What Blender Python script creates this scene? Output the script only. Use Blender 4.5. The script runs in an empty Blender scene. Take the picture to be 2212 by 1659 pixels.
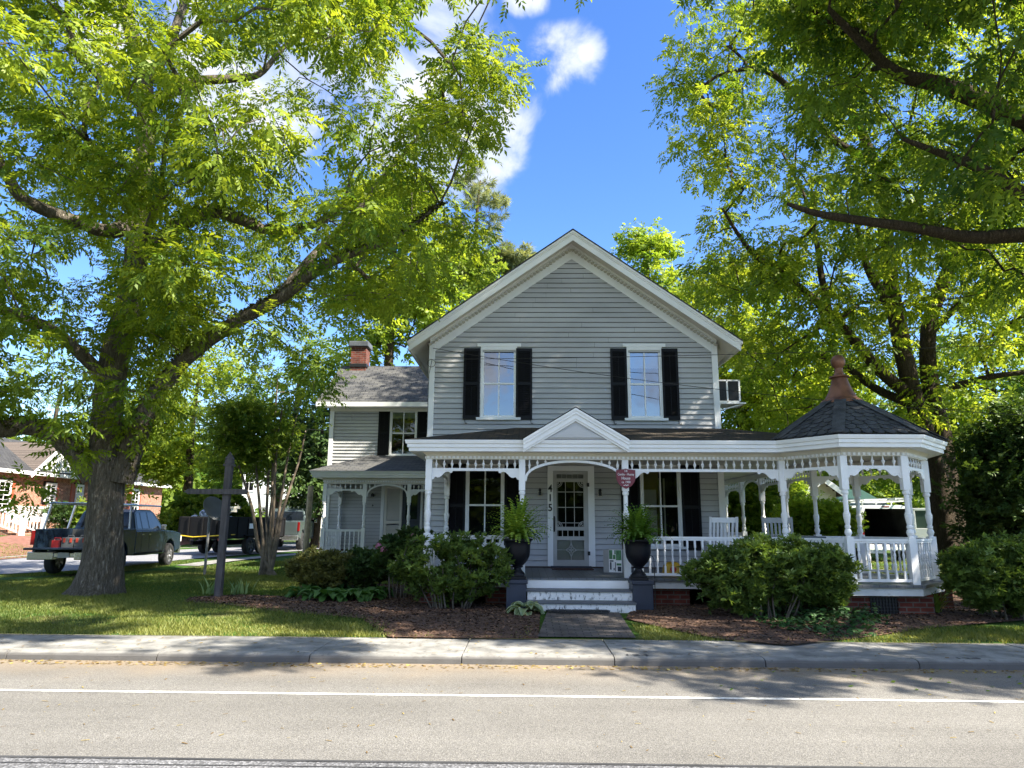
import bpy, bmesh, math, random
import numpy as np
from mathutils import Vector, Matrix
SC = bpy.context.scene
COL = SC.collection
rnd = random.Random(7)
RN = np.random.default_rng(11)
R = math.radians

# ---------------------------------------------------------------- survey: photo pixel (2212 wide) + known distance -> point in the place
F = 1500.0; EYE = 1.6
YAW, PITCH, ROLL = .02, math.atan(.2), .0065
CAMM = Matrix.Rotation(YAW, 3, 'Z') @ Matrix.Rotation(math.pi/2 + PITCH, 3, 'X') @ Matrix.Rotation(ROLL, 3, 'Z')
CAMN = np.array(CAMM)
def _ray(x, y): return CAMM @ Vector((x - 1106, -(y - 829.5), -F))
def at(x, y, Y):
    d = _ray(x, y); t = Y / d.y
    return Vector((d.x*t, Y, EYE + d.z*t))
def gz(x, y, Z):
    d = _ray(x, y); t = (Z - EYE) / d.z
    return Vector((d.x*t, d.y*t, Z))
def pj(P):
    P = np.asarray(P, dtype=float).reshape(-1, 3)
    v = (P - np.array([0, 0, EYE])) @ CAMN
    w = np.where(-v[:, 2] > .1, -v[:, 2], .1)
    return 1106 + F*v[:, 0]/w, 829.5 - F*v[:, 1]/w, -v[:, 2] > .1
def inpoly(px, py, poly):
    px = np.asarray(px); py = np.asarray(py)
    c = np.zeros(px.shape, bool); n = len(poly)
    for i in range(n):
        x0, y0 = poly[i]; x1, y1 = poly[(i+1) % n]
        if y0 == y1: continue
        k = ((y0 > py) != (y1 > py)) & (px < (x1-x0)*(py-y0)/(y1-y0) + x0)
        c ^= k
    return c
def sstep(a, b, x):
    t = np.clip((np.asarray(x, dtype=float)-a)/(b-a), 0, 1); return t*t*(3-2*t)
def gh(x, y): return .095 + .085*sstep(9.7, 11.8, y) + .10*sstep(20, 25, y) + .55*sstep(-17, -26, x)*sstep(16, 30, y)

# ---------------------------------------------------------------- objects
FR = {}
def tag(o, label=None, cat=None, group=None, kind=None):
    if label: o['label'] = label
    if cat: o['category'] = cat
    if group: o['group'] = group
    if kind: o['kind'] = kind
    return o
def thing(name, label, cat, loc=(0, 0, 0), rotz=0, group=None):
    o = bpy.data.objects.new(name, None); COL.objects.link(o)
    o.location = loc; o.rotation_euler = (0, 0, rotz); o.empty_display_size = .2
    FR[o.name] = Matrix.Translation(loc) @ Matrix.Rotation(rotz, 4, 'Z')
    return tag(o, label, cat, group)
def link(name, me, parent=None, M=None):
    """M: matrix in the parent's own frame"""
    o = bpy.data.objects.new(name, me); COL.objects.link(o)
    if parent is not None: o.parent = parent
    M = M or Matrix.Identity(4)
    o.matrix_local = M
    pf = FR.get(parent.name, Matrix.Identity(4)) if parent is not None else Matrix.Identity(4)
    FR[o.name] = pf @ M
    return o
class MB:
    def __init__(s): s.v = []; s.f = []; s.m = []
    def add(s, vs, fs, m=0):
        n = len(s.v); s.v += [tuple(p) for p in vs]; s.f += [tuple(i+n for i in f) for f in fs]; s.m += [m]*len(fs)
    def quad(s, a, b, c, d, m=0): s.add([a, b, c, d], [(0, 1, 2, 3)], m)
    def box(s, x0, x1, y0, y1, z0, z1, m=0, M=None):
        vs = [(x, y, z) for z in (z0, z1) for y in (y0, y1) for x in (x0, x1)]
        if M is not None: vs = [M @ Vector(p) for p in vs]
        s.add(vs, [(0, 2, 3, 1), (4, 5, 7, 6), (0, 1, 5, 4), (2, 6, 7, 3), (0, 4, 6, 2), (1, 3, 7, 5)], m)
    def beam(s, p, q, w, h, m=0, up=(0, 0, 1)):
        p = Vector(p); q = Vector(q); d = (q-p)
        if d.length < 1e-6: return
        L = d.length; d.normalize(); u = Vector(up)
        x = d.cross(u)
        if x.length < 1e-4: x = d.cross(Vector((0, 1, 0)))
        x.normalize(); z = x.cross(d)
        M = Matrix(((x.x, d.x, z.x, p.x), (x.y, d.y, z.y, p.y), (x.z, d.z, z.z, p.z), (0, 0, 0, 1)))
        s.box(-w/2, w/2, 0, L, -h/2, h/2, m, M)
    def prism(s, poly, d0, d1, P, m=0, sm=None):
        """poly in (u,z), extruded along d; P(u,z,d)->xyz"""
        n = len(poly)
        vs = [P(u, z, d0) for u, z in poly] + [P(u, z, d1) for u, z in poly]
        fs = [tuple(range(n)), tuple(range(2*n-1, n-1, -1))]
        s.add(vs, fs, m)
        k = len(s.v) - 2*n
        for i in range(n):
            j = (i+1) % n
            s.f.append((k+i, k+n+i, k+n+j, k+j)); s.m.append(m if sm is None else sm)
    def lathe(s, prof, seg=12, c=(0, 0, 0), m=0, sq=None, cap=True, M=None):
        vs = []; n = len(prof)
        for r, z in prof:
            for k in range(seg):
                a = 2*math.pi*(k+.5)/seg
                p = Vector((c[0]+r*math.cos(a), c[1]+r*math.sin(a), c[2]+z))
                vs.append(M @ p if M is not None else p)
        fs = []
        for i in range(n-1):
            for k in range(seg):
                l = (k+1) % seg
                fs.append((i*seg+k, i*seg+l, (i+1)*seg+l, (i+1)*seg+k))
        if cap:
            fs.append(tuple(range(seg-1, -1, -1))); fs.append(tuple((n-1)*seg+k for k in range(seg)))
        s.add(vs, fs, m)
    def tube(s, pts, rad, seg=6, m=0, wob=0., cap=True):
        pts = [Vector(p) for p in pts]; n = len(pts)
        if n < 2: return
        if not hasattr(rad, '__len__'): rad = [rad]*n
        up = Vector((.13, .31, .94)); vs = []
        for i, p in enumerate(pts):
            d = (pts[min(i+1, n-1)] - pts[max(i-1, 0)])
            if d.length < 1e-7: d = Vector((0, 0, 1))
            d.normalize(); x = d.cross(up)
            if x.length < .1: x = d.cross(Vector((1, 0, 0)))
            x.normalize(); y = d.cross(x); up = -x.cross(d) if False else up
            for k in range(seg):
                a = 2*math.pi*k/seg
                r = rad[i]*(1 + (wob*(math.sin(a*3+i*.7)+math.sin(a*5-i*.4)) if wob else 0))
                vs.append(p + x*(r*math.cos(a)) + y*(r*math.sin(a)))
        fs = [(i*seg+k, i*seg+(k+1) % seg, (i+1)*seg+(k+1) % seg, (i+1)*seg+k) for i in range(n-1) for k in range(seg)]
        if cap: fs += [tuple(range(seg-1, -1, -1)), tuple((n-1)*seg+k for k in range(seg))]
        s.add(vs, fs, m)
    def grid(s, fn, nu, nv, m=0):
        vs = [fn(i/nu, j/nv) for j in range(nv+1) for i in range(nu+1)]
        fs = [(j*(nu+1)+i, j*(nu+1)+i+1, (j+1)*(nu+1)+i+1, (j+1)*(nu+1)+i) for j in range(nv) for i in range(nu)]
        s.add(vs, fs, m)
    def mesh(s, name, mats, smooth=False, recalc=True, inv=None):
        me = bpy.data.meshes.new(name)
        vs = s.v if inv is None else [inv @ Vector(p) for p in s.v]
        me.from_pydata([tuple(p) for p in vs], [], s.f)
        if not isinstance(mats, (list, tuple)): mats = [mats]
        for m in mats: me.materials.append(m)
        if len(mats) > 1: me.polygons.foreach_set('material_index', s.m)
        if recalc:
            bm = bmesh.new(); bm.from_mesh(me); bmesh.ops.recalc_face_normals(bm, faces=bm.faces); bm.to_mesh(me); bm.free()
        if smooth:
            me.polygons.foreach_set('use_smooth', [True]*len(me.polygons))
        me.update(); return me
    def build(s, name, mats, parent=None, smooth=False, bevel=0, label=None, recalc=True, local=False, auto=False):
        """vertices are in world coordinates unless local (then in the parent's frame)"""
        inv = None
        if parent is not None and not local: inv = FR.get(parent.name, Matrix.Identity(4)).inverted()
        me = s.mesh(name, mats, smooth, recalc, inv)
        o = link(name, me, parent)
        if bevel:
            b = o.modifiers.new('bevel', 'BEVEL'); b.width = bevel; b.segments = 2; b.limit_method = 'ANGLE'; b.angle_limit = R(35)
        if auto:
            w = o.modifiers.new('es', 'EDGE_SPLIT'); w.split_angle = R(32)
        if label: o['label'] = label
        return o
def npmesh(name, co, faces, mats, tint=None, mi=None, smooth=False):
    me = bpy.data.meshes.new(name)
    n = len(co); m, k = faces.shape
    me.vertices.add(n); me.vertices.foreach_set('co', np.ascontiguousarray(co, dtype=np.float32).ravel())
    me.loops.add(m*k); me.loops.foreach_set('vertex_index', np.ascontiguousarray(faces, dtype=np.int32).ravel())
    me.polygons.add(m); me.polygons.foreach_set('loop_start', np.arange(0, m*k, k, dtype=np.int32))
    if not isinstance(mats, (list, tuple)): mats = [mats]
    for a in mats: me.materials.append(a)
    if mi is not None: me.polygons.foreach_set('material_index', np.asarray(mi, dtype=np.int32))
    if smooth: me.polygons.foreach_set('use_smooth', np.ones(m, dtype=bool))
    if tint is not None:
        a = me.attributes.new('tint', 'FLOAT', 'POINT'); a.data.foreach_set('value', np.ascontiguousarray(tint, dtype=np.float32))
    me.update(calc_edges=True)
    return me
def inst(name, me, parent, loc, rotz=0, scale=(1, 1, 1)):
    """a copy of mesh me as a child, loc in world"""
    W = Matrix.Translation(loc) @ Matrix.Rotation(rotz, 4, 'Z') @ Matrix.Diagonal((*scale, 1))
    M = FR.get(parent.name, Matrix.Identity(4)).inverted() @ W if parent is not None else W
    return link(name, me, parent, M)

# ---------------------------------------------------------------- materials
def newmat(name):
    m = bpy.data.materials.new(name); m.use_nodes = True
    nt = m.node_tree; nt.nodes.clear()
    out = nt.nodes.new('ShaderNodeOutputMaterial')
    return m, nt, out
def N(nt, t, **kw):
    n = nt.nodes.new(t)
    for k, v in kw.items():
        if k.startswith('i_'): n.inputs[k[2:].replace('_', ' ')].default_value = v
        elif k == 'ins':
            for a, b in v.items(): n.inputs[a].default_value = b
        else: setattr(n, k, v)
    return n
def ramp(nt, stops):
    r = nt.nodes.new('ShaderNodeValToRGB'); e = r.color_ramp.elements
    while len(e) < len(stops): e.new(.5)
    for q, (p, c) in zip(e, stops): q.position = p; q.color = (*c, 1) if len(c) == 3 else c
    return r
def co_obj(nt, scale=(1, 1, 1)):
    g = N(nt, 'ShaderNodeNewGeometry'); mp = N(nt, 'ShaderNodeMapping'); mp.inputs['Scale'].default_value = scale
    nt.links.new(g.outputs['Position'], mp.inputs['Vector']); return mp
def paint(name, c, rough=.5, var=.08, scale=3., bump=.0, spec=.5, c2=None, s3=(1, 1, 1), bscale=60., metal=0., dirt=None):
    m, nt, out = newmat(name); L = nt.links.new
    b = N(nt, 'ShaderNodeBsdfPrincipled'); b.inputs['Roughness'].default_value = rough; b.inputs['Metallic'].default_value = metal
    b.inputs['Specular IOR Level'].default_value = spec
    mp = co_obj(nt, s3); nz = N(nt, 'ShaderNodeTexNoise'); nz.inputs['Scale'].default_value = scale; nz.inputs['Detail'].default_value = 6
    L(mp.outputs[0], nz.inputs['Vector'])
    c2 = c2 or tuple(x*(1-2.2*var) for x in c); c1 = tuple(min(1, x*(1+var)) for x in c)
    r = ramp(nt, [(.3, c2), (.62, c1)]); L(nz.outputs['Fac'], r.inputs['Fac']); col = r.outputs['Color']
    if dirt:
        n2 = N(nt, 'ShaderNodeTexNoise'); n2.inputs['Scale'].default_value = dirt[1]; n2.inputs['Detail'].default_value = 8; n2.inputs['Roughness'].default_value = .7
        L(mp.outputs[0], n2.inputs['Vector'])
        r2 = ramp(nt, [(dirt[2], (0, 0, 0)), (dirt[2]+.12, (1, 1, 1))]); L(n2.outputs['Fac'], r2.inputs['Fac'])
        mx = N(nt, 'ShaderNodeMixRGB'); mx.inputs['Color2'].default_value = (*dirt[0], 1)
        L(r2.outputs['Color'], mx.inputs['Fac']); L(col, mx.inputs['Color1']); col = mx.outputs['Color']
    L(col, b.inputs['Base Color'])
    if bump:
        n3 = N(nt, 'ShaderNodeTexNoise'); n3.inputs['Scale'].default_value = bscale; n3.inputs['Detail'].default_value = 5
        L(mp.outputs[0], n3.inputs['Vector'])
        bp = N(nt, 'ShaderNodeBump'); bp.inputs['Strength'].default_value = bump; bp.inputs['Distance'].default_value = .02
        L(n3.outputs['Fac'], bp.inputs['Height']); L(bp.outputs[0], b.inputs['Normal'])
    L(b.outputs[0], out.inputs[0]); return m
def leafmat(name, lo, hi, tr=None, gloss=.12, k=.5):
    m, nt, out = newmat(name); L = nt.links.new
    a = N(nt, 'ShaderNodeAttribute', attribute_name='tint')
    r = ramp(nt, [(0, lo), (1, hi)]); L(a.outputs['Fac'], r.inputs['Fac'])
    d = N(nt, 'ShaderNodeBsdfDiffuse'); L(r.outputs['Color'], d.inputs['Color'])
    t = N(nt, 'ShaderNodeBsdfTranslucent')
    tr = tr or (tuple(min(1, x*f) for x, f in zip(lo, (1.9, 1.7, .8))), tuple(min(1, x*f) for x, f in zip(hi, (1.9, 1.7, .8))))
    r2 = ramp(nt, [(0, tr[0]), (1, tr[1])]); L(a.outputs['Fac'], r2.inputs['Fac']); L(r2.outputs['Color'], t.inputs['Color'])
    mx = N(nt, 'ShaderNodeMixShader'); mx.inputs[0].default_value = k; L(d.outputs[0], mx.inputs[1]); L(t.outputs[0], mx.inputs[2])
    g = N(nt, 'ShaderNodeBsdfGlossy'); g.inputs['Roughness'].default_value = .5; g.inputs['Color'].default_value = (.7, .75, .6, 1)
    fr = N(nt, 'ShaderNodeFresnel'); fr.inputs['IOR'].default_value = 1.35
    mt = N(nt, 'ShaderNodeMath', operation='MINIMUM'); mt.inputs[1].default_value = gloss*.5; L(fr.outputs[0], mt.inputs[0])
    m2 = N(nt, 'ShaderNodeMixShader'); L(mt.outputs[0], m2.inputs[0]); L(mx.outputs[0], m2.inputs[1]); L(g.outputs[0], m2.inputs[2])
    L(m2.outputs[0], out.inputs[0]); return m
def glassmat(name, tint, refl, rough=.02, trans=0.):
    """window glass: part mirror, part see-through"""
    m, nt, out = newmat(name); L = nt.links.new
    g = N(nt, 'ShaderNodeBsdfGlossy'); g.inputs['Roughness'].default_value = rough
    t = N(nt, 'ShaderNodeBsdfTransparent'); t.inputs['Color'].default_value = (*tint, 1)
    mp = co_obj(nt); nz = N(nt, 'ShaderNodeTexNoise'); nz.inputs['Scale'].default_value = 2.2
    L(mp.outputs[0], nz.inputs['Vector']); bp = N(nt, 'ShaderNodeBump'); bp.inputs['Strength'].default_value = .12; bp.inputs['Distance'].default_value = .02
    L(nz.outputs['Fac'], bp.inputs['Height']); L(bp.outputs[0], g.inputs['Normal'])
    fr = N(nt, 'ShaderNodeFresnel'); fr.inputs['IOR'].default_value = 1.5
    ad = N(nt, 'ShaderNodeMath', operation='ADD', use_clamp=True); ad.inputs[1].default_value = refl; L(fr.outputs[0], ad.inputs[0])
    mx = N(nt, 'ShaderNodeMixShader'); L(ad.outputs[0], mx.inputs[0]); L(t.outputs[0], mx.inputs[1]); L(g.outputs[0], mx.inputs[2])
    L(mx.outputs[0], out.inputs[0]); return m
def brickmat(name, c1, c2, mortar, sx=.22, sz=.075, ms=.01, vert=True, rough=.85, rot=0., bumpd=.006):
    m, nt, out = newmat(name); L = nt.links.new
    b = N(nt, 'ShaderNodeBsdfPrincipled'); b.inputs['Roughness'].default_value = rough; b.inputs['Specular IOR Level'].default_value = .25
    g = N(nt, 'ShaderNodeNewGeometry'); s = N(nt, 'ShaderNodeSeparateXYZ'); L(g.outputs['Position'], s.inputs[0])
    c = N(nt, 'ShaderNodeCombineXYZ')
    if vert:
        ad = N(nt, 'ShaderNodeMath', operation='ADD'); L(s.outputs[0], ad.inputs[0]); L(s.outputs[1], ad.inputs[1])
        L(ad.outputs[0], c.inputs[0]); L(s.outputs[2], c.inputs[1])
    else: L(s.outputs[0], c.inputs[0]); L(s.outputs[1], c.inputs[1])
    bt = N(nt, 'ShaderNodeTexBrick'); bt.inputs['Scale'].default_value = 1
    bt.inputs['Brick Width'].default_value = sx; bt.inputs['Row Height'].default_value = sz; bt.inputs['Mortar Size'].default_value = ms
    bt.inputs['Color1'].default_value = (*c1, 1); bt.inputs['Color2'].default_value = (*c2, 1); bt.inputs['Mortar'].default_value = (*mortar, 1)
    mp = N(nt, 'ShaderNodeMapping'); mp.inputs['Rotation'].default_value = (0, 0, rot); L(c.outputs[0], mp.inputs['Vector'])
    L(mp.outputs[0], bt.inputs['Vector'])
    nz = N(nt, 'ShaderNodeTexNoise'); nz.inputs['Scale'].default_value = 5; nz.inputs['Detail'].default_value = 6; L(g.outputs['Position'], nz.inputs['Vector'])
    r = ramp(nt, [(.3, (.55, .55, .55)), (.7, (1.15, 1.15, 1.15))]); L(nz.outputs['Fac'], r.inputs['Fac'])
    mx = N(nt, 'ShaderNodeMixRGB', blend_type='MULTIPLY'); mx.inputs[0].default_value = 1; L(bt.outputs['Color'], mx.inputs[1]); L(r.outputs['Color'], mx.inputs[2])
    L(mx.outputs[0], b.inputs['Base Color'])
    bp = N(nt, 'ShaderNodeBump', invert=True); bp.inputs['Strength'].default_value = .8; bp.inputs['Distance'].default_value = bumpd; L(bt.outputs['Fac'], bp.inputs['Height']); L(bp.outputs[0], b.inputs['Normal'])
    L(b.outputs[0], out.inputs[0]); return m
def asphalt(name, base, c2, light, patch=(.0, .0), speck=180., bump=.6, tan=None):
    m, nt, out = newmat(name); L = nt.links.new
    b = N(nt, 'ShaderNodeBsdfPrincipled'); b.inputs['Roughness'].default_value = .85; b.inputs['Specular IOR Level'].default_value = .3
    g = N(nt, 'ShaderNodeNewGeometry')
    n1 = N(nt, 'ShaderNodeTexNoise'); n1.inputs['Scale'].default_value = .7; n1.inputs['Detail'].default_value = 7
    v = N(nt, 'ShaderNodeTexVoronoi'); v.inputs['Scale'].default_value = speck
    L(g.outputs['Position'], n1.inputs['Vector']); L(g.outputs['Position'], v.inputs['Vector'])
    mps = N(nt, 'ShaderNodeMapping'); mps.inputs['Scale'].default_value = (.12, 2.2, 1); L(g.outputs['Position'], mps.inputs['Vector'])
    ns = N(nt, 'ShaderNodeTexNoise'); ns.inputs['Scale'].default_value = 1; ns.inputs['Detail'].default_value = 6; L(mps.outputs[0], ns.inputs['Vector'])
    av = N(nt, 'ShaderNodeMixRGB'); av.inputs[0].default_value = .5; L(n1.outputs['Fac'], av.inputs[1]); L(ns.outputs['Fac'], av.inputs[2])
    r1 = ramp(nt, [(.36, c2), (.64, base)]); L(av.outputs[0], r1.inputs['Fac'])
    hs = N(nt, 'ShaderNodeSeparateColor'); L(v.outputs['Color'], hs.inputs[0])
    r2 = ramp(nt, [(0, (.55, .55, .55)), (.6, (1, 1, 1)), (.9, light)]); L(hs.outputs[0], r2.inputs['Fac'])
    mx = N(nt, 'ShaderNodeMixRGB', blend_type='MULTIPLY'); mx.inputs[0].default_value = 1; L(r1.outputs['Color'], mx.inputs[1]); L(r2.outputs['Color'], mx.inputs[2])
    col = mx.outputs[0]
    if tan:   # sandy strip washed against the kerb: (colour, y0, y1)
        s = N(nt, 'ShaderNodeSeparateXYZ'); L(g.outputs['Position'], s.inputs[0])
        n2 = N(nt, 'ShaderNodeTexNoise'); n2.inputs['Scale'].default_value = 1.3; n2.inputs['Detail'].default_value = 8; L(g.outputs['Position'], n2.inputs['Vector'])
        ma = N(nt, 'ShaderNodeMath', operation='MULTIPLY_ADD'); ma.inputs[1].default_value = 1.0; L(n2.outputs['Fac'], ma.inputs[0]); L(s.outputs[1], ma.inputs[2])
        r3 = N(nt, 'ShaderNodeMapRange'); r3.inputs['From Min'].default_value = tan[1]; r3.inputs['From Max'].default_value = tan[2]
        L(ma.outputs[0], r3.inputs['Value'])
        pw = N(nt, 'ShaderNodeMath', operation='POWER'); pw.inputs[1].default_value = 1.8; L(r3.outputs[0], pw.inputs[0])
        ms = N(nt, 'ShaderNodeMath', operation='MULTIPLY'); ms.inputs[1].default_value = .8; L(pw.outputs[0], ms.inputs[0])
        m2 = N(nt, 'ShaderNodeMixRGB'); m2.inputs['Color2'].default_value = (*tan[0], 1); L(ms.outputs[0], m2.inputs['Fac']); L(col, m2.inputs['Color1']); col = m2.outputs[0]
    L(col, b.inputs['Base Color'])
    bp = N(nt, 'ShaderNodeBump'); bp.inputs['Strength'].default_value = bump; bp.inputs['Distance'].default_value = .004; L(v.outputs['Distance'], bp.inputs['Height']); L(bp.outputs[0], b.inputs['Normal'])
    L(b.outputs[0], out.inputs[0]); return m
def shingle(name, c1, c2, dark, row=.14, w=.3, xz=False, yflip=False):
    m, nt, out = newmat(name); L = nt.links.new
    b = N(nt, 'ShaderNodeBsdfPrincipled'); b.inputs['Roughness'].default_value = .9; b.inputs['Specular IOR Level'].default_value = .2
    g = N(nt, 'ShaderNodeNewGeometry'); s = N(nt, 'ShaderNodeSeparateXYZ'); L(g.outputs['Position'], s.inputs[0])
    c = N(nt, 'ShaderNodeCombineXYZ')
    L(s.outputs[1 if yflip else 0], c.inputs[0]); L(s.outputs[2 if xz else 1], c.inputs[1])
    bt = N(nt, 'ShaderNodeTexBrick'); bt.inputs['Scale'].default_value = 1; bt.inputs['Brick Width'].default_value = w; bt.inputs['Row Height'].default_value = row
    bt.inputs['Mortar Size'].default_value = row*.09; bt.inputs['Mortar Smooth'].default_value = .3
    bt.inputs['Color1'].default_value = (*c1, 1); bt.inputs['Color2'].default_value = (*c2, 1); bt.inputs['Mortar'].default_value = (*dark, 1)
    L(c.outputs[0], bt.inputs['Vector'])
    nz = N(nt, 'ShaderNodeTexNoise'); nz.inputs['Scale'].default_value = 40; nz.inputs['Detail'].default_value = 3; L(g.outputs['Position'], nz.inputs['Vector'])
    r = ramp(nt, [(.3, (.7, .7, .7)), (.7, (1.25, 1.25, 1.25))]); L(nz.outputs['Fac'], r.inputs['Fac'])
    mx = N(nt, 'ShaderNodeMixRGB', blend_type='MULTIPLY'); mx.inputs[0].default_value = 1; L(bt.outputs['Color'], mx.inputs[1]); L(r.outputs['Color'], mx.inputs[2])
    L(mx.outputs[0], b.inputs['Base Color'])
    bp = N(nt, 'ShaderNodeBump', invert=True); bp.inputs['Strength'].default_value = .7; bp.inputs['Distance'].default_value = .012; L(bt.outputs['Fac'], bp.inputs['Height']); L(bp.outputs[0], b.inputs['Normal'])
    L(b.outputs[0], out.inputs[0]); return m
def barkmat(name, lo, hi, sc=9., moss=None):
    m, nt, out = newmat(name); L = nt.links.new
    b = N(nt, 'ShaderNodeBsdfPrincipled'); b.inputs['Roughness'].default_value = .95; b.inputs['Specular IOR Level'].default_value = .15
    mp = co_obj(nt, (1, 1, .13)); nz = N(nt, 'ShaderNodeTexNoise'); nz.inputs['Scale'].default_value = sc*2.2; nz.inputs['Detail'].default_value = 8; nz.inputs['Roughness'].default_value = .65
    L(mp.outputs[0], nz.inputs['Vector'])
    v = N(nt, 'ShaderNodeTexVoronoi', feature='DISTANCE_TO_EDGE'); v.inputs['Scale'].default_value = sc*2.6
    mxv = N(nt, 'ShaderNodeMixRGB'); mxv.inputs[0].default_value = .22; L(mp.outputs[0], mxv.inputs[1]); L(nz.outputs['Color'], mxv.inputs[2]); L(mxv.outputs[0], v.inputs['Vector'])
    r = ramp(nt, [(.25, lo), (.7, hi)]); L(nz.outputs['Fac'], r.inputs['Fac'])
    r2 = ramp(nt, [(0, (.38, .35, .32)), (.3, (1, 1, 1))]); L(v.outputs['Distance'], r2.inputs['Fac'])
    mx = N(nt, 'ShaderNodeMixRGB', blend_type='MULTIPLY'); mx.inputs[0].default_value = .85; L(r.outputs['Color'], mx.inputs[1]); L(r2.outputs['Color'], mx.inputs[2])
    L(mx.outputs[0], b.inputs['Base Color'])
    ad = N(nt, 'ShaderNodeMath', operation='ADD'); L(nz.outputs['Fac'], ad.inputs[0]); L(r2.outputs['Color'], ad.inputs[1])
    bp = N(nt, 'ShaderNodeBump'); bp.inputs['Strength'].default_value = 1; bp.inputs['Distance'].default_value = .03; L(ad.outputs[0], bp.inputs['Height']); L(bp.outputs[0], b.inputs['Normal'])
    L(b.outputs[0], out.inputs[0]); return m

WHITE = paint('white_paint', (.84, .84, .83), .45, .03, 2., .12, bscale=30)
CREAM = paint('cream_paint', (.72, .68, .60), .5, .04, 2.)
SIDING = paint('grey_clapboard_paint', (.475, .475, .478), .55, .08, 1.3, .15, bscale=25, s3=(.4, 1, 1))
BLACKP = paint('black_shutter_paint', (.006, .006, .008), .5, .1, spec=.2)
LAPSHADE = paint('painted_lap_shade', (.13, .13, .13), .8, .2, 6)  # lap shadow painted as a dark strip along each board's lower edge
NAVY = paint('slate_blue_paint', (.025, .034, .058), .45, .1)
DECK = paint('grey_deck_paint', (.10, .11, .125), .5, .12, 2., dirt=((.06, .05, .04), 3, .6))
GREYDOOR = paint('grey_door_paint', (.42, .415, .40), .45, .05)
STEPW = paint('stained_white_riser', (.76, .76, .74), .6, .03, 3, dirt=((.05, .055, .05), 16., .53), s3=(1.2, 1, .45))
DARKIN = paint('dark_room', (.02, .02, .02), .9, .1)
YELLIN = paint('ochre_room_wall', (.40, .34, .10), .8, .05)
WALLIN = paint('cream_room_door', (.70, .66, .52), .6, .03)
CURT = paint('white_blind', (.75, .76, .78), .7, .02)
SKYGLASS = glassmat('upstairs_glass', (.6, .65, .7), .26)
DARKGLASS = glassmat('porch_glass', (.6, .62, .6), -.022)
MIDGLASS = glassmat('side_glass', (.5, .55, .52), .08)
BRICK = brickmat('red_brick', (.20, .05, .032), (.13, .034, .024), (.16, .13, .11))
BRICKH = brickmat('orange_brick', (.42, .16, .085), (.30, .10, .06), (.42, .36, .30))
PAVER = brickmat('paver_path', (.17, .145, .13), (.13, .11, .10), (.06, .055, .05), sx=.2, sz=.1, ms=.008, vert=False)
DRIVEBR = brickmat('red_drive', (.30, .13, .09), (.24, .10, .07), (.2, .15, .12), sx=.2, sz=.1, ms=.008, vert=False)
SHING = shingle('charcoal_shingle', (.075, .075, .075), (.05, .05, .053), (.018, .018, .02))
SHINGY = shingle('charcoal_shingle_wing', (.12, .118, .11), (.075, .076, .078), (.03, .03, .03), row=.125)
SHINGP = shingle('brown_black_shingle', (.075, .058, .042), (.04, .036, .032), (.012, .011, .01), row=.13, w=.25)
TAB = paint('slate_grey_tab', (.062, .064, .068), .9, .25, 6, .4, bscale=90)
COPPER = paint('weathered_copper', (.23, .105, .06), .5, .15, 5, metal=.4, c2=(.12, .05, .03))
IRON = paint('black_iron', (.01, .01, .012), .5, .1)
URN = paint('black_resin_urn', (.005, .006, .010), .45, .1, spec=.3)
BARK = barkmat('pecan_bark', (.10, .088, .07), (.38, .335, .275))
BARK2 = barkmat('brown_bark', (.065, .05, .036), (.20, .155, .11), 12.)
BARKS = paint('smooth_tan_bark', (.16, .125, .09), .8, .2, 8)
TWIG = paint('twig_bark', (.10, .085, .065), .9, .2, 8)
# ================================================================ ground
def soilmat():
    m, nt, out = newmat('lawn_soil'); L = nt.links.new
    b = N(nt, 'ShaderNodeBsdfPrincipled'); b.inputs['Roughness'].default_value = 1; b.inputs['Specular IOR Level'].default_value = .1
    mp = co_obj(nt); n1 = N(nt, 'ShaderNodeTexNoise'); n1.inputs['Scale'].default_value = .8; n1.inputs['Detail'].default_value = 9
    n2 = N(nt, 'ShaderNodeTexNoise'); n2.inputs['Scale'].default_value = 45; n2.inputs['Detail'].default_value = 5
    L(mp.outputs[0], n1.inputs['Vector']); L(mp.outputs[0], n2.inputs['Vector'])
    r = ramp(nt, [(.36, (.10, .10, .035)), (.5, (.055, .11, .02)), (.66, (.05, .12, .018))]); L(n1.outputs['Fac'], r.inputs['Fac'])
    r2 = ramp(nt, [(.3, (.45, .45, .45)), (.7, (1.3, 1.3, 1.3))]); L(n2.outputs['Fac'], r2.inputs['Fac'])
    mx = N(nt, 'ShaderNodeMixRGB', blend_type='MULTIPLY'); mx.inputs[0].default_value = 1; L(r.outputs[0], mx.inputs[1]); L(r2.outputs[0], mx.inputs[2])
    L(mx.outputs[0], b.inputs['Base Color'])
    bp = N(nt, 'ShaderNodeBump'); bp.inputs['Strength'].default_value = .8; bp.inputs['Distance'].default_value = .03; L(n2.outputs['Fac'], bp.inputs['Height']); L(bp.outputs[0], b.inputs['Normal'])
    L(b.outputs[0], out.inputs[0]); return m
SOIL = soilmat()
MULCHM = paint('mulch_soil', (.10, .055, .035), 1, .3, 30, .8, c2=(.03, .016, .011), bscale=80)
CONC = paint('old_concrete', (.26, .252, .235), .9, .12, 3.5, .4, c2=(.13, .127, .118), bscale=150, dirt=((.10, .095, .085), 9., .56))
KERBM = paint('kerb_concrete', (.27, .262, .242), .9, .1, 4, .35, c2=(.16, .152, .14), bscale=120, dirt=((.11, .10, .09), 18., .56))
ASPH = asphalt('road_asphalt', (.190, .181, .166), (.140, .133, .122), (1.5, 1.5, 1.5), tan=((.27, .205, .135), 7.75, 9.0))
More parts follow.
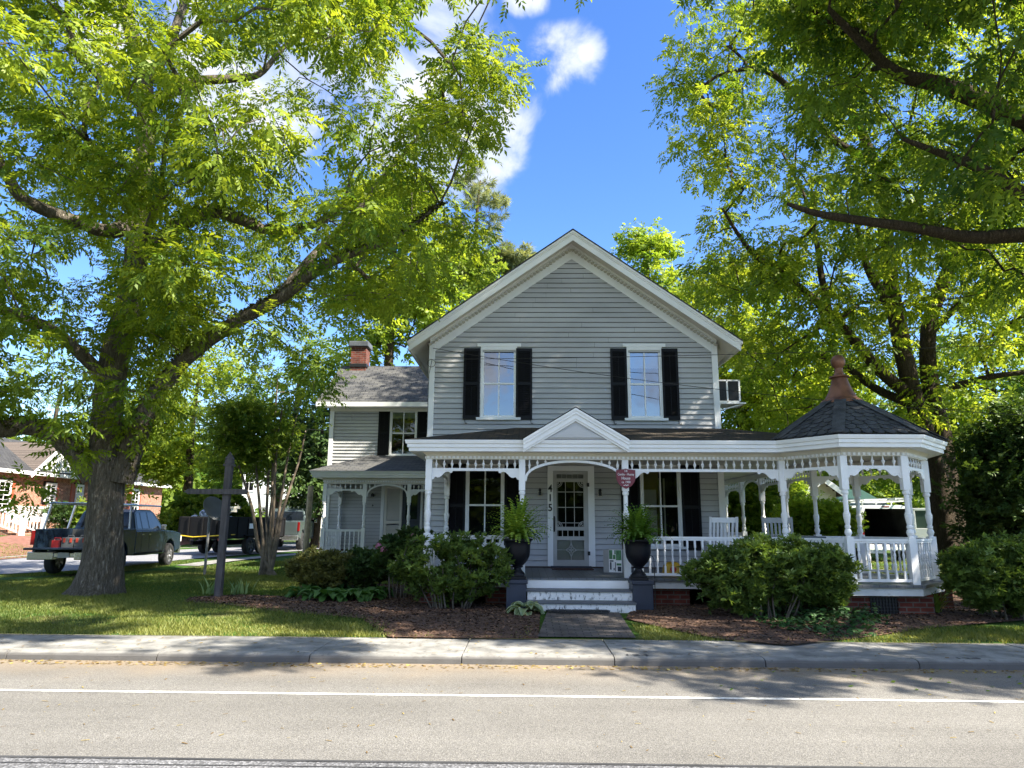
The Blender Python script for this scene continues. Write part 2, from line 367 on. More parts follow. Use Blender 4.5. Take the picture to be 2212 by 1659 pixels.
ASPH0 = asphalt('old_rough_asphalt', (.16, .16, .165), (.10, .10, .105), (1.7, 1.7, 1.7), speck=70., bump=1)
ASPH2 = asphalt('side_street_asphalt', (.26, .26, .27), (.21, .21, .22), (1.4, 1.4, 1.4))
LINEP = paint('white_line_paint', (.62, .62, .58), .7, .1, 25, c2=(.40, .39, .37), dirt=((.26, .25, .23), 26., .55))
TAR = paint('tar_seam', (.05, .05, .052), .7, .2)

def ys(y0, y1, n, p): return [y0 + (y1-y0)*(i/n)**p for i in range(n+1)]
xs = sorted(set([round(-30 + i*.75, 3) for i in range(81)] + [-260, -160, -100, -70, -50, -40, 40, 50, 70, 100, 160, 260]))
yy = ys(9.69, 30, 44, 1) + [33, 37, 42, 50, 65, 90, 140, 220, 320]
X, Y = np.meshgrid(xs, yy); Z = gh(X, Y) + .012*np.sin(X*1.3+Y*.7)*sstep(9.4, 11, Y)
nx, ny = len(xs), len(yy)
i = np.arange(nx*ny).reshape(ny, nx)
f = np.stack([i[:-1, :-1], i[:-1, 1:], i[1:, 1:], i[1:, :-1]], -1).reshape(-1, 4)
me = npmesh('ground', np.stack([X, Y, Z], -1).reshape(-1, 3), f, SOIL, smooth=True)
tag(link('ground', me), 'lawn and open ground around the house', kind='structure')
g2 = MB(); g2.quad((-260, -80, -.03), (260, -80, -.03), (260, 9.72, -.03), (-260, 9.72, -.03)); tag(g2.build('ground', SOIL), 'ground under the road', kind='structure')
r = MB(); r.quad((-160, -4.2, 0), (160, -4.2, 0), (160, 8.47, 0), (-160, 8.47, 0)); tag(r.build('road', ASPH), 'grey asphalt road in front of the house', kind='structure')
r = MB(); r.quad((-160, -4.2, .004), (160, -4.2, .004), (160, 5.05, .004), (-160, 5.16, .004)); tag(r.build('road_lane', ASPH0), 'older rough asphalt lane nearest the camera', kind='structure')
r = MB()
def wob(x, a): return a*math.sin(x*.9)+a*.6*math.sin(x*2.3+1)
def strip(mb, x0, x1, n, yf, w, z, m=0):
    for k in range(n):
        a = x0+(x1-x0)*k/n; b = x0+(x1-x0)*(k+1)/n
        mb.quad((a, yf(a)-w/2, z), (b, yf(b)-w/2, z), (b, yf(b)+w/2, z), (a, yf(a)+w/2, z), m)
strip(r, -60, 60, 300, lambda x: 5.11 - .0004*x + wob(x, .006), .035, .008)
strip(r, -60, 60, 300, lambda x: 4.985 - .0004*x + wob(x+4, .007), .012, .008)
tag(r.build('road_seam', TAR), 'dark tar seam along the road', kind='structure')
r = MB(); strip(r, -60, 60, 200, lambda x: 6.985 + wob(x, .003), .072, .004)
tag(r.build('road_line', LINEP), 'solid white edge line on the road', kind='structure')
# kerb stones and pavement slabs
def darken_low(m, z0, z1, c):
    nt = m.node_tree; b = [n for n in nt.nodes if n.type == 'BSDF_PRINCIPLED'][0]; src = b.inputs['Base Color'].links[0].from_socket
    g = N(nt, 'ShaderNodeNewGeometry'); s = N(nt, 'ShaderNodeSeparateXYZ'); nt.links.new(g.outputs['Position'], s.inputs[0])
    nz = N(nt, 'ShaderNodeTexNoise'); nz.inputs['Scale'].default_value = 5; nz.inputs['Detail'].default_value = 6; nt.links.new(g.outputs['Position'], nz.inputs['Vector'])
    a = N(nt, 'ShaderNodeMath', operation='MULTIPLY_ADD'); a.inputs[1].default_value = .03; nt.links.new(nz.outputs['Fac'], a.inputs[0]); nt.links.new(s.outputs[2], a.inputs[2])
    r = N(nt, 'ShaderNodeMapRange'); r.inputs['From Min'].default_value = z1; r.inputs['From Max'].default_value = z0; nt.links.new(a.outputs[0], r.inputs['Value'])
    k = N(nt, 'ShaderNodeMath', operation='MULTIPLY'); k.inputs[1].default_value = .85; nt.links.new(r.outputs[0], k.inputs[0])
    x = N(nt, 'ShaderNodeMixRGB'); x.inputs['Color2'].default_value = (*c, 1); nt.links.new(k.outputs[0], x.inputs['Fac']); nt.links.new(src, x.inputs['Color1']); nt.links.new(x.outputs[0], b.inputs['Base Color'])
darken_low(KERBM, .082, .105, (.085, .08, .075))  # kerb colour gets darker towards its foot
prof = [(8.455, -.02), (8.46, .02), (8.465, .055), (8.485, .078), (8.525, .090), (8.66, .093), (8.66, -.02)]
kb = MB(); sl = MB()
k0 = -2.52; L1 = 1.76
for k in range(-22, 24):
    b = k0+(k+1)*L1-.006+rnd.uniform(-.04, .04) if k > -22 else k0+(k+1)*L1; a = pb_+.011 if k > -22 else k0+k*L1; pb_ = b; dz = rnd.uniform(-.004, .004)
    kb.prism([(y, z+dz*(z > .05)) for y, z in prof], a, b, lambda u, z, d: (d, u, z))
    sl.box(a+.0, b, 8.665, 9.72+rnd.uniform(-.015, .015), .0, .090+rnd.uniform(-.004, .004))
tag(kb.build('kerb', KERBM, bevel=.003), 'concrete kerb along the far side of the road', kind='structure')
tag(sl.build('pavement', CONC, bevel=.004), 'narrow concrete pavement with joints', kind='structure')
# brick path to the steps
p = MB(); a = [gz(1183, 1328, .18), gz(1340, 1328, .18), gz(1378, 1376, .15), gz(1162, 1376, .15)]
def drape(mb, poly, dz, n=10, m=0):
    """polygon -> many small quads following the lawn"""
    bm = bmesh.new(); vs = [bm.verts.new((q[0], q[1], 0)) for q in poly]; bm.faces.new(vs)
    x0, x1 = min(q[0] for q in poly), max(q[0] for q in poly); y0, y1 = min(q[1] for q in poly), max(q[1] for q in poly)
    for t in range(1, n):
        for co, no in (((x0+(x1-x0)*t/n, 0, 0), (1, 0, 0)), ((0, y0+(y1-y0)*t/n, 0), (0, 1, 0))):
            bmesh.ops.bisect_plane(bm, geom=bm.verts[:]+bm.edges[:]+bm.faces[:], plane_co=co, plane_no=no)
    bm.verts.ensure_lookup_table(); bm.verts.index_update()
    mb.add([(v.co.x, v.co.y, float(gh(v.co.x, v.co.y))+dz) for v in bm.verts], [tuple(v.index for v in f.verts) for f in bm.faces], m)
    bm.free()
drape(p, [(a[0].x, 11.7), (a[1].x, 11.7), (a[2].x, 9.74), (a[3].x, 9.74)], .022, 4)
tag(p.build('brick_path', PAVER), 'dark brick path from pavement to porch steps', kind='structure')
# mulch
def gpoly(pts, z=.15): return [tuple(gz(x, y, z))[:2] for x, y in pts]
MUL = [gpoly([(1366, 1322), (1352, 1340), (1420, 1352), (1560, 1374), (1700, 1386), (1850, 1372), (2010, 1356), (2260, 1342), (2260, 1282), (1366, 1282)]),
       gpoly([(1163, 1372), (1000, 1371), (840, 1369), (780, 1338), (600, 1327), (480, 1311), (395, 1306), (410, 1295), (520, 1289), (640, 1294), (650, 1266), (1110, 1266), (1168, 1325)])]
for q in MUL:
    p = MB(); drape(p, q, .018, 14); tag(p.build('mulch_bed', MULCHM), 'brown mulch bed along the porch', kind='structure')
# side street, draped
SC0 = [(-60, 14), (-34, 14.5), (-24, 16.2), (-18.2, 18.0), (-15.0, 20.6), (-13.9, 25), (-13.0, 30), (-11.4, 37), (-10, 50), (-8, 75), (-6, 110)]
def smoothline(pts, n=8):
    out = []
    P = [Vector((p[0], p[1], 0)) for p in pts]
    for k in range(len(P)-1):
        p0 = P[max(k-1, 0)]; p1 = P[k]; p2 = P[k+1]; p3 = P[min(k+2, len(P)-1)]
        for t in range(n):
            t /= n
            out.append(.5*((2*p1)+(p2-p0)*t+(2*p0-5*p1+4*p2-p3)*t*t+(3*p1-p0-3*p2+p3)*t**3))
    out.append(P[-1]); return out
CL = smoothline(SC0)
def ribbon(mb, line, o0, o1, dz, nseg=3, m=0):
    rows = []
    for k, p in enumerate(line):
        d = (line[min(k+1, len(line)-1)]-line[max(k-1, 0)]).normalized(); nrm = Vector((d.y, -d.x, 0))
        rows.append([p+nrm*(o0+(o1-o0)*t/nseg) for t in range(nseg+1)])
    vs = [(q.x, q.y, float(gh(q.x, q.y))+dz) for r_ in rows for q in r_]
    w = nseg+1
    mb.add(vs, [(k*w+j, k*w+j+1, (k+1)*w+j+1, (k+1)*w+j) for k in range(len(line)-1) for j in range(nseg)], m)
p = MB(); ribbon(p, CL, -3.2, 2.35, .03); tag(p.build('side_street', ASPH2), 'asphalt side street running back on the left', kind='structure')
p = MB(); ribbon(p, CL[36:], 3.5, 4.3, .03, 2); tag(p.build('garden_footpath', CONC), 'narrow concrete footpath beside the side street', kind='structure')
p = MB(); ribbon(p, CL[8:], -3.45, -3.2, .10, 1); tag(p.build('kerb', KERBM), 'kerb on the far side of the side street', kind='structure')
def strip_of(pts, z, name, mat, lab, dz=.02):
    q = MB(); drape(q, gpoly(pts, z), dz, 8); tag(q.build(name, mat), lab, kind='structure')
strip_of([(385, 1172), (390, 1180), (448, 1172), (458, 1158), (395, 1148)], .28, 'brick_driveway', DRIVEBR, 'red brick driveway across the side street')
strip_of([(-60, 1196), (-60, 1220), (85, 1207), (80, 1183), (20, 1183)], .24, 'brick_driveway', DRIVEBR, 'red brick walk in front of the brick house')

# grass blades (stuff)
GRASS = leafmat('grass_blade', (.04, .09, .012), (.22, .23, .06), gloss=.05, k=.35)
def blades(n, pos, h, w, lean, tint):
    """pos (n,3); single-triangle-pair blades"""
    ang = RN.uniform(0, 2*np.pi, n); dx = np.cos(ang); dy = np.sin(ang)
    la = RN.uniform(0, 2*np.pi, n); lx = np.cos(la)*lean*h; ly = np.sin(la)*lean*h
    b0 = pos + np.stack([-dx*w, -dy*w, 0*dx], -1); b1 = pos + np.stack([dx*w, dy*w, 0*dx], -1)
    tp = pos + np.stack([lx, ly, h], -1)
    co = np.stack([b0, b1, tp], 1).reshape(-1, 3)
    fc = np.arange(3*n).reshape(n, 3)
    return co, fc, np.repeat(tint, 3)
def lawn(n, x0, x1, y0, y1, poly=None, name='lawn_grass', lab=None, hs=(.025, .06), dens=None, mul=True, wd=.006):
    x = RN.uniform(x0, x1, n)
    u = RN.uniform(0, 1, n)
    y = 1/((1-u)/y0 + u/y1)              # more blades nearer the camera
    z = gh(x, y)
    ok = np.ones(n, bool)
    for q in MUL: ok &= ~inpoly(x + RN.normal(0, .12, n), y + RN.normal(0, .12, n), q)
    ok &= ~((x > -2.1) & (x < 7.9) & (y > 12.4)); ok &= ~((x > a[3].x-.1) & (x < a[2].x+.1) & (y < 11.8))
    if poly: ok &= inpoly(x, y, poly)
    # side street and footpath
    clx = np.array([p.x for p in CL]); cly = np.array([p.y for p in CL])
    idx = np.argmin((x[:, None]-clx[None])**2 + (y[:, None]-cly[None])**2, 1)
    tx = np.gradient(clx)[idx]; ty = np.gradient(cly)[idx]; tl = np.hypot(tx, ty)
    off = ((x-clx[idx])*ty - (y-cly[idx])*tx)/tl
    ok &= ~((off > -3.6) & (off < 2.3)); ok &= ~((off > 3.45) & (off < 4.45))
    # bare worn patches near the pavement
    bare = np.sin(x*1.7+.5)*np.sin(y*3.1+x) + np.sin(x*.6)*.5
    ok &= ~((bare > .55) & (y < 11.2) & (RN.uniform(0, 1, n) < .75))
    ok &= ~((y < 10.1) & (RN.uniform(0, 1, n) < (10.1-y)*1.2))
    x, y, z = x[ok], y[ok], z[ok]; n = len(x)
    h = RN.uniform(hs[0], hs[1], n) * (1+.3*np.sin(x*2.2)*np.cos(y*1.9))
    t = np.clip(.45+.25*np.sin(x*.8+y*1.1)+RN.normal(0, .2, n) + .45*sstep(11.0, 9.5, y), 0, 1)
    co, fc, ti = blades(n, np.stack([x, y, z], -1), h, wd*(.7+.05*y), .7, t)
    tag(link(name, npmesh(name, co, fc, GRASS, ti)), lab, 'grass', kind='stuff')
lawn(300000, -17, 0.5, 9.66, 24, lab='mown green lawn with patches of sun under the big tree')
lawn(26000, 1.3, 8.5, 9.66, 10.8, lab='thin worn grass between mulch and pavement', name='verge_grass')
lawn(40000, 7.2, 16, 12.0, 30, lab='sunlit backyard grass beyond the gazebo', name='yard_grass', wd=.009)
lawn(30000, -24, -12, 19, 30, lab='front lawn of the brick house', name='far_lawn_grass', wd=.01)

# mulch chips, litter on the road
CHIP = leafmat('bark_chip', (.022, .012, .008), (.27, .165, .11), gloss=.03, k=.02)
def chips(n, poly, name, lab, sz=(.012, .05), asp=.25, mat=CHIP, tlo=0, thi=1, zoff=.022, up=.35):
    x0, x1 = min(q[0] for q in poly), max(q[0] for q in poly); y0, y1 = min(q[1] for q in poly), max(q[1] for q in poly)
    x = RN.uniform(x0, x1, n); y = RN.uniform(y0, y1, n)
    ok = inpoly(x, y, poly); x, y = x[ok], y[ok]; n = len(x)
    z = np.where(y < 8.45, 0, np.where(y < 9.7, .094, gh(x, y))) + zoff
    L_ = RN.uniform(sz[0], sz[1], n); an = RN.uniform(0, 2*np.pi, n); tz = RN.normal(0, up, n)
    d = np.stack([np.cos(an)*L_, np.sin(an)*L_, np.abs(tz)*L_*.7], -1); s = np.stack([-np.sin(an)*L_*asp, np.cos(an)*L_*asp, RN.normal(0, up, n)*L_*asp], -1)
    p_ = np.stack([x, y, z], -1)
    co = np.stack([p_-d/2-s, p_+d/2-s, p_+d/2+s, p_-d/2+s], 1).reshape(-1, 3)
    fc = np.arange(4*n).reshape(n, 4)
    t = RN.uniform(tlo, thi, n)**2.2
    tag(link(name, npmesh(name, co, fc, mat, np.repeat(t, 4))), lab, 'litter', kind='stuff')
chips(26000, MUL[0], 'mulch_chips', 'brown bark chips on the right bed')
chips(24000, MUL[1], 'mulch_chips', 'brown bark chips on the left bed')
LITTER = leafmat('dry_litter', (.16, .10, .04), (.42, .34, .12), gloss=.03, k=.1)
chips(330, [(-6, 5.2), (7, 5.2), (7, 8.3), (-6, 8.3)], 'fallen_catkins', 'thin dry catkins and leaf bits scattered on the road', (.015, .06), .10, LITTER, zoff=.006, up=.05)
chips(1500, [(-8, 8.18), (8, 8.25), (8, 8.44), (-8, 8.44)], 'gutter_litter', 'dry litter swept along the gutter', (.01, .045), .3, LITTER, zoff=.006, up=.2)
chips(260, [(-7, 8.5), (8, 8.5), (8, 9.65), (-7, 9.65)], 'pavement_litter', 'leaf bits lying on the pavement', (.015, .05), .25, LITTER, zoff=.008, up=.1)
GREENB = leafmat('fresh_leaf_bit', (.08, .16, .03), (.25, .35, .06), gloss=.05)
chips(60, [(1.5, 7.2), (8, 7.2), (8, 8.44), (1.5, 8.44)], 'fallen_leaves', 'green leaf bits fallen on the road near the kerb', (.015, .05), .3, GREENB, zoff=.01, up=.4)
# painted mark on the kerb
def textmesh(txt, size, ext, mat, name, align='CENTER', bold=0.):
    cu = bpy.data.curves.new(name, 'FONT'); cu.body = txt; cu.size = size; cu.extrude = ext; cu.offset = size*bold; cu.align_x = align; cu.align_y = 'CENTER'
    o = bpy.data.objects.new(name+'_tmp', cu); COL.objects.link(o)
    bpy.context.view_layer.update(); dg = bpy.context.evaluated_depsgraph_get()
    me = bpy.data.meshes.new_from_object(o.evaluated_get(dg)); bpy.data.objects.remove(o); bpy.data.curves.remove(cu)
    me.materials.clear(); me.materials.append(mat); return me
for x in (1.30, 5.12):
    o = link('kerb_number', textmesh('124', .17, .001, TAR, 'kerb_number')); o.location = (x, 8.60, .098); o.scale = (1.2, .6, 1)
    tag(o, 'black 124 painted on the kerb %s' % ('below the brick path' if x < 3 else 'in front of the gazebo'), 'painted number')
# ================================================================ the grey farmhouse
H = thing('farmhouse', 'grey clapboard two-storey house with white wraparound porch and corner gazebo', 'house', (1.07, 15.5, .2))
YW = 15.5
PF = lambda u, z, d: (u, YW-d, z)                 # front wall
PR = lambda u, z, d: (4.35+d, u, z)               # right wall, facing +X
PL = lambda u, z, d: (-2.2-d, u, z)
PWG = lambda u, z, d: (u, 23.2-d, z)              # wing front
PWL = lambda u, z, d: (-6.6-d, u, z)
def siding(mb, P, u0, u1, z0, z1, step=.119, holes=(), clip=None):
    k = 0; z = z0
    while z < z1-.005:
        zt = min(z+step, z1); zm = (z+zt)/2
        a, b = (u0, u1) if clip is None else clip(zm)
        segs = [(a, b)]
        for h0, h1, g0, g1 in holes:
            if g0 < zm < g1:
                ns = []
                for s0, s1 in segs:
                    if h1 <= s0 or h0 >= s1: ns.append((s0, s1)); continue
                    if h0 > s0: ns.append((s0, h0))
                    if h1 < s1: ns.append((h1, s1))
                segs = ns
        for s0, s1 in segs:
            if s1-s0 < .01: continue
            cuts = [s0]
            if s1-s0 > 1.5: cuts += [s0+(s1-s0)*rnd.uniform(.15, .85)]
            cuts.append(s1)
            for q_ in range(len(cuts)-1):
                a2, b2 = cuts[q_]+(.003 if q_ else 0), cuts[q_+1]; j_ = rnd.uniform(-.002, .002) if q_ or len(cuts) > 2 else 0
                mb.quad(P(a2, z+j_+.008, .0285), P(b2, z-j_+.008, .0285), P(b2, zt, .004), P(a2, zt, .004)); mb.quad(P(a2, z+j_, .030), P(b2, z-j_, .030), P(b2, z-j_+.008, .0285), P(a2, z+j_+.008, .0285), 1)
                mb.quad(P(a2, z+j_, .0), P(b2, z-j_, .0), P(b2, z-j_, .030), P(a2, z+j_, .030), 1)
        z = zt
RZ = lambda X: 8.2 - .71*abs(X-1.07)
def gclip(z):
    w = (8.2-.3-z)/.71
    return (max(-2.2, 1.07-w), min(4.35, 1.07+w))
W1 = (-.99, -.23, 3.92, 5.49); W2 = (2.34, 3.07, 3.915, 5.49)
PW1 = (-1.28, -.50, 1.12, 2.84); PW2 = (2.56, 3.38, 1.12, 2.84); DR = (.606, 1.375, .69, 2.80)
s = MB(); siding(s, PF, -2.2, 4.35, .68, 7.85, holes=[W1, W2, PW1, PW2, DR], clip=gclip); s.build('front_wall', [SIDING, LAPSHADE], H, recalc=False)
s = MB(); siding(s, PR, 15.5, 26, .68, 5.62); s.build('side_wall', [SIDING, LAPSHADE], H, recalc=False)
s = MB(); siding(s, PL, 15.5, 26, .68, 5.62); s.quad((-2.2, 26, .5), (4.35, 26, .5), (4.35, 26, 5.6), (-2.2, 26, 5.6)); s.add([(-2.2, 26, 5.6), (4.35, 26, 5.6), (1.07, 26, 8)], [(0, 1, 2)]); s.build('side_wall', [SIDING, LAPSHADE], H, recalc=False)
for u0, u1 in ((-2.215, -2.08), (4.23, 4.365)):
    s = MB(); s.box(u0, u1, YW-.05, YW-.0, .69, 5.62); s.build('corner_board', WHITE, H, bevel=.006)
# roof
X0, X1, YR0, YR1 = -2.63, 4.77, 14.86, 26.4
s = MB()
for a, sg in ((X0, -1), (X1, 1)):
    za = RZ(a)
    s.add([(a, YR0, za), (a, YR1, za), (1.07, YR1, 8.2), (1.07, YR0, 8.2), (a, YR0, za-.035), (a, YR1, za-.035), (1.07, YR1, 8.165), (1.07, YR0, 8.165)],
          [(0, 1, 2, 3), (4, 5, 6, 7), (0, 3, 7, 4), (0, 1, 5, 4), (1, 2, 6, 5)])
rf = s.build('roof', SHING, H)
def rake(mb, y0, y1, t0, t1, a=X0, b=X1, m=0, zr=RZ, xc=1.07):
    mb.prism([(a, zr(a)-t0), (xc, zr(xc)-t0), (b, zr(b)-t0), (b, zr(b)-t1), (xc, zr(xc)-t1), (a, zr(a)-t1)], y0, y1, lambda u, z, d: (u, d, z), m) if False else None
    for p, q in ((a, xc), (xc, b)):
        mb.prism([(p, zr(p)-t0), (q, zr(q)-t0), (q, zr(q)-t1), (p, zr(p)-t1)], y0, y1, lambda u, z, d: (u, d, z), m)
s = MB(); rake(s, 14.87, 14.93, .036, .085); rake(s, 14.895, 14.93, .085, .12, X0+.02, X1-.02); rake(s, 14.915, 14.945, .12, .265, X0+.04, X1-.04)
s.build('rake_fascia', WHITE, H)
s = MB(); rake(s, 14.93, YW-.03, .10, .14, X0+.03, X1-.03)
for a in (X0+.02, X1-.06): s.box(a, a+.04, 14.93, 26.3, RZ(a)-.24, RZ(a)-.05)          # eave fascia boards
for p, q in ((X0+.03, -2.2), (4.35, X1-.03)): s.prism([(p, RZ(p)-.10), (q, RZ(q)-.10), (q, RZ(q)-.14), (p, RZ(p)-.14)], YW-.03, 26.3, lambda u, z, d: (u, d, z))
s.build('soffit', CREAM, H)
s = MB(); rake(s, YW-.035, YW+.02, .14, .50, -2.2, 4.35); rake(s, YW-.07, YW-.035, .14, .20, -2.2, 4.35)
fz = s.build('rake_frieze_board', WHITE, H)
s = MB()
for sg in (-1, 1):
    n = 44
    for k in range(n):
        t = (k+.5)/n; X = 1.07+sg*3.3*t; z = RZ(X)-.25
        ring = [(.042*math.cos(a), .05*math.sin(a)) for a in [math.pi*(1+j/6) for j in range(7)]]
        s.prism([(X+p, z+q-sg*0*.7) for p, q in ring], YW-.036, YW-.075, lambda u, zz, d: (u, d, zz))
s.build('scallop_trim', paint('relief_shade_trim', (.52, .49, .43), .6, .05), fz)  # cream darkened to paint in the relief shading of the scallops
# windows
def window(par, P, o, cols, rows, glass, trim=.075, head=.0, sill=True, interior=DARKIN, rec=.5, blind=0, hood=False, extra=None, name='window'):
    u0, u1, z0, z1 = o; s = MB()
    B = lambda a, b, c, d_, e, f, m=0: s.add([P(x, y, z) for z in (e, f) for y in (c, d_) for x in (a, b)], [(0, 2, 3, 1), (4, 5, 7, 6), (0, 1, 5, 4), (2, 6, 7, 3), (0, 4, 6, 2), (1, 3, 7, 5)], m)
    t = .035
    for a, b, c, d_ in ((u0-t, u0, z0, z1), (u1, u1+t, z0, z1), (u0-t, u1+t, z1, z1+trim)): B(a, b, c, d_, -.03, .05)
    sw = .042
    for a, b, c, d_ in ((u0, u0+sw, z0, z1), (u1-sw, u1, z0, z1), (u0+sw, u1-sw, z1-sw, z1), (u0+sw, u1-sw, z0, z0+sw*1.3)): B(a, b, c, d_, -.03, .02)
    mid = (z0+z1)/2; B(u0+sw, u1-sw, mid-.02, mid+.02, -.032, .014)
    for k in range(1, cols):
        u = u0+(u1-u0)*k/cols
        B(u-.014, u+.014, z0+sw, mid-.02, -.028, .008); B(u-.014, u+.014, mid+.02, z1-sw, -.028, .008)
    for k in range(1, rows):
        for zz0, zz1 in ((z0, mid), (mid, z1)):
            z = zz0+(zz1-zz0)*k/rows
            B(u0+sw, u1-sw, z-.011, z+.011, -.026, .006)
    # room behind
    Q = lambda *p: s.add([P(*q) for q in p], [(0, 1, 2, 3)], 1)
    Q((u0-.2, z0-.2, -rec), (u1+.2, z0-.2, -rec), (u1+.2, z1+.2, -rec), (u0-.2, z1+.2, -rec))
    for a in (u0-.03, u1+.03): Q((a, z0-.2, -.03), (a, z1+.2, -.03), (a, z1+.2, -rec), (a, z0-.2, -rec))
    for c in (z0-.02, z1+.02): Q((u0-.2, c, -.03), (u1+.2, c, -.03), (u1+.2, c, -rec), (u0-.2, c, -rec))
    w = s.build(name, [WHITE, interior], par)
    g = MB(); g.quad(P(u0+.02, z0+.02, -.012), P(u1-.02, z0+.02, -.012), P(u1-.02, z1-.02, -.012), P(u0+.02, z1-.02, -.012)); g.build('pane', glass, w)
    if sill:
        g = MB(); g.add([P(x, y, z) for z in (.0, .10) for y in (z0-.055, z0-.0) for x in (u0-.12, u1+.12)], [(0, 2, 3, 1), (4, 5, 7, 6), (0, 1, 5, 4), (2, 6, 7, 3), (0, 4, 6, 2), (1, 3, 7, 5)]); g.build('sill', WHITE, w)
    if hood:
        g = MB(); g.add([P(x, y, z) for z in (.0, .06) for y in (z1+trim, z1+trim+.075) for x in (u0-.12, u1+.12)], [(0, 2, 3, 1), (4, 5, 7, 6), (0, 1, 5, 4), (2, 6, 7, 3), (0, 4, 6, 2), (1, 3, 7, 5)]); g.build('hood', WHITE, w)
    if blind:
        g = MB(); zb = z1-(z1-z0)*blind; g.quad(P(u0, zb, -.05), P(u1, zb, -.05), P(u1, z1, -.05), P(u0, z1, -.05)); g.build('blind', CURT, w)
    if extra: extra(w)
    return w
window(H, PF, W1, 2, 1, SKYGLASS, hood=True)
window(H, PF, W2, 2, 1, SKYGLASS, hood=True, blind=.26)
window(H, PF, PW1, 2, 1, DARKGLASS)
def room(w):
    g = MB(); g.box(2.6, 2.93, 15.78, 15.86, 1.1, 2.35); g.box(2.66, 2.78, 15.75, 15.78, 1.2, 1.6); g.box(2.82, 2.9, 15.75, 15.78, 1.2, 1.6)
    g.box(2.98, 3.03, 15.7, 15.78, 1.1, 2.6); g.box(3.08, 3.11, 15.72, 15.78, 1.1, 2.6); g.build('inner_door', WALLIN, w)
    g = MB(); g.box(2.5, 3.0, 15.88, 15.92, 1.1, 2.9); g.build('inner_wall', YELLIN, w)
window(H, PF, PW2, 2, 1, DARKGLASS, extra=room)
# shutters
def shuttermesh(w, h, lou=.04):
    s = MB(); st = .05
    s.box(0, st, -.035, 0, 0, h); s.box(w-st, w, -.035, 0, 0, h)
    for z, hh in ((0, .09), (h*.5-.035, .07), (h-.07, .07)): s.box(st, w-st, -.032, 0, z, z+hh)
    s.box(st, w-st, -.006, 0, 0, h)
    for a, b in ((.09, h*.5-.035), (h*.5+.035, h-.07)):
        n = int((b-a)/lou)
        for k in range(n):
            z = a+(k+.5)*(b-a)/n
            s.add([(st, -.028, z-.018), (w-st, -.028, z-.018), (w-st, -.008, z+.018), (st, -.008, z+.018)], [(0, 1, 2, 3)])
        s.box(w/2-.006, w/2+.006, -.036, -.028, a+.03, b-.03)
    return s.mesh('shutter', BLACKP)
SM1 = shuttermesh(.37, 1.65); SM2 = shuttermesh(.41, 1.83)
hk = MB(); hk.tube([(0, -.02, .05), (0, -.03, 0), (.01, -.035, -.05), (.035, -.035, -.075), (.05, -.035, -.055), (.04, -.035, -.04)], .008, 5); HK = hk.mesh('shutter_hook', IRON)
for x in (-1.415, -.222, 1.93, 3.09):
    sh = inst('shutter', SM1, H, (x, YW-.024, 3.875)); l = link('hook', HK, sh); l.location = (.05 if x in (-1.415, 1.93) else .34, 0, -.03)
for x in (-1.73, -.46, 2.10, 3.42): inst('shutter', SM2, H, (x, YW-.024, 1.05))
# wing
WW = (-4.54, -3.69, 3.79, 5.29)
s = MB(); siding(s, PWG, -6.6, -2.2, .72, 5.36, step=.112, holes=[WW, (-4.66, -3.45, .6, 2.82)])
s.build('wing_front_wall', [SIDING, LAPSHADE], H, recalc=False)
s = MB(); siding(s, PWL, 23.2, 28.0, .72, 5.4, step=.112); s.quad((-6.6, 28, .4), (-2.2, 28, .4), (-2.2, 28, 5.4), (-6.6, 28, 5.4)); s.add([(-6.6, 23.2, 5.4), (-6.6, 28, 5.4), (-6.6, 25.6, 7.2)], [(0, 1, 2)]); s.build('wing_side_wall', [SIDING, LAPSHADE], H, recalc=False)
s = MB(); s.box(-6.62, -6.48, 23.15, 23.2, .7, 5.36); s.build('corner_board', WHITE, H, bevel=.005)
s = MB(); s.box(-6.62, -2.2, 23.14, 23.18, 5.27, 5.40); s.build('frieze_board', CREAM, H)
s = MB(); a, b = -7.0, -2.2
s.add([(a, 22.8, 5.56), (b, 22.8, 5.56), (b, 25.6, 7.4), (a, 25.6, 7.4), (a, 28.4, 5.56), (b, 28.4, 5.56), (a, 22.8, 5.52), (b, 22.8, 5.52), (b, 25.6, 7.36), (a, 25.6, 7.36), (a, 28.4, 5.52), (b, 28.4, 5.52)],
      [(0, 1, 2, 3), (3, 2, 5, 4), (6, 7, 8, 9), (9, 8, 11, 10), (0, 1, 7, 6), (0, 3, 9, 6), (3, 4, 10, 9)])
wr = s.build('wing_roof', SHINGY, H)
s = MB(); s.box(-7.0, -2.2, 22.74, 22.8, 5.38, 5.53); s.box(-7.0, -2.2, 22.8, 23.15, 5.385, 5.40)
s.prism([(22.8, 5.5), (25.6, 7.34), (25.6, 7.18), (22.8, 5.34)], -7.0, -6.95, lambda u, z, d: (d, u, z)); s.build('wing_eave', WHITE, H)
s = MB(); s.box(-6.55, -5.98, 25.2, 25.8, 6.9, 8.06); ch = s.build('chimney', BRICK, wr)
s = MB(); s.box(-6.63, -5.90, 25.12, 25.88, 8.06, 8.26); s.build('chimney_cap', DECK, wr, bevel=.02)
s = MB(); s.box(-6.58, -5.95, 25.17, 25.83, 7.28, 7.40); s.build('flashing', IRON, wr)
window(H, PWG, WW, 2, 1, MIDGLASS, blind=.16, trim=.05)
sm3 = shuttermesh(.38, 1.58, .05)
for x in (-4.96, -3.64): inst('shutter', sm3, H, (x, 23.2-.024, 3.76))
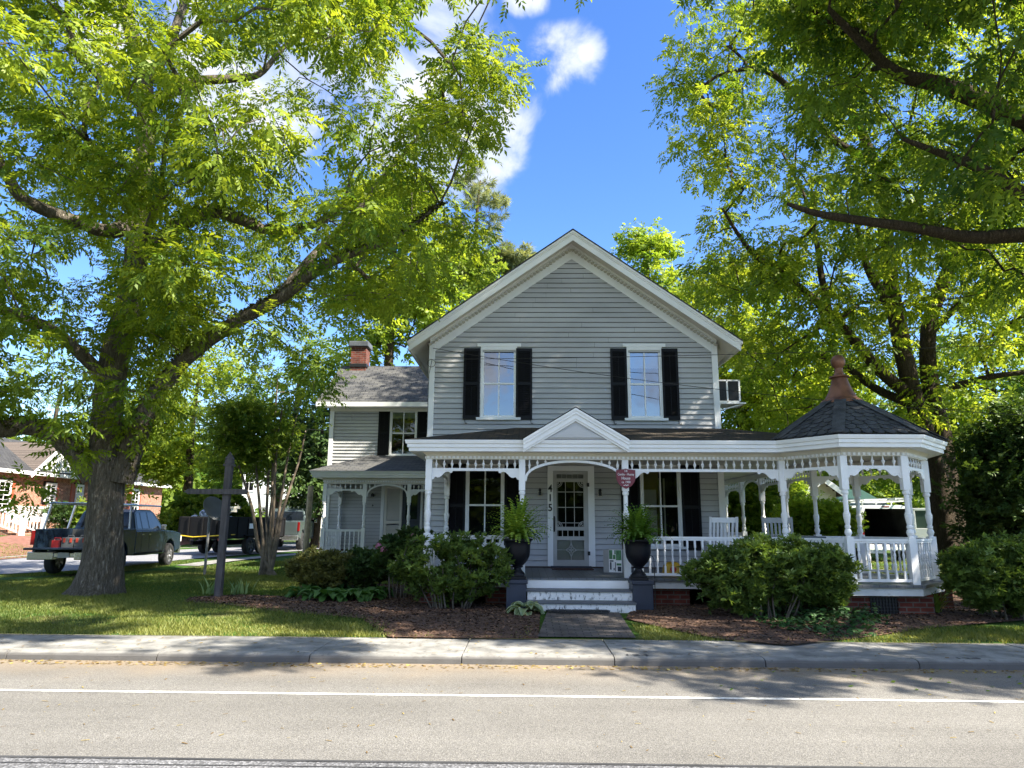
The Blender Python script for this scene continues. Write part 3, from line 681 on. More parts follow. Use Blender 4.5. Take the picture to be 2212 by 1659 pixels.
# wing door: louvred leaf and slate storm door
s = MB(); s.box(-4.76, -4.66, 23.13, 23.19, .7, 2.9); s.box(-3.45, -3.38, 23.13, 23.19, .7, 2.9); s.box(-4.66, -3.45, 23.13, 23.19, 2.82, 2.9); wd = s.build('side_door', WHITE, H)
s = MB(); s.box(-4.64, -4.56, 23.12, 23.16, .72, 2.8); s.box(-4.14, -4.06, 23.12, 23.16, .72, 2.8)
for z in (.72, 1.55, 2.7): s.box(-4.56, -4.14, 23.12, 23.16, z, z+.1)
for k in range(44):
    z = .84+k*.0425
    if 1.5 < z < 1.68: continue
    s.add([(-4.56, 23.125, z-.015), (-4.14, 23.125, z-.015), (-4.14, 23.15, z+.02), (-4.56, 23.15, z+.02)], [(0, 1, 2, 3)])
s.build('louvred_leaf', CREAM, wd)
s = MB(); s.box(-4.05, -3.46, 23.17, 23.2, .7, 2.81); s.build('storm_door', NAVY, wd)
s = MB(); s.quad((-3.95, 23.165, 1.7), (-3.56, 23.165, 1.7), (-3.56, 23.165, 2.7), (-3.95, 23.165, 2.7)); s.build('pane', MIDGLASS, wd)
for x in (-5.05, -3.12):
    s = MB(); s.lathe([(.05, 0), (.055, .08), (.02, .11)], 10, (x, 23.12, 2.42)); s.tube([(x, 23.15, 2.1), (x+.02, 23.1, 2.15), (x+.05, 23.1, 2.12)], .012, 5); s.build('wall_lantern', IRON, H)

# ---------------------------------------------------------------- porch
PTS = dict(L0=(-1.72, 15.40), P1=(-1.77, 12.8), P2=(-.06, 12.8), P3=(1.82, 12.8), A=(4.64, 12.75), B=(5.32, 11.8), C=(6.33, 11.8), D=(7.17, 12.7),
           D2=(7.45, 13.8), C2=(6.78, 14.5), B2=(5.92, 14.5), S1=(5.92, 16.1), S2=(5.92, 17.7), S3=(5.92, 19.3), S4=(5.92, 20.9))
MAINPATH = [(-1.77, 15.45)] + [PTS[k] for k in ('P1', 'A', 'B', 'C', 'D', 'D2', 'C2', 'B2', 'S4')]
def offs(path, o):
    P = [Vector(p) for p in path]; out = []
    for i, p in enumerate(P):
        ns = []
        if i > 0: d = (p-P[i-1]).normalized(); ns.append(Vector((d.y, -d.x)))
        if i < len(P)-1: d = (P[i+1]-p).normalized(); ns.append(Vector((d.y, -d.x)))
        if len(ns) == 1: out.append(p+ns[0]*o)
        else:
            b = (ns[0]+ns[1]); b.normalize(); out.append(p+b*(o/max(.35, b.dot(ns[0]))))
    return out
def sweep(mb, path, prof, m=0):
    rings = []
    for o, z in prof: rings.append([(q.x, q.y, z) for q in offs(path, o)])
    n = len(path); vs = [r_[i] for i in range(n) for r_ in rings]; k = len(prof)
    mb.add(vs, [(i*k+j, i*k+(j+1) % k, (i+1)*k+(j+1) % k, (i+1)*k+j) for i in range(n-1) for j in range(k)] + [tuple(range(k)), tuple((n-1)*k+j for j in range(k))], m)
FL = .66; BEAM = 2.74
CORN = [(.06, 2.865), (.33, 2.86), (.33, 2.925), (.36, 2.93), (.36, 2.985), (.385, 2.995), (.40, 3.045), (.40, 3.058), (.05, 3.06)]
TRIM = [(-.055, 2.74), (.05, 2.74), (.05, 2.80), (.075, 2.83), (.11, 2.862), (-.055, 2.862)]
s = MB(); sweep(s, MAINPATH, CORN); cor = s.build('porch_cornice', WHITE, H)
s = MB(); sweep(s, MAINPATH, TRIM); bm_ = s.build('porch_beam', CREAM, H)
def dentils(par, path, z=2.755, sp=.077, o=.05):
    s = MB(); P = offs(path, o)
    for i in range(len(P)-1):
        a, b = P[i], P[i+1]; d = b-a; L_ = d.length; d.normalize(); n = Vector((d.y, -d.x)); k = int(L_/sp)
        for j in range(k):
            c = a+d*((j+.5)*L_/k)
            s.beam((c.x-d.x*.02+n.x*.013, c.y-d.y*.02+n.y*.013, z+.02), (c.x+d.x*.02+n.x*.013, c.y+d.y*.02+n.y*.013, z+.02), .028, .042)
    s.build('dentil_trim', WHITE, par)
dentils(bm_, MAINPATH)
# ceiling
s = MB(); s.quad((-2.0, 12.6, 2.875), (4.35, 12.6, 2.875), (4.35, 15.5, 2.875), (-2.0, 15.5, 2.875)); s.quad((4.35, 12.85, 2.875), (5.92, 12.85, 2.875), (5.92, 20.9, 2.875), (4.35, 20.9, 2.875))
s.add([(*PTS[k], 2.877) for k in ('A', 'B', 'C', 'D', 'D2', 'C2', 'B2')], [tuple(range(7))]); s.build('porch_ceiling', CREAM, H)
# post
def postmesh(h=2.09, b=.115, lo=.76, up=1.53):
    s = MB(); k = b/2
    s.box(-k, k, -k, k, 0, lo); s.box(-k, k, -k, k, up, h)
    L_ = up-lo; pr = [(0, .055), (.015, .034), (.05, .050), (.09, .058), (.14, .050), (.17, .034), (.19, .046), (.235, .046), (.25, .034), (.30, .042), (.42, .056), (.49, .058), (.50, .048), (.52, .048), (.53, .040), (.9, .039), (.91, .054), (.935, .058), (.965, .058), (.98, .048), (1, .05)]
    s.lathe([(r, lo+t*L_) for t, r in pr], 16, cap=False)
    me = s.mesh('porch_post', WHITE)
    return me
PM = postmesh()
def post(k, par=None): return inst('porch_post', PM, par or H, (*PTS[k], FL-.01))
for k in PTS: post(k)
bs = MB(); q = .017
bs.box(-q, q, -q, q, 0, .13); bs.box(-q, q, -q, q, .47, .60)
bs.lathe([(r, .13+t*.34) for t, r in [(0, .017), (.04, .011), (.12, .017), (.3, .023), (.42, .016), (.47, .012), (.5, .019), (.53, .012), (.58, .015), (.8, .021), (.93, .012), (1, .017)]], 8, cap=False)
BALM = bs.mesh('baluster', WHITE)
bs = MB(); bs.lathe([(.012, 0), (.010, .02), (.020, .05), (.029, .075), (.029, .085), (.016, .10), (.012, .12), (.010, .16)], 8); SPM = bs.mesh('spindle', WHITE)
def railing(a, b, par=None, z=FL, top=.70, bot=.06, sp=.135, full=True, mbal=None, mat=None, hs=None):
    a, b = Vector((*a, 0)), Vector((*b, 0)); d = (b-a); L_ = d.length; d.normalize(); a2 = a+d*.055; b2 = b-d*.055
    s = MB(); s.beam(a2+Vector((0, 0, z+top)), b2+Vector((0, 0, z+top)), .07, .035); s.beam(a2+Vector((0, 0, z+top-.03)), b2+Vector((0, 0, z+top-.03)), .04, .04)
    s.beam(a2+Vector((0, 0, z+bot)), b2+Vector((0, 0, z+bot)), .045, .045)
    r_ = s.build('porch_railing', mat or WHITE, par or H)
    n = max(2, round(L_/sp)-1); rz = math.atan2(d.y, d.x); h = top-.05-bot-.02
    for k in range(n):
        c = a+d*(L_*(k+1)/(n+1)); inst('baluster', mbal or BALM, r_, (c.x, c.y, z+bot+.02), rz, (1, 1, h/.60))
    return r_
BR = [(0, 0), (.38, 0), (.375, -.025), (.345, -.04), (.325, -.022), (.29, -.012), (.25, -.022), (.215, -.05), (.18, -.09), (.14, -.118), (.10, -.122), (.07, -.108), (.052, -.118), (.035, -.15), (0, -.16)]
def bracket(par, c, d, z, sc=1, th=.035, mat=None):
    s = MB(); n = Vector((d.y, -d.x, 0))
    s.prism([(p*sc, q*sc) for p, q in BR], -th/2, th/2, lambda u, zz, t: tuple(Vector((c[0], c[1], z+zz))+d*u+n*t))
    return s.build('bracket', mat or WHITE, par)
def frieze(a, b, arch=False, par=None, br=True, z=BEAM, sp=.138, bscale=1):
    a, b = Vector((*a, 0)), Vector((*b, 0)); d = (b-a); L_ = d.length; d.normalize()
    s = MB(); zb = z-.16
    if not arch:
        s.beam(a+d*.05+Vector((0, 0, zb-.025)), b-d*.05+Vector((0, 0, zb-.025)), .045, .05)
    else:
        n = 20; cx = L_/2; w = cx-.06; pts = []
        for k in range(n+1):
            t = math.pi*k/n; pts.append((cx-w*math.cos(t), z-.385+.36*math.sin(t)**.8))
        for k in range(n):
            (u0, z0), (u1, z1) = pts[k], pts[k+1]
            s.beam(a+d*(u0)+Vector((0, 0, z0)), a+d*(u1+.004)+Vector((0, 0, z1)), .04, .045)
    f = s.build('porch_frieze', WHITE, par or H)
    n = max(2, round((L_-.115)/sp)-1)
    for k in range(n):
        u = .06+(L_-.12)*(k+.5)/n; c = a+d*u; h = .16
        if arch:
            q = abs(u-L_/2)/(L_/2-.06)
            zz = z-.385+.36*max(0, 1-q*q)**.4
            h = z-zz-.02
            if h < .05: continue
            h = min(h, .24)
        inst('spindle', SPM, f, (c.x, c.y, z-h), 0, (1, 1, h/.16))
    if br and not arch:
        bscale = min(bscale, (L_-.12)/.80)
        bracket(f, a+d*.055, d, zb-.05, bscale); bracket(f, b-d*.055, -d, zb-.05, bscale)
    return f
g = PTS
for p, q in (('L0', 'P1'), ('P1', 'P2'), ('P3', 'A'), ('A', 'B'), ('B', 'C'), ('C', 'D'), ('D', 'D2'), ('D2', 'C2'), ('C2', 'B2'), ('B2', 'S1'), ('S1', 'S2'), ('S3', 'S4')):
    frieze(g[p], g[q])
    railing(g[p], g[q])
frieze(g['P2'], g['P3'], arch=True); frieze(g['S2'], g['S3'], arch=True)
# floor, skirt, foundation
FP = [(q.x, q.y) for q in offs(MAINPATH, .16)]
fl = [(-1.93, 15.48)] + FP[1:] + [(4.36, 20.9), (4.36, 15.48)]
fl[1] = (-1.93, 12.62)
bm2 = bmesh.new(); vs = [bm2.verts.new((x, y, FL)) for x, y in fl]; f_ = bm2.faces.new(vs); bmesh.ops.recalc_face_normals(bm2, faces=[f_])
r_ = bmesh.ops.extrude_face_region(bm2, geom=[f_]); bmesh.ops.translate(bm2, vec=(0, 0, -.045), verts=[v for v in r_['geom'] if isinstance(v, bmesh.types.BMVert)])
me = bpy.data.meshes.new('porch_floor'); bm2.transform(FR[H.name].inverted()); bmesh.ops.recalc_face_normals(bm2, faces=bm2.faces); bm2.to_mesh(me); bm2.free(); 
def deckmat():
    m, nt, out = newmat('deck_boards'); L = nt.links.new
    b = N(nt, 'ShaderNodeBsdfPrincipled'); b.inputs['Roughness'].default_value = .45
    g = N(nt, 'ShaderNodeNewGeometry'); s = N(nt, 'ShaderNodeSeparateXYZ'); L(g.outputs['Position'], s.inputs[0])
    c = N(nt, 'ShaderNodeCombineXYZ'); L(s.outputs[1], c.inputs[0]); L(s.outputs[0], c.inputs[1])
    bt = N(nt, 'ShaderNodeTexBrick', offset=0); bt.inputs['Scale'].default_value = 1; bt.inputs['Brick Width'].default_value = 30; bt.inputs['Row Height'].default_value = .135; bt.inputs['Mortar Size'].default_value = .005
    bt.inputs['Color1'].default_value = (.085, .095, .105, 1); bt.inputs['Color2'].default_value = (.11, .12, .13, 1); bt.inputs['Mortar'].default_value = (.02, .02, .025, 1)
    L(c.outputs[0], bt.inputs['Vector']); L(bt.outputs['Color'], b.inputs['Base Color']); L(b.outputs[0], out.inputs[0]); return m
me.materials.append(deckmat()); link('porch_floor', me, H)
s = MB(); sk = [(-1.77, 15.45), (-1.77, 12.8)] + [g[k] for k in ('A', 'B', 'C', 'D', 'D2', 'C2', 'B2', 'S4')]
sweep(s, sk, [(.08, .49), (.115, .49), (.115, .615), (.08, .615)])
s.build('porch_skirt', paint('weathered_white_board', (.62, .64, .63), .6, .06, 3, dirt=((.35, .37, .33), 4, .58)), H)
for x0, x1 in ((-1.85, -1.3), (-.7, -.2), (2.15, 2.9), (3.5, 4.0)):
    s = MB(); s.box(x0, x1, 12.78, 13.2, .05, .49); s.build('brick_pier', BRICK, H)
for k in ('A', 'B', 'C', 'D', 'D2'):
    x, y = g[k]; s = MB(); s.box(x-.3, x+.3, y+.06, y+.46, .05, .49); s.build('brick_pier', BRICK, H)
s = MB(); s.box(-2.2, 4.35, 15.5, 15.7, .05, .69); s.build('brick_foundation', BRICK, H)
s = MB(); s.box(-6.6, -2.2, 23.2, 23.4, .1, .72); s.build('brick_foundation', BRICK, H)
s = MB(); s.box(5.6, 6.05, 11.86, 11.89, .2, .49)
for k in range(9): s.box(5.6+k*.05, 5.615+k*.05, 11.84, 11.86, .2, .49)
for k in range(5): s.box(5.6, 6.05, 11.83, 11.85, .24+k*.05, .25+k*.05)
s.build('crawl_vent', IRON, H)
# steps
RIS = []; m0 = 0
tr = MB()
for k, (y, z0, z1) in enumerate(((12.47, .50, .625), (12.17, .335, .465), (11.88, .15, .30))):
    rs_ = MB(); rs_.box(.03+.01*k, 1.79+.01*k, y, y+.32, z0, z1); RIS.append((rs_, k))
    if k: tr.box(.0+.01*k, 1.80+.01*k, y-.03, y+.30, z1+.001, z1+.035)
st = tr.build('porch_steps', DECK, H, bevel=.006)
for rs_, k in RIS: rs_.build('riser', WHITE if k == 0 else STEPW, st)
for x0, x1 in ((-.33, .03), (1.86, 2.2)) if False else ((-.315, .02), (1.80, 2.14)):
    s = MB(); s.box(x0, x1, 12.08, 12.42, .10, .60); s.box(x0-.025, x1+.025, 12.055, 12.445, .60, .665); s.build('step_pier', NAVY, H, bevel=.008)
# porch roof
E = offs(MAINPATH, .405); ZE, ZW = 3.062, 3.70
s = MB()
e0 = (-2.175, 15.5, ZE); e1 = (-2.175, 12.395, ZE); w0 = (-.2, 15.5, ZW); w1 = (4.35, 15.5, ZW); w2 = (4.35, 21, ZW); hc = (6.325, 12.38, ZE); e3 = (6.325, 21.2, ZE)
s.add([e0, e1, w0], [(0, 1, 2)]); s.add([e1, hc, w1, w0], [(0, 1, 2, 3)]); s.add([hc, e3, w2, w1], [(0, 1, 2, 3)])
pr_ = s.build('porch_roof', SHINGP, H)
# small entrance pediment
zp = lambda X: 3.63-.60*abs(X-.90)
s = MB()
for t0, t1, y0, y1 in ((.0, .045, 12.29, 12.42), (.045, .10, 12.31, 12.42), (.10, .19, 12.335, 12.42), (.19, .23, 12.36, 12.42)):
    rake(s, y0, y1, t0, t1, -.04, 1.84, zr=zp, xc=.90)
ped = s.build('entrance_pediment', WHITE, H)
s = MB(); s.add([(-.04, 12.40, 3.07), (1.84, 12.40, 3.07), (.9, 12.40, 3.50)], [(0, 1, 2)]); s.build('pediment_panel', SIDING, ped)
s = MB(); s.prism([(.42, 3.10), (.9, 3.33), (1.38, 3.10)], 12.37, 12.395, lambda u, z, d: (u, d, z)); s.build('pediment_inset', SIDING, ped)
s = MB(); a0 = (.9, 12.29, 3.65); bk = (.9, 15.2, 3.65)
s.add([a0, bk, (-.07, 12.29, 3.065), (-.07, 12.40, 3.065)], [(0, 1, 3, 2)]); s.add([a0, bk, (1.87, 12.29, 3.065), (1.87, 12.40, 3.065)], [(0, 1, 3, 2)]); s.build('pediment_roof', SHING, ped)
# gazebo roof
GC = Vector((5.97, 13.05)); ring = [E[2], E[3], E[4], E[5], E[6], E[7], E[8], Vector((4.75, 14.4))]
top = []
for q in ring:
    d = (q-GC).normalized(); top.append(GC+d*.33)
s = MB(); tb = MB(); ZT = 3.87
for i in range(8):
    a, b = ring[i], ring[(i+1) % 8]; c, d = top[(i+1) % 8], top[i]
    A3, B3, C3, D3 = Vector((*a, ZE+.006)), Vector((*b, ZE+.006)), Vector((*c, ZT)), Vector((*d, ZT))
    s.quad(A3, B3, C3, D3)
    nrm = (B3-A3).cross(D3-A3).normalized()
    if nrm.z < 0: nrm = -nrm
    rows = 9
    for r0 in range(rows):
        v0, v1 = r0/rows, min(1, (r0+1.35)/rows)
        l0, l1 = A3.lerp(D3, v0), B3.lerp(C3, v0); m0_, m1_ = A3.lerp(D3, v1), B3.lerp(C3, v1); vt = (r0+.42)/rows
        k0_, k1_ = A3.lerp(D3, vt), B3.lerp(C3, vt)
        n = max(1, round((l1-l0).length/.21)); off = .5*(r0 % 2)
        for k in range(-1, n+1):
            u0, u1 = (k+off)/n, (k+1+off)/n
            if u1 <= 0.02 or u0 >= .98: continue
            U = lambda u: min(1, max(0, u))
            g0, g1 = u0+.04/n, u1-.04/n
            up0, up1 = nrm*.016, nrm*.004
            pts = [l0.lerp(l1, U(g0+.28/n))+up0, l0.lerp(l1, U(g1-.28/n))+up0, k0_.lerp(k1_, U(g1))+nrm*.012, m0_.lerp(m1_, U(g1))+up1, m0_.lerp(m1_, U(g0))+up1, k0_.lerp(k1_, U(g0))+nrm*.012]
            if (pts[0]-pts[2]).length < .02 and (pts[5]-pts[2]).length < .03: continue
            lo = [p-nrm*.012 for p in pts]
            nn = len(tb.v); tb.v += [tuple(p) for p in pts+lo]
            tb.f.append(tuple(nn+j for j in range(6))); tb.m.append(0)
            for j in (0, 1, 5): tb.f.append((nn+j, nn+(j+1) % 6, nn+6+(j+1) % 6, nn+6+j)); tb.m.append(1)
gr_ = s.build('gazebo_roof', IRON, H)
tb.build('shingle_tabs', [TAB, IRON], gr_, recalc=False)
s = MB()
for i in range(8):
    A3, D3 = Vector((*ring[i], ZE+.03)), Vector((*top[i], ZT+.02)); s.beam(A3, D3, .20, .012)
s.build('hip_cap', TAB, gr_)
fs = MB(); fs.lathe([(.40, 3.80), (.385, 3.86), (.36, 3.90), (.30, 3.93), (.27, 3.98), (.215, 4.08), (.17, 4.20), (.135, 4.33), (.185, 4.345), (.175, 4.37), (.12, 4.385), (.09, 4.42), (.072, 4.47), (.072, 4.53), (.085, 4.55), (.10, 4.565), (.122, 4.61), (.13, 4.66), (.12, 4.71), (.09, 4.76), (.04, 4.79), (.0, 4.795)], 20, (GC.x, GC.y, 0), cap=False)
fs.build('finial', COPPER, gr_, smooth=True, auto=True)

# ---------------------------------------------------------------- side wing porch
WPP = [(-6.1, 23.15), (-6.1, 21.3), (-2.25, 21.3)]
s = MB(); sweep(s, WPP, [(o, z+.05) for o, z in CORN]); s.build('wing_porch_cornice', WHITE, H)
s = MB(); sweep(s, WPP, [(o, z+.05 if z > 2.8 else z) for o, z in TRIM]); wb_ = s.build('wing_porch_beam', CREAM, H); dentils(wb_, WPP, 2.79)
for x, y in ((-6.1, 21.3), (-4.88, 21.3), (-3.53, 21.3), (-6.1, 23.1)): inst('porch_post', PM, H, (x, y, FL-.01))
for a_, b_, ar in (((-6.1, 23.1), (-6.1, 21.3), 0), ((-6.1, 21.3), (-4.88, 21.3), 0), ((-4.88, 21.3), (-3.53, 21.3), 1), ((-3.53, 21.3), (-2.22, 21.3), 0)):
    frieze(a_, b_, arch=bool(ar))
    if not ar: railing(a_, b_)
s = MB(); s.box(-6.25, -2.2, 21.12, 23.2, FL-.05, FL); s.build('wing_porch_floor', DECK, H)
s = MB(); s.box(-6.2, -2.2, 21.2, 21.24, .45, FL-.05); s.box(-6.2, -6.16, 21.24, 23.2, .45, FL-.05); s.build('porch_skirt', WHITE, H)
s = MB(); s.quad((-6.1, 21.3, 2.9), (-2.2, 21.3, 2.9), (-2.2, 23.2, 2.9), (-6.1, 23.2, 2.9)); s.build('porch_ceiling', CREAM, H)
s = MB(); e0, e1, e2, w0, w1 = (-6.52, 23.2, 3.11), (-6.52, 20.88, 3.11), (-2.2, 20.88, 3.11), (-5.2, 23.2, 3.80), (-2.2, 23.2, 3.80)
s.add([e0, e1, w0], [(0, 1, 2)]); s.add([e1, e2, w1, w0], [(0, 1, 2, 3)]); s.build('wing_porch_roof', SHINGY, H)
# ---------------------------------------------------------------- front door
du = lambda x: .606+(x-725)/370*.769
dz = lambda y: 2.73-(y-232)/883*2.03
s = MB()
s.box(.488, .606, 15.43, 15.5, .69, 2.84); s.box(1.375, 1.515, 15.43, 15.5, .69, 2.84); s.box(.488, 1.515, 15.425, 15.5, 2.735, 2.84)
dr = s.build('front_door', WHITE, H)
s = MB(); y0, y1 = 15.445, 15.475
Bx = lambda a, b, c, d, p=0: s.box(du(a), du(b), y0-p, y1, dz(d), dz(c))
for q in ((725, 765, 232, 1115), (1048, 1095, 232, 1115), (765, 1048, 232, 262), (765, 1048, 302, 335), (765, 1048, 757, 790), (765, 1048, 845, 880), (765, 1048, 1062, 1115)): Bx(*q)
for x in (858, 950): Bx(x-3, x+3, 335, 757, -.01)
for y in (430, 575, 720): Bx(765, 1048, y-3, y+3, -.01)
for x in (823, 880, 940, 997): Bx(x-4, x+4, 790, 845, -.008)
for x in (820, 870, 930, 990): Bx(x-3, x+3, 262, 302, -.008)
Bx(909, 915, 880, 1062, -.008); Bx(765, 1048, 967, 973, -.008)
s.build('screen_frame', GREYDOOR, dr)
s = MB(); Yo = y0+.012
def arc(cx, cy, r, a0, a1, w=.008, n=10):
    pts = [(du(cx)+r*math.cos(a0+(a1-a0)*k/n), Yo, dz(cy)+r*math.sin(a0+(a1-a0)*k/n)) for k in range(n+1)]
    s.tube(pts, w, 5)
for cx, cy, a in ((765, 335, -math.pi/2), (1048, 335, math.pi), (765, 757, 0), (1048, 757, math.pi/2)):
    for r in (.045, .09, .12): arc(cx, cy, r, a, a+math.pi/2)
    s.tube([(du(cx), Yo, dz(cy)), (du(cx)+.10*math.cos(a+math.pi/4), Yo, dz(cy)+.10*math.sin(a+math.pi/4))], .006, 5)
for k in range(4):
    a = k*math.pi/2; cx, cz = du(912), dz(970)
    s.tube([(cx+.12*math.cos(a), Yo, cz+.14*math.sin(a)), (cx+.06*math.cos(a+.785), Yo, cz+.07*math.sin(a+.785)), (cx+.12*math.cos(a+math.pi/2), Yo, cz+.14*math.sin(a+math.pi/2))], .008, 5)
    s.tube([(cx+.04*math.cos(a+.785)+.022*math.cos(t), Yo, cz+.045*math.sin(a+.785)+.022*math.sin(t)) for t in [j*math.pi/4 for j in range(9)]], .005, 5)
s.build('screen_scrollwork', GREYDOOR, dr)
s = MB(); s.box(.62, 1.36, 15.50, 15.53, .70, 1.25); s.box(.62, .72, 15.5, 15.53, 1.25, 2.75); s.box(1.28, 1.36, 15.5, 15.53, 1.25, 2.75); s.box(.62, 1.36, 15.5, 15.53, 2.55, 2.75)
s.build('inner_leaf', GREYDOOR, dr)
s = MB(); s.quad((.61, 15.47, .7), (1.37, 15.47, .7), (1.37, 15.47, 2.73), (.61, 15.47, 2.73)); s.build('screen_pane', DARKGLASS, dr)
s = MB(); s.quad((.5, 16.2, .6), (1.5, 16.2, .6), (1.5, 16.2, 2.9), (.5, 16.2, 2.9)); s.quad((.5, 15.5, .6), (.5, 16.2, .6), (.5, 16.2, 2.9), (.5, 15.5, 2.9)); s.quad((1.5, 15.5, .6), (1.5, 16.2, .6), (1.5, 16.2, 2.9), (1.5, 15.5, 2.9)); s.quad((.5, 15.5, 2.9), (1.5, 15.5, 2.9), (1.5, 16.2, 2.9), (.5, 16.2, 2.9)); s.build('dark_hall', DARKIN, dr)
s = MB(); s.tube([(du(738), 15.44, dz(660)), (du(738), 15.41, dz(690)), (du(738), 15.40, dz(730)), (du(738), 15.41, dz(770)), (du(738), 15.44, dz(800))], [.018, .010, .014, .010, .018], 7); s.box(du(728), du(748), 15.435, 15.445, dz(790), dz(670)); s.build('handle', IRON, dr)
for y in (362, 1000):
    s = MB(); s.box(du(1083), du(1108), 15.42, 15.445, dz(y+18), dz(y-18)); s.build('hinge', IRON, dr)
for ch_, y in (('4', 400), ('1', 490), ('5', 582)):
    me = textmesh(ch_, .215, .004, IRON, 'house_number', bold=.02); o = link('house_number', me, dr)
    o.matrix_local = FR[H.name].inverted() @ Matrix.Translation((.545, 15.422, dz(y))) @ Matrix.Rotation(math.pi/2, 4, 'X') @ Matrix.Diagonal((.9, 1, 1, 1))
for x in (587, 1222):
    s = MB(); c = du(x); s.box(c-.045, c+.045, 15.47, 15.478, dz(472), dz(425), 1); s.box(c-.032, c+.032, 15.38, 15.47, dz(465), dz(432)); s.lathe([(.02, 0), (.035, .05), (.0, .09)], 8, (c, 15.42, dz(432))); s.build('wall_sconce', [IRON, CREAM], H)
s = MB(); s.box(.55, 1.42, 15.33, 15.46, .66, .70); s.build('threshold', NAVY, H)
s = MB(); s.box(4.36, 4.5, 15.9, 16.5, 4.3, 4.36); s.box(4.36, 5.08, 15.88, 16.5, 4.325, 4.36); s.tube([(5.0, 15.95, 4.32), (4.38, 15.95, 4.15)], .015, 5); s.build('unit_shelf', WHITE, H)
# ================================================================ things on and round the porch
t = thing('window_air_conditioner', 'white window air conditioner sticking out of the upstairs side wall', 'air conditioner', (4.4, 16.2, 4.36))
s = MB(); x0, x1, ya, yb, z0, z1 = 4.44, 4.98, 15.92, 16.45, 4.365, 4.90
s.box(x0, x1, ya+.02, yb, z0, z1)
for a, b, c, d in ((x0, x1, z0, z0+.04), (x0, x1, z1-.035, z1), (x0, x0+.025, z0, z1), (x1-.04, x1, z0, z1), (4.66, 4.70, z0, z1)): s.box(a, b, ya, ya+.02, c, d)
s.build('housing', WHITE, t, bevel=.006)
s = MB()
for a, b in ((x0+.025, 4.66), (4.70, x1-.04)):
    s.box(a, b, ya+.012, ya+.021, z0+.04, z1-.035)
    for k in range(18): z = z0+.05+k*.0245; s.box(a+.01, b-.01, ya+.004, ya+.014, z, z+.007)
s.build('grille', IRON, t)
# shield sign
t = thing('shield_sign', 'small burgundy shield plaque with white lettering hung on the porch post right of the arch', 'sign', (1.82, 12.70, 2.22))
def sh(u0, w, h, z0):
    return [(u0, z0+h), (u0+w*.14, z0+h*.965), (u0+w*.5, z0+h*.93), (u0+w*.5, z0+h*.52), (u0+w*.44, z0+h*.34), (u0+w*.28, z0+h*.14), (u0, z0), (u0-w*.28, z0+h*.14), (u0-w*.44, z0+h*.34), (u0-w*.5, z0+h*.52), (u0-w*.5, z0+h*.93), (u0-w*.14, z0+h*.965)]
BURG = paint('burgundy_enamel', (.17, .022, .035), .4, .05)
s = MB(); s.prism(sh(1.82, .345, .365, 2.215), 12.70, 12.72, lambda u, z, d: (u, d, z)); s.build('sign_board', BURG, t)
s = MB(); s.box(1.81, 1.83, 12.72, 12.76, 2.3, 2.5); s.build('sign_bracket', IRON, t)
for txt, z, sz in (('14', 2.535, .062), ('Combs - Hussey', 2.475, .052), ('House', 2.405, .064), ('ca. 1900', 2.335, .050)):
    me = textmesh(txt, sz, .0015, WHITE, 'lettering'); o = link('lettering', me, t)
    W = Matrix.Translation((1.82, 12.697, z)) @ Matrix.Rotation(math.pi/2, 4, 'X') @ Matrix.Diagonal((.86 if len(txt) > 9 else .95, 1.15, 1, 1))
    o.matrix_local = FR[t.name].inverted() @ W
s = MB()
for dx, dz_ in ((-.03, .0), (-.012, .012), (.006, -.002), (.022, .012), (.036, 0), (.0, -.014)): s.lathe([(.0, -.002), (.009, 0), (0, .002)], 7, (1.82+dx, 12.697, 2.278+dz_), M=None)
for k, dx in enumerate((-.034, -.01, .014, .034)): s.prism([(1.82+dx+.011*math.cos(a), 2.277+.008*(k % 2)+.008*math.sin(a)) for a in [j*math.pi/4 for j in range(8)]], 12.697, 12.70, lambda u, z, d: (u, d, z))
s.build('emblem', WHITE, t)
# carton
t = thing('cardboard_box', 'white and green printed carton standing on the porch floor right of the door', 'box', (1.78, 14.2, .66), R(-16))
GREENP = paint('green_print', (.08, .22, .09), .5, .2, 20); GREYP = paint('grey_carton', (.34, .34, .33), .7, .05)
s = MB(); s.box(-.2, .16, -.2, .2, 0, .44); s.build('carton', GREYP, t, local=True, bevel=.004)
s = MB(); s.box(-.09, .162, -.204, -.201, .01, .44); s.build('printed_face', WHITE, t, local=True)
s = MB()
for a, b, c, d, m in ((-.085, -.02, .26, .43, 0), (-.01, .04, .26, .34, 0), (.05, .155, .24, .43, 0), (.02, .045, .35, .43, 0), (-.07, -.04, .06, .2, 1), (-.075, .0, .21, .235, 1), (.03, .045, .03, .2, 1), (.08, .15, .03, .12, 1), (.0, .02, .05, .09, 1), (.06, .15, .14, .18, 0)): s.box(a, b, -.2065, -.2045, c, d, m)
s.build('printing', [GREENP, NAVY], t, local=True)
# doormat, foot mat
s = MB(); s.box(-.43, .43, -.26, .26, 0, .018); t = s.build('doormat', paint('red_brown_mat', (.06, .03, .03), .95, .3, 30, .5), None, bevel=.006); t.location = (.98, 14.95, .662)
tag(t, 'dark reddish doormat lying in front of the screen door', 'doormat')
s = MB(); s.prism([(-.52, -.06), (-.5, .0), (.5, .0), (.52, -.06), (.48, -.26), (.3, -.34), (-.3, -.34), (-.48, -.26)], 0, .02, lambda u, z, d: (u, z, d))
for k in range(8): s.box(-.44+k*.115, -.34+k*.115, -.27, -.04, .02, .03)
t = s.build('rubber_mat', IRON, None); t.location = (.86, 11.84, .20); tag(t, 'black ribbed rubber mat at the foot of the porch steps', 'doormat')
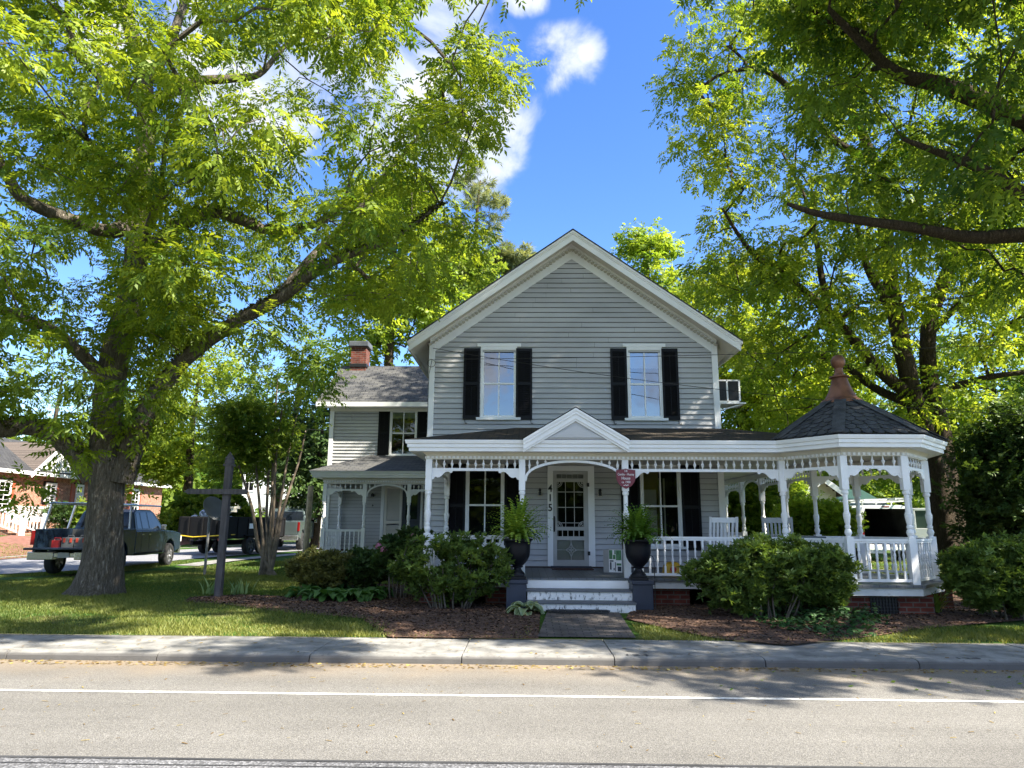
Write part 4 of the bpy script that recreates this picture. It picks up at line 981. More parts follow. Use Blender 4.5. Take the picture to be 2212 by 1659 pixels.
# urns
def urn(x, y, z, lab):
    t = thing('planter_urn', lab, 'planter', (x, y, z), 0, 'urns beside the porch steps')
    s = MB(); s.box(-.145, .145, -.145, .145, 0, .045); s.box(-.125, .125, -.125, .125, .045, .08); s.build('base', URN, t, local=True, bevel=.008)
    s = MB(); s.lathe([(.125, .08), (.12, .10), (.085, .135), (.065, .165), (.06, .185), (.09, .195), (.095, .21), (.085, .22), (.115, .245), (.165, .30), (.20, .37), (.215, .45), (.218, .54), (.225, .60), (.245, .635), (.262, .645), (.262, .665), (.245, .67), (.235, .65), (.20, .62), (0, .62)], 32, cap=False)
    s.build('bowl', URN, t, smooth=True, local=True, auto=True); return t
urn(1.93, 12.25, .665, 'black urn planter on the pier right of the steps')
urn(-.13, 12.25, .665, 'black urn planter on the pier left of the steps')
# fern
def fern(name, loc, rad, hgt, n, lab, cat, mat, group=None, w=.055, seed=1, droop=1.7, wide=1):
    rg = np.random.default_rng(seed); V = []; Fc = []; T = []; k0 = 0
    for k in range(n):
        az = rg.uniform(0, 2*np.pi); el = rg.uniform(.15, 1.35)**1; Ln = rg.uniform(.7, 1.1)*(hgt*math.sin(el)+rad*math.cos(el))*1.15
        m = 13; P_ = []; p = np.array([rg.normal(0, .04), rg.normal(0, .04), 0.]); e = min(1.5, el+.35)
        for i in range(m+1):
            P_.append(p.copy()); d = np.array([math.cos(az)*math.cos(e), math.sin(az)*math.cos(e), math.sin(e)]); p = p+d*Ln/m; e -= droop*(.02+.16*(i/m)**1.5)*(1.6-el); az += rg.normal(0, .03)
        P_ = np.array(P_); side = np.array([-math.sin(az), math.cos(az), 0]); ti = np.clip(rg.normal(.45, .25), 0, 1)
        for i in range(1, m+1):
            t_ = i/m; ww = w*(1-abs(t_-.35)**1.5*1.3)*rg.uniform(.85, 1.15); ax = P_[i]-P_[i-1]; ax = ax/np.linalg.norm(ax)
            for sg in (-1, 1):
                b = P_[i-1]; e_ = b+side*sg*ww+ax*ww*.35+np.array([0, 0, -.25*ww]); h = ax*Ln/m*.36*wide
                V += [b-h, b+side*sg*ww*.5+ax*0-h*.3, e_, b+h]; Fc.append([k0, k0+1, k0+2, k0+3]); T += [ti]*4; k0 += 4
    me = npmesh(name, np.array(V), np.array(Fc), mat, np.array(T)); o = link(name, me); o.location = loc; return tag(o, lab, cat, group)
FERN = leafmat('fern_green', (.05, .13, .015), (.28, .40, .06), gloss=.08, k=.45)
FERND = leafmat('fern_dark_green', (.04, .11, .012), (.16, .28, .04), gloss=.08, k=.45)
fern('fern', (-.13, 12.25, 1.30), .38, .60, 230, 'bright green sword fern in the left urn', 'fern', FERN, 'ferns in the urns', seed=3)
fern('fern', (1.93, 12.25, 1.30), .40, .46, 230, 'darker green sword fern in the right urn', 'fern', FERND, 'ferns in the urns', seed=4, wide=1.2)
# rocking chairs
def rocker(loc, rz, lab, mat=WHITE):
    t = thing('rocking_chair', lab, 'rocking chair', loc, rz, 'rocking chairs on the porch')
    P = lambda nm, s: s.build(nm, mat, t, local=True)
    s = MB()
    for x in (-.25, .25): s.beam((x, .22, .05), (x*1.03, .46, 1.08), .045, .04)
    s.beam((-.26, .44, 1.02), (.26, .44, 1.02), .03, .10); s.beam((-.25, .30, .47), (.25, .30, .47), .03, .06)
    for k in range(6): x = -.18+k*.072; s.beam((x, .295, .46), (x, .44, 1.02), .04, .016)
    P('backrest', s)
    s = MB()
    for k in range(7): s.beam((-.25, -.22+k*.075, .40-k*.006), (.25, -.22+k*.075, .40-k*.006), .06, .018)
    P('seat', s)
    for x in (-.27, .27):
        s = MB(); s.beam((x, -.26, .62), (x, .34, .60), .08, .022); P('armrest', s)
        s = MB(); s.tube([(x, -.42+.9*k/9, .03+.14*((k/9-.45)*1.1)**2*2.2) for k in range(10)], .022, 6); P('rocker', s)
        s = MB(); s.beam((x*.93, -.24, .05), (x, -.24, .62), .04, .04); P('leg', s)
    s = MB(); s.beam((-.25, -.24, .22), (.25, -.24, .22), .025, .025); s.beam((-.25, -.24, .38), (.25, -.24, .38), .03, .05); P('stretcher', s); return t
rocker((3.86, 14.3, FL+.0), R(180), 'white rocking chair seen from behind, by the house corner')
OLDW = paint('weathered_white', (.45, .46, .46), .6, .08)
rocker((4.72, 14.55, FL), R(75), 'grey-white rocking chair leaning back in profile, left of the slatted one', OLDW)
rocker((5.02, 14.15, FL), R(158), 'grey-white rocking chair with slatted back angled towards the gazebo', OLDW)
s = MB(); s.box(-.33, .33, -.2, .2, .58, .70); s.box(-.36, .36, -.23, .23, .70, .73)
for x in (-.3, .3):
    for y in (-.17, .17): s.box(x-.025, x+.025, y-.025, y+.025, 0, .58)
t = s.build('planter_table', paint('slate_painted_planter', (.10, .13, .15), .6, .1), None, bevel=.005); t.location = (5.15, 13.35, FL); tag(t, 'slate grey trough table inside the gazebo', 'table')
# yellow toy truck / bags on the porch floor
YEL = paint('yellow_bag', (.55, .33, .02), .5, .15, 12, .3); RED = paint('red_print', (.45, .03, .02), .5, .1)
for k, (x, lab) in enumerate(((2.72, 'yellow bag with a red print lying on the porch floor behind the railing'), (3.12, 'second yellow bag, nearer the shrub, behind the railing'))):
    s = MB()
    s.grid(lambda u, v: (.19*(2*u-1)*(1-.15*abs(2*v-1)**3), .13*(2*v-1), .24*(max(0, 1-(2*u-1)**4)*max(0, 1-(2*v-1)**4))**.45+.012*math.sin(9*u+5*v)), 10, 8)
    t = s.build('bag', YEL, None, smooth=True); t.location = (x, 13.35, FL+.002); t.rotation_euler = (0, 0, .2*k); tag(t, lab, 'bag', 'yellow bags on the porch')
    FR[t.name] = Matrix.Translation(t.location)
    s = MB(); s.prism([(.06*math.cos(a), .12+.05*math.sin(a)) for a in [j*math.pi/5 for j in range(10)]], -.135, -.125, lambda u, z, d: (u, d, z)); s.build('print', RED, t, local=True)
# garden hook
s = MB(); s.tube([(2.16, 12.02, .15), (2.155, 12.02, 1.02), (2.13, 12.02, 1.07), (2.09, 12.02, 1.08), (2.07, 12.02, 1.04)], .007, 6)
tag(s.build('garden_hook', IRON), 'thin black hooked garden stake beside the right pier', 'garden stake')

# ---------------------------------------------------------------- lawn furniture of the left side
POSTG = paint('grey_stained_wood', (.085, .076, .08), .8, .2, 6, .3, s3=(3, 3, .4))
t = thing('sign_post', 'tall dark grey wooden sign post with crossarm and no board, on the lawn', 'sign post', (-5.83, 13.62, .17))
s = MB(); k = .062; s.box(-5.83-k, -5.83+k, 13.62-k, 13.62+k, .12, 2.80); s.box(-5.83-.075, -5.83+.075, 13.62-.075, 13.62+.075, .12, .42) if False else None; s.build('post', POSTG, t, bevel=.006)
s = MB(); s.box(-5.92, -5.74, 13.53, 13.71, 2.66, 2.70); s.box(-5.90, -5.76, 13.55, 13.69, 2.72, 2.76)
s.add([(-5.90, 13.55, 2.80), (-5.76, 13.55, 2.80), (-5.76, 13.69, 2.80), (-5.90, 13.69, 2.80), (-5.83, 13.62, 2.95)], [(0, 1, 4), (1, 2, 4), (2, 3, 4), (3, 0, 4), (0, 1, 2, 3)]); s.build('cap', POSTG, t)
s = MB(); s.prism([(-6.62, 2.16), (-6.55, 2.21), (-5.42, 2.21), (-5.38, 2.16), (-5.42, 2.11), (-6.55, 2.11)], 13.50, 13.555, lambda u, z, d: (u, d, z)); s.build('crossarm', POSTG, t)
DISH = paint('grey_dish', (.16, .165, .17), .55, .1)
t = thing('satellite_dish', 'grey oval satellite dish edge-on on a thin steel pole behind the sign post', 'satellite dish', (-8.55, 19.0, .2))
s = MB(); s.tube([(-8.55, 19.0, .15), (-8.55, 19.0, 1.78)], .035, 8); s.build('pole', DISH, t)
s = MB(); M_ = Matrix.Translation((-8.42, 19.0, 1.93)) @ Matrix.Rotation(R(-28), 4, 'Z') @ Matrix.Rotation(R(62), 4, 'Y')
s.lathe([(0, -.06), (.12, -.055), (.24, -.035), (.36, .0), (.37, .005), (.36, .012), (.24, -.02), (0, -.045)], 20, M=M_, cap=False); s.build('reflector', DISH, t, smooth=True)
s = MB(); s.tube([(-8.38, 19, 1.66), (-8.1, 18.95, 1.72), (-7.86, 18.9, 1.88)], .018, 6); s.build('arm', DISH, t)
s = MB(); s.box(-7.92, -7.78, 18.84, 18.96, 1.84, 1.92); s.box(-7.98, -7.70, 18.86, 18.94, 1.93, 1.99); s.build('feed_horn', CREAM, t)
s = MB(); s.tube([(-8.05, 26.0, .2), (-8.0, 26.0, 2.9)], [.12, .10], 10); t = s.build('wooden_pole', paint('weathered_pole', (.30, .25, .16), .9, .2, 5)); tag(t, 'stubby weathered wooden pole left of the side porch', 'pole')
# wires
WIREM = paint('black_wire', (.012, .012, .012), .6, .1)
def wire(a, b, sag, lab, r=.007, n=24, grp='wires crossing the house front'):
    a, b = Vector(a), Vector(b); s = MB()
    s.tube([a.lerp(b, k/n)+Vector((0, 0, -sag*4*(k/n)*(1-k/n))) for k in range(n+1)], r, 4); tag(s.build('power_line', WIREM), lab, 'wire', grp)
a = at(935, 752, 15.38); b = at(2212, 796, 13.6); wire(a, a+(b-a)*2.2, .95, 'upper black wire running from the top of the left corner board to the right')
a = at(938, 776, 15.38); b = at(2212, 712, 13.6); wire(a, a+(b-a)*2.2, .30, 'lower-starting black wire that rises to the right over the right upstairs window')
s = MB(); s.tube([(-2.15+.09*math.cos(k*.52), 15.40, 5.16+.09*math.sin(k*.52)) for k in range(13)], .006, 5); s.tube([(-2.14, 15.42, 5.25), (-2.2, 15.42, 4.9), (-2.205, 15.42, 3.5)], .006, 5); tag(s.build('cable_loop', WIREM), 'loop of loose cable on the left corner board', 'cable')
wire(at(283, 846, 26), at(560, 940, 30), .2, 'pale wire seen right of the big trunk', .012, grp='wires behind the big tree')
wire(at(330, 842, 27), at(700, 930, 31), .3, 'thin wire just above the pale one right of the big trunk', .010, grp='wires behind the big tree')
# ================================================================ foliage engine
def frame_from(d, roll):
    """orthonormal frames (n,3,3) columns x,y(dir),z"""
    d = d/np.linalg.norm(d, axis=1, keepdims=True)
    up = np.tile(np.array([0, 0, 1.]), (len(d), 1)); x = np.cross(d, up); nx_ = np.linalg.norm(x, axis=1, keepdims=True)
    x = np.where(nx_ > 1e-3, x/np.maximum(nx_, 1e-6), np.array([1., 0, 0])); z = np.cross(x, d)
    c, s = np.cos(roll)[:, None], np.sin(roll)[:, None]
    x2 = x*c+z*s; z2 = -x*s+z*c
    return np.stack([x2, d, z2], -1)
def leafquads(leaves):
    """leaves: list of (base, dir, side, length, width) -> verts, quads (kite with a crease)"""
    V = []; Q = []
    for b, d, s, l, w in leaves:
        b, d, s = map(lambda q: np.array(q, float), (b, d, s)); n = np.cross(s, d)
        k = len(V); V += [b, b+d*l*.42+s*w+n*w*.25, b+d*l-n*l*.06, b+d*l*.42-s*w+n*w*.25]; Q.append([k, k+1, k+2, k+3])
    return np.array(V), np.array(Q)
def tpl_frond(rg, L=.30, pairs=5, ll=.112, lw=.022, droop=.8):
    lv = []; p = np.array([0, 0, 0.]); e = .25
    for i in range(pairs+1):
        d = np.array([0, math.cos(e), math.sin(e)]); p = p+d*L/(pairs+1); e -= droop/(pairs+1)*rg.uniform(.6, 1.4)
        if i == pairs: lv.append((p, d, (1, 0, 0), ll*1.05, lw)); break
        for sg in (-1, 1):
            a = rg.uniform(.75, 1.15); ld = np.array([sg*math.sin(a), math.cos(a)*.9, -.15-rg.uniform(0, .45)]); ld /= np.linalg.norm(ld)
            sd = np.cross(ld, [0, 0, 1.]); sd /= np.linalg.norm(sd); sd = sd+np.array([0, 0, rg.normal(0, .4)]); sd /= np.linalg.norm(sd)
            lv.append((p, ld, sd, ll*(.75+.5*i/pairs)*rg.uniform(.85, 1.15), lw*rg.uniform(.85, 1.2)))
    return leafquads(lv)
def tpl_sprig(rg, n=6, spread=.22, ll=.12, lw=.035, star=False):
    lv = []
    for i in range(n):
        t = i/n; b = np.array([0, spread*t, 0]) if not star else np.zeros(3)
        a = rg.uniform(0, 2*np.pi) if star else (1 if i % 2 else -1)*rg.uniform(.4, 1.2)
        ld = np.array([math.cos(a), math.sin(a), rg.uniform(-.1, .9)]) if star else np.array([math.sin(a), math.cos(a), rg.normal(-.1, .45)])
        ld /= np.linalg.norm(ld); sd = np.cross(ld, [0, 0, 1.]); sd /= max(1e-6, np.linalg.norm(sd)); sd = sd+np.array([0, 0, rg.normal(0, .5)]); sd /= np.linalg.norm(sd)
        lv.append((b, ld, sd, ll*rg.uniform(.7, 1.2), lw*rg.uniform(.8, 1.2)))
    return leafquads(lv)
def tpl_needles(rg, n=16, ll=.16, lw=.006):
    lv = []
    for i in range(n):
        v = rg.normal(0, 1, 3); v[1] = abs(v[1])+.3; v /= np.linalg.norm(v); sd = np.cross(v, [0, 0, 1.]); sd /= np.linalg.norm(sd); lv.append(((0, 0, 0), v, sd, ll*rg.uniform(.8, 1.2), lw))
    return leafquads(lv)
def scatter(tpls, pos, dirs, roll, scale, tint, rg):
    """instances of the templates -> one numpy mesh"""
    Vs = []; Fs = []; Ts = []; k = 0; pick = rg.integers(0, len(tpls), len(pos)); M = frame_from(dirs, roll)
    for j, (tv, tq) in enumerate(tpls):
        sel = np.where(pick == j)[0]
        if not len(sel): continue
        v = np.einsum('nij,mj->nmi', M[sel], tv)*scale[sel][:, None, None]+pos[sel][:, None, :]
        n, m = v.shape[:2]
        fq = (tq[None]+(np.arange(n)*m)[:, None, None]).reshape(-1, 4)+k
        Vs.append(v.reshape(-1, 3)); Fs.append(fq)
        Ts.append(np.clip(np.repeat(tint[sel], m)+np.repeat(rg.normal(0, .07, n*(m//4)), 4), 0, 1)); k += n*m
    return np.concatenate(Vs), np.concatenate(Fs), np.concatenate(Ts)
def clumps_to_leaves(C, rad, per, rg, tpls, out=None, droop=.35, flat=.75, smin=.8, smax=1.2, tj=.18, tbase=None, upb=0.):
    """C (n,3) clump centres"""
    n = len(C); idx = np.repeat(np.arange(n), per); m = len(idx)
    o = rg.normal(0, 1, (m, 3)); o /= np.linalg.norm(o, axis=1, keepdims=True); rr = rg.uniform(.15, 1, m)**.6
    o[:, 2] *= flat; off = o*(rr*np.repeat(rad, per))[:, None]
    pos = C[idx]+off
    d = o.copy(); d[:, 2] = d[:, 2]*.6-droop+upb; d += rg.normal(0, .3, (m, 3))
    ct = rg.uniform(0, 1, n) if tbase is None else tbase
    tint = np.clip(ct[idx]*.6+.2+rg.normal(0, tj, m), 0, 1)
    return scatter(tpls, pos, d, rg.normal(0, .5, m), rg.uniform(smin, smax, m), tint, rg)
def grow(limbs, C, rg, base, tipr=.010, seg=.55, arch=.18, taper=.42, maxr=.16, bias=.25, lowr=0.):
    """limbs: list of (points, radii) ; C clump centres ; returns MB of twigs reaching every clump"""
    P = []; par = []; fixed = []
    for pts, rad in limbs:
        for i, p in enumerate(pts): P.append(np.array(p, float)); par.append(-1); fixed.append(rad[i])
    P = list(P); paths = []
    A = np.array(P); o = []
    dist = np.array([np.min(np.linalg.norm(A-c, axis=1)) for c in C]); order = np.argsort(dist)
    base = np.array(base, float); D = list(np.linalg.norm(A-base, axis=1)); Parr = np.zeros((len(P)+len(C)*8, 3)); Parr[:len(P)] = A; cnt = len(P)
    Darr = np.zeros(len(Parr)); Darr[:cnt] = D; count = np.zeros(len(Parr)); par = par+[-1]*(len(Parr)-len(par)); F_ = np.zeros(len(Parr)); F_[:cnt] = fixed
    for ci in order:
        c = C[ci]; dc = np.linalg.norm(c-base); d = np.linalg.norm(Parr[:cnt]-c, axis=1)
        sc_ = d + bias*np.maximum(0, Darr[:cnt]-dc*.98)*3 + np.where(F_[:cnt] > maxr*1.6, .35, 0)
        j = int(np.argmin(sc_)); L_ = d[j]; n = int(min(7, max(2, round(L_/seg))))
        a = Parr[j].copy(); side = rg.normal(0, 1, 3); side /= np.linalg.norm(side); pr = j; path = [j]
        for k in range(1, n+1):
            t = k/n; q = a+(c-a)*t+side*math.sin(t*math.pi)*L_*.10+np.array([0, 0, arch*L_*math.sin(t*math.pi)*.6])+rg.normal(0, .035*min(1, L_), 3)*(k < n)
            Parr[cnt] = q; Darr[cnt] = np.linalg.norm(q-base); par[cnt] = pr; pr = cnt; path.append(cnt); cnt += 1
        k = pr
        while k != -1 and F_[k] == 0: count[k] += 1; k = par[k]
        paths.append(path)
    mb = MB()
    for path in paths:
        r_ = []
        for i, k in enumerate(path):
            kk = path[1] if (i == 0) else k
            r = min(maxr, tipr*max(1, count[kk])**taper)
            r_.append(r)
        if path and F_[path[0]] == 0: r_[0] = min(r_[0], maxr)
        r_[-1] *= .6
        mb.tube([Parr[k] for k in path], r_, 4 if max(r_) < .03 else 6, cap=False)
    return mb
def crown_points(n, ells, rg, accept=None, shell=.35, mind=0.):
    """random points in a union of ellipsoids [(cx,cy,cz,rx,ry,rz)], thinned in the middle"""
    vol = np.array([e[3]*e[4]*e[5] for e in ells]); vol = vol/vol.sum(); out = []
    tot = 0
    while tot < n:
        e = ells[rg.choice(len(ells), p=vol)]; v = rg.normal(0, 1, (n, 3)); v /= np.linalg.norm(v, axis=1, keepdims=True); r = rg.uniform(shell, 1, n)**.5
        k = max(4, n//6); p = (v*r[:, None]*np.array(e[3:6])+np.array(e[:3]))[:k]
        if accept is not None: p = p[accept(p)]
        out.append(p); tot += len(p)
    return np.concatenate(out)[:n]
FRONDS = [tpl_frond(np.random.default_rng(s_)) for s_ in range(7)]
FRONDS_S = [tpl_frond(np.random.default_rng(s_+20), L=.28, pairs=4, ll=.125, lw=.027, droop=.9) for s_ in range(6)]
SPRIG = [tpl_sprig(np.random.default_rng(s_+40), 7, .26, .13, .04) for s_ in range(6)]
SPRIGB = [tpl_sprig(np.random.default_rng(s_+50), 6, .42, .21, .06) for s_ in range(6)]
AZAL = [tpl_sprig(np.random.default_rng(s_+60), 9, 0, .075, .0125, star=True) for s_ in range(6)]
NEED = [tpl_needles(np.random.default_rng(s_+70), 16, .24, .010) for s_ in range(4)]
def smooth3(pts, rad, n=5):
    P = [Vector(p) for p in pts]; out = []; ro = []
    for k in range(len(P)-1):
        p0 = P[max(k-1, 0)]; p1 = P[k]; p2 = P[k+1]; p3 = P[min(k+2, len(P)-1)]
        for j in range(n):
            t = j/n; out.append(.5*((2*p1)+(p2-p0)*t+(2*p0-5*p1+4*p2-p3)*t*t+(3*p1-p0-3*p2+p3)*t**3)); ro.append(rad[k]+(rad[k+1]-rad[k])*t)
    out.append(P[-1]); ro.append(rad[-1]); return out, ro
def limbtube(mb, pts, rad, seg=12, amp=.06, rg=None, fine=.12, flare=0):
    """smooth, slightly knobbly limb with bark ridges"""
    L_ = 0
    P, r_ = smooth3(pts, rad, 6); n = len(P); vs = []
    up = Vector((.2, .3, .93))
    ph = rg.uniform(0, 6) if rg is not None else 0
    for i, p in enumerate(P):
        d = (P[min(i+1, n-1)]-P[max(i-1, 0)]).normalized(); x = d.cross(Vector((0, 1, 0)))
        if x.length < .2: x = d.cross(Vector((1, 0, 0)))
        x.normalize(); y = d.cross(x)
        for k in range(seg):
            a = 2*math.pi*k/seg
            w = 1+flare*math.exp(-max(0, p.z-P[0].z-.12)/.20)*max(0, math.sin(a*4+.6)+.45*math.sin(a*7))+amp*math.sin(a*2+ph+i*.25)+amp*.7*math.sin(a*5+i*.4+ph)+amp*.5*math.sin(a*9-i*.9)
            vs.append(p+x*(r_[i]*w*math.cos(a))+y*(r_[i]*w*math.sin(a)))
    mb.add(vs, [(i*seg+k, i*seg+(k+1) % seg, (i+1)*seg+(k+1) % seg, (i+1)*seg+k) for i in range(n-1) for k in range(seg)]+[tuple((n-1)*seg+k for k in range(seg))])
    return P, r_
def tree(name, lab, limbs, ells, nclump, per, rad, tpls, mat, bark, seed, accept=None, group=None, cat='tree', extra=None, flat=.7, droop=.35, tipr=.011, shell=.35, smin=.8, smax=1.2, maxr=.12, amp=.05, seg=10, twigs=True, fine=None):
    rg = np.random.default_rng(seed); base = limbs[0][0][0]
    t = thing(name, lab, cat, base, 0, group)
    mb = MB(); sk = []
    for pts, rd in limbs:
        P, r_ = limbtube(mb, pts, rd, seg, amp, rg, flare=.26 if (pts is limbs[0][0] and cat == 'tree') else 0); sk.append((P, r_))
    mb.build('trunk', bark, t, smooth=True, recalc=False)
    C = crown_points(nclump, ells, rg, accept, shell)
    if extra is not None: C = np.concatenate([C, extra])
    if twigs:
        b = grow(sk, C, rg, base, tipr=tipr, maxr=maxr); b.build('branches', bark, t, recalc=False)
    co, fc, ti = clumps_to_leaves(C, rg.uniform(.7, 1.25, len(C))*rad, per, rg, tpls, flat=flat, droop=droop, smin=smin, smax=smax)
    inv = np.array(FR[t.name].inverted()); co = co@inv[:3, :3].T+inv[:3, 3]
    link('leaf_crown', npmesh('leaf_crown', co, fc, mat, ti), t)
    return t, C
# ================================================================ trees
LP = leafmat('pecan_leaf', (.05, .115, .010), (.25, .33, .026), ((.12, .22, .01), (.52, .58, .03)), gloss=.07, k=.5)
LN = leafmat('walnut_leaf', (.022, .07, .010), (.13, .21, .022), ((.07, .17, .01), (.42, .50, .03)), gloss=.07, k=.52)
LB = leafmat('backyard_leaf', (.06, .13, .012), (.24, .32, .03), ((.17, .28, .01), (.55, .60, .04)), gloss=.06, k=.55)
LY = leafmat('lime_leaf', (.10, .19, .02), (.28, .36, .05), gloss=.06, k=.55)
LD = leafmat('dark_leaf', (.012, .04, .010), (.07, .12, .025), gloss=.25, k=.25)
LM = leafmat('mid_leaf', (.035, .095, .014), (.18, .25, .03), ((.10, .20, .02), (.40, .48, .04)), gloss=.06, k=.5)
LPN = leafmat('pine_needle', (.08, .12, .06), (.30, .34, .19), gloss=.05, k=.3)
LAZ = leafmat('azalea_leaf', (.03, .065, .014), (.16, .25, .05), gloss=.14, k=.35)
LAZ2 = leafmat('bronzed_azalea_leaf', (.045, .05, .015), (.26, .26, .08), gloss=.10, k=.35)
def masker(poly, holes=(), p=.1, seed=1, outside=True, fade=(), gapt=3., sunclear=False):
    rg = np.random.default_rng(seed)
    def f(C):
        x, y, fr = pj(C); inside = (x > -40) & (x < 2252) & (y > -40) & (y < 1700) & fr
        ok = inpoly(x, y, poly)
        for hx, hy, hr in holes: ok &= ~(((x-hx)**2+(y-hy)**2 < hr*hr) & (rg.uniform(0, 1, len(x)) > p))
        for px_, pr_ in fade: ok &= ~(inpoly(x, y, px_) & (rg.uniform(0, 1, len(x)) > pr_))
        gap = (np.sin(C[:, 0]*1.9+C[:, 2]*.7+seed)+np.sin(C[:, 1]*1.7-C[:, 2]*1.3)+np.sin(C[:, 2]*2.1+C[:, 0]*.6)) > -gapt
        if sunclear:   # out-of-view crown trimmed to let sun onto the road and parts of the facade
            ly = C[:, 1]+.392*C[:, 2]; lx = C[:, 0]-.895*C[:, 2]
            gap &= (ly > np.where(lx > 3.5, 7.3, np.where(lx > 1, 8.0, 8.7))) | (lx > 9)
            t = (15.5-C[:, 1])/.28; wx = C[:, 0]-.64*t; wz = C[:, 2]-.715*t
            gap &= ~((t > 0) & (wx > -2.4) & (wx < 4.6) & (wz > 3.2) & (wz < 5.8) & ((np.sin(wx*2.6+1)+np.sin(wz*3.3+wx)) > -.1))
        return ok | (~inside & outside & (C[:, 1] > 2.5) & gap)
    return f
V = lambda x, y, Y: tuple(at(x, y, Y))
# --- the big pecan on the lawn
L_ = [
 ([(-8.32, 13.87, .02), (-8.30, 13.87, .35), (-8.28, 13.86, .9), V(228, 1100, 13.85), V(232, 1000, 13.85), V(234, 880, 13.9), V(250, 760, 14), V(285, 620, 14.1), V(300, 480, 14.1), V(312, 330, 14), V(312, 190, 14), V(275, 30, 14), V(262, -120, 14), V(280, -330, 14)],
  [.56, .41, .35, .33, .34, .27, .265, .245, .225, .20, .17, .14, .10, .04]),
 ([V(262, 1040, 13.8), V(288, 960, 13.75), V(322, 880, 13.6), V(372, 805, 13.5), V(440, 742, 13.3), V(520, 690, 13.1), V(610, 640, 12.9), V(690, 580, 12.7), V(770, 545, 12.5), V(860, 510, 12.4), V(950, 440, 12.4)], [.24, .21, .18, .16, .145, .13, .115, .095, .07, .045, .02]),
 ([V(600, 645, 12.95), V(645, 590, 13.1), V(690, 540, 13.4), V(760, 470, 13.7), V(830, 380, 14), V(900, 300, 14)], [.11, .10, .09, .07, .055, .03]),
 ([V(205, 1030, 13.8), V(170, 985, 13.6), V(120, 940, 13.3), V(60, 920, 13), V(-10, 925, 12.7), V(-120, 880, 12.4), V(-260, 780, 12)], [.24, .21, .19, .17, .16, .12, .07]),
 ([V(292, 560, 14.1), V(350, 520, 13.7), V(400, 480, 13.3), V(460, 458, 12.9), V(520, 475, 12.7), V(590, 500, 12.5), V(670, 490, 12.2), V(760, 430, 12)], [.17, .15, .14, .12, .10, .08, .06, .03]),
 ([V(312, 230, 14), V(370, 200, 14.2), V(430, 175, 14.4), V(500, 170, 14.6), V(560, 160, 14.8), V(610, 105, 15), V(680, 40, 15.3)], [.14, .12, .11, .09, .075, .06, .03]),
 ([V(300, 470, 14.1), V(240, 500, 13.6), V(170, 480, 13), V(90, 450, 12.5), V(40, 420, 12.2), V(0, 350, 12), V(-80, 250, 11.6)], [.17, .15, .13, .12, .11, .09, .04]),
 ([V(240, 830, 13.9), V(180, 770, 13.4), V(110, 710, 12.9), V(50, 690, 12.4), V(-20, 650, 12), V(-120, 560, 11.5)], [.13, .12, .10, .09, .08, .04]),
 ([V(314, 180, 14), V(360, 110, 14.2), V(390, 30, 14.4), V(420, -80, 14.6), V(470, -200, 15)], [.13, .11, .10, .07, .03]),
 ([V(290, 620, 14.1), V(305, 560, 12.9), V(325, 480, 12), V(350, 390, 11.3), V(360, 300, 10.8), V(400, 220, 10.4)], [.12, .09, .07, .05, .03, .012]),
 ([V(270, 700, 14.1), V(300, 640, 15.6), V(340, 560, 17), V(380, 500, 18.5)], [.14, .11, .08, .04]),
 ([V(900, 300, 14), V(935, 235, 14), V(925, 190, 14), V(950, 150, 14.1)], [.035, .03, .02, .01]),
 ([V(960, 258, 13.8), V(1000, 262, 13.8), V(1030, 285, 13.9)], [.03, .04, .03]),
]
PPOLY = [(-60, -60), (835, -60), (850, 30), (800, 120), (820, 170), (900, 240), (1000, 80), (1050, 110), (1115, 155), (1070, 230), (1045, 330), (960, 310), (900, 330), (900, 380), (960, 400), (1010, 480), (1040, 600), (960, 620), (880, 640), (800, 650), (740, 660), (690, 640), (610, 700), (500, 740), (440, 720), (370, 860), (350, 960), (320, 880), (290, 990), (210, 940), (150, 1000), (40, 1010), (-60, 1040)]
PH = [(500, 215, 52), (560, 130, 40), (610, 265, 34), (415, 365, 22), (235, 560, 34), (160, 350, 26), (60, 400, 30), (650, 570, 46), (500, 555, 40), (530, 640, 55), (690, 690, 50), (240, 70, 42), (880, 240, 60), (960, 180, 30), (820, 210, 45), (320, 640, 26), (430, 420, 22), (470, 260, 30), (760, 130, 30), (130, 560, 26), (180, 640, 30), (850, 170, 40), (980, 300, 30), (70, 925, 42), (130, 950, 32), (20, 925, 40), (290, 960, 22), (360, 800, 34), (440, 735, 30), (250, 780, 26), (235, 860, 20), (30, 890, 34), (100, 905, 30), (170, 940, 34), (110, 985, 48), (45, 990, 44)]
pec_t, PC = tree('pecan_tree', 'huge spreading pecan tree with a thick grey trunk on the front lawn', L_, [(-7.5, 13.2, 11.0, 9.0, 6.0, 8.4), (-4.5, 12.8, 9.0, 5.2, 4.6, 4.6), (-9.5, 12.2, 6.2, 5, 4, 3.6)],
     820, 34, .56, FRONDS, LP, BARK, 5, masker(PPOLY, PH, .10, 3, gapt=1.2, sunclear=True), tipr=.010, smin=.8, smax=1.2, seg=28, amp=.045, droop=.25, flat=.6,
     extra=np.array([V(x, y, 13.6) for x, y in ((240, 905), (275, 915), (225, 935), (300, 930), (1010, 110), (1060, 150), (1085, 165), (1030, 190), (960, 230), (1000, 300), (1020, 330), (845, 210), (50, 1062), (668, 790), (680, 850))]))
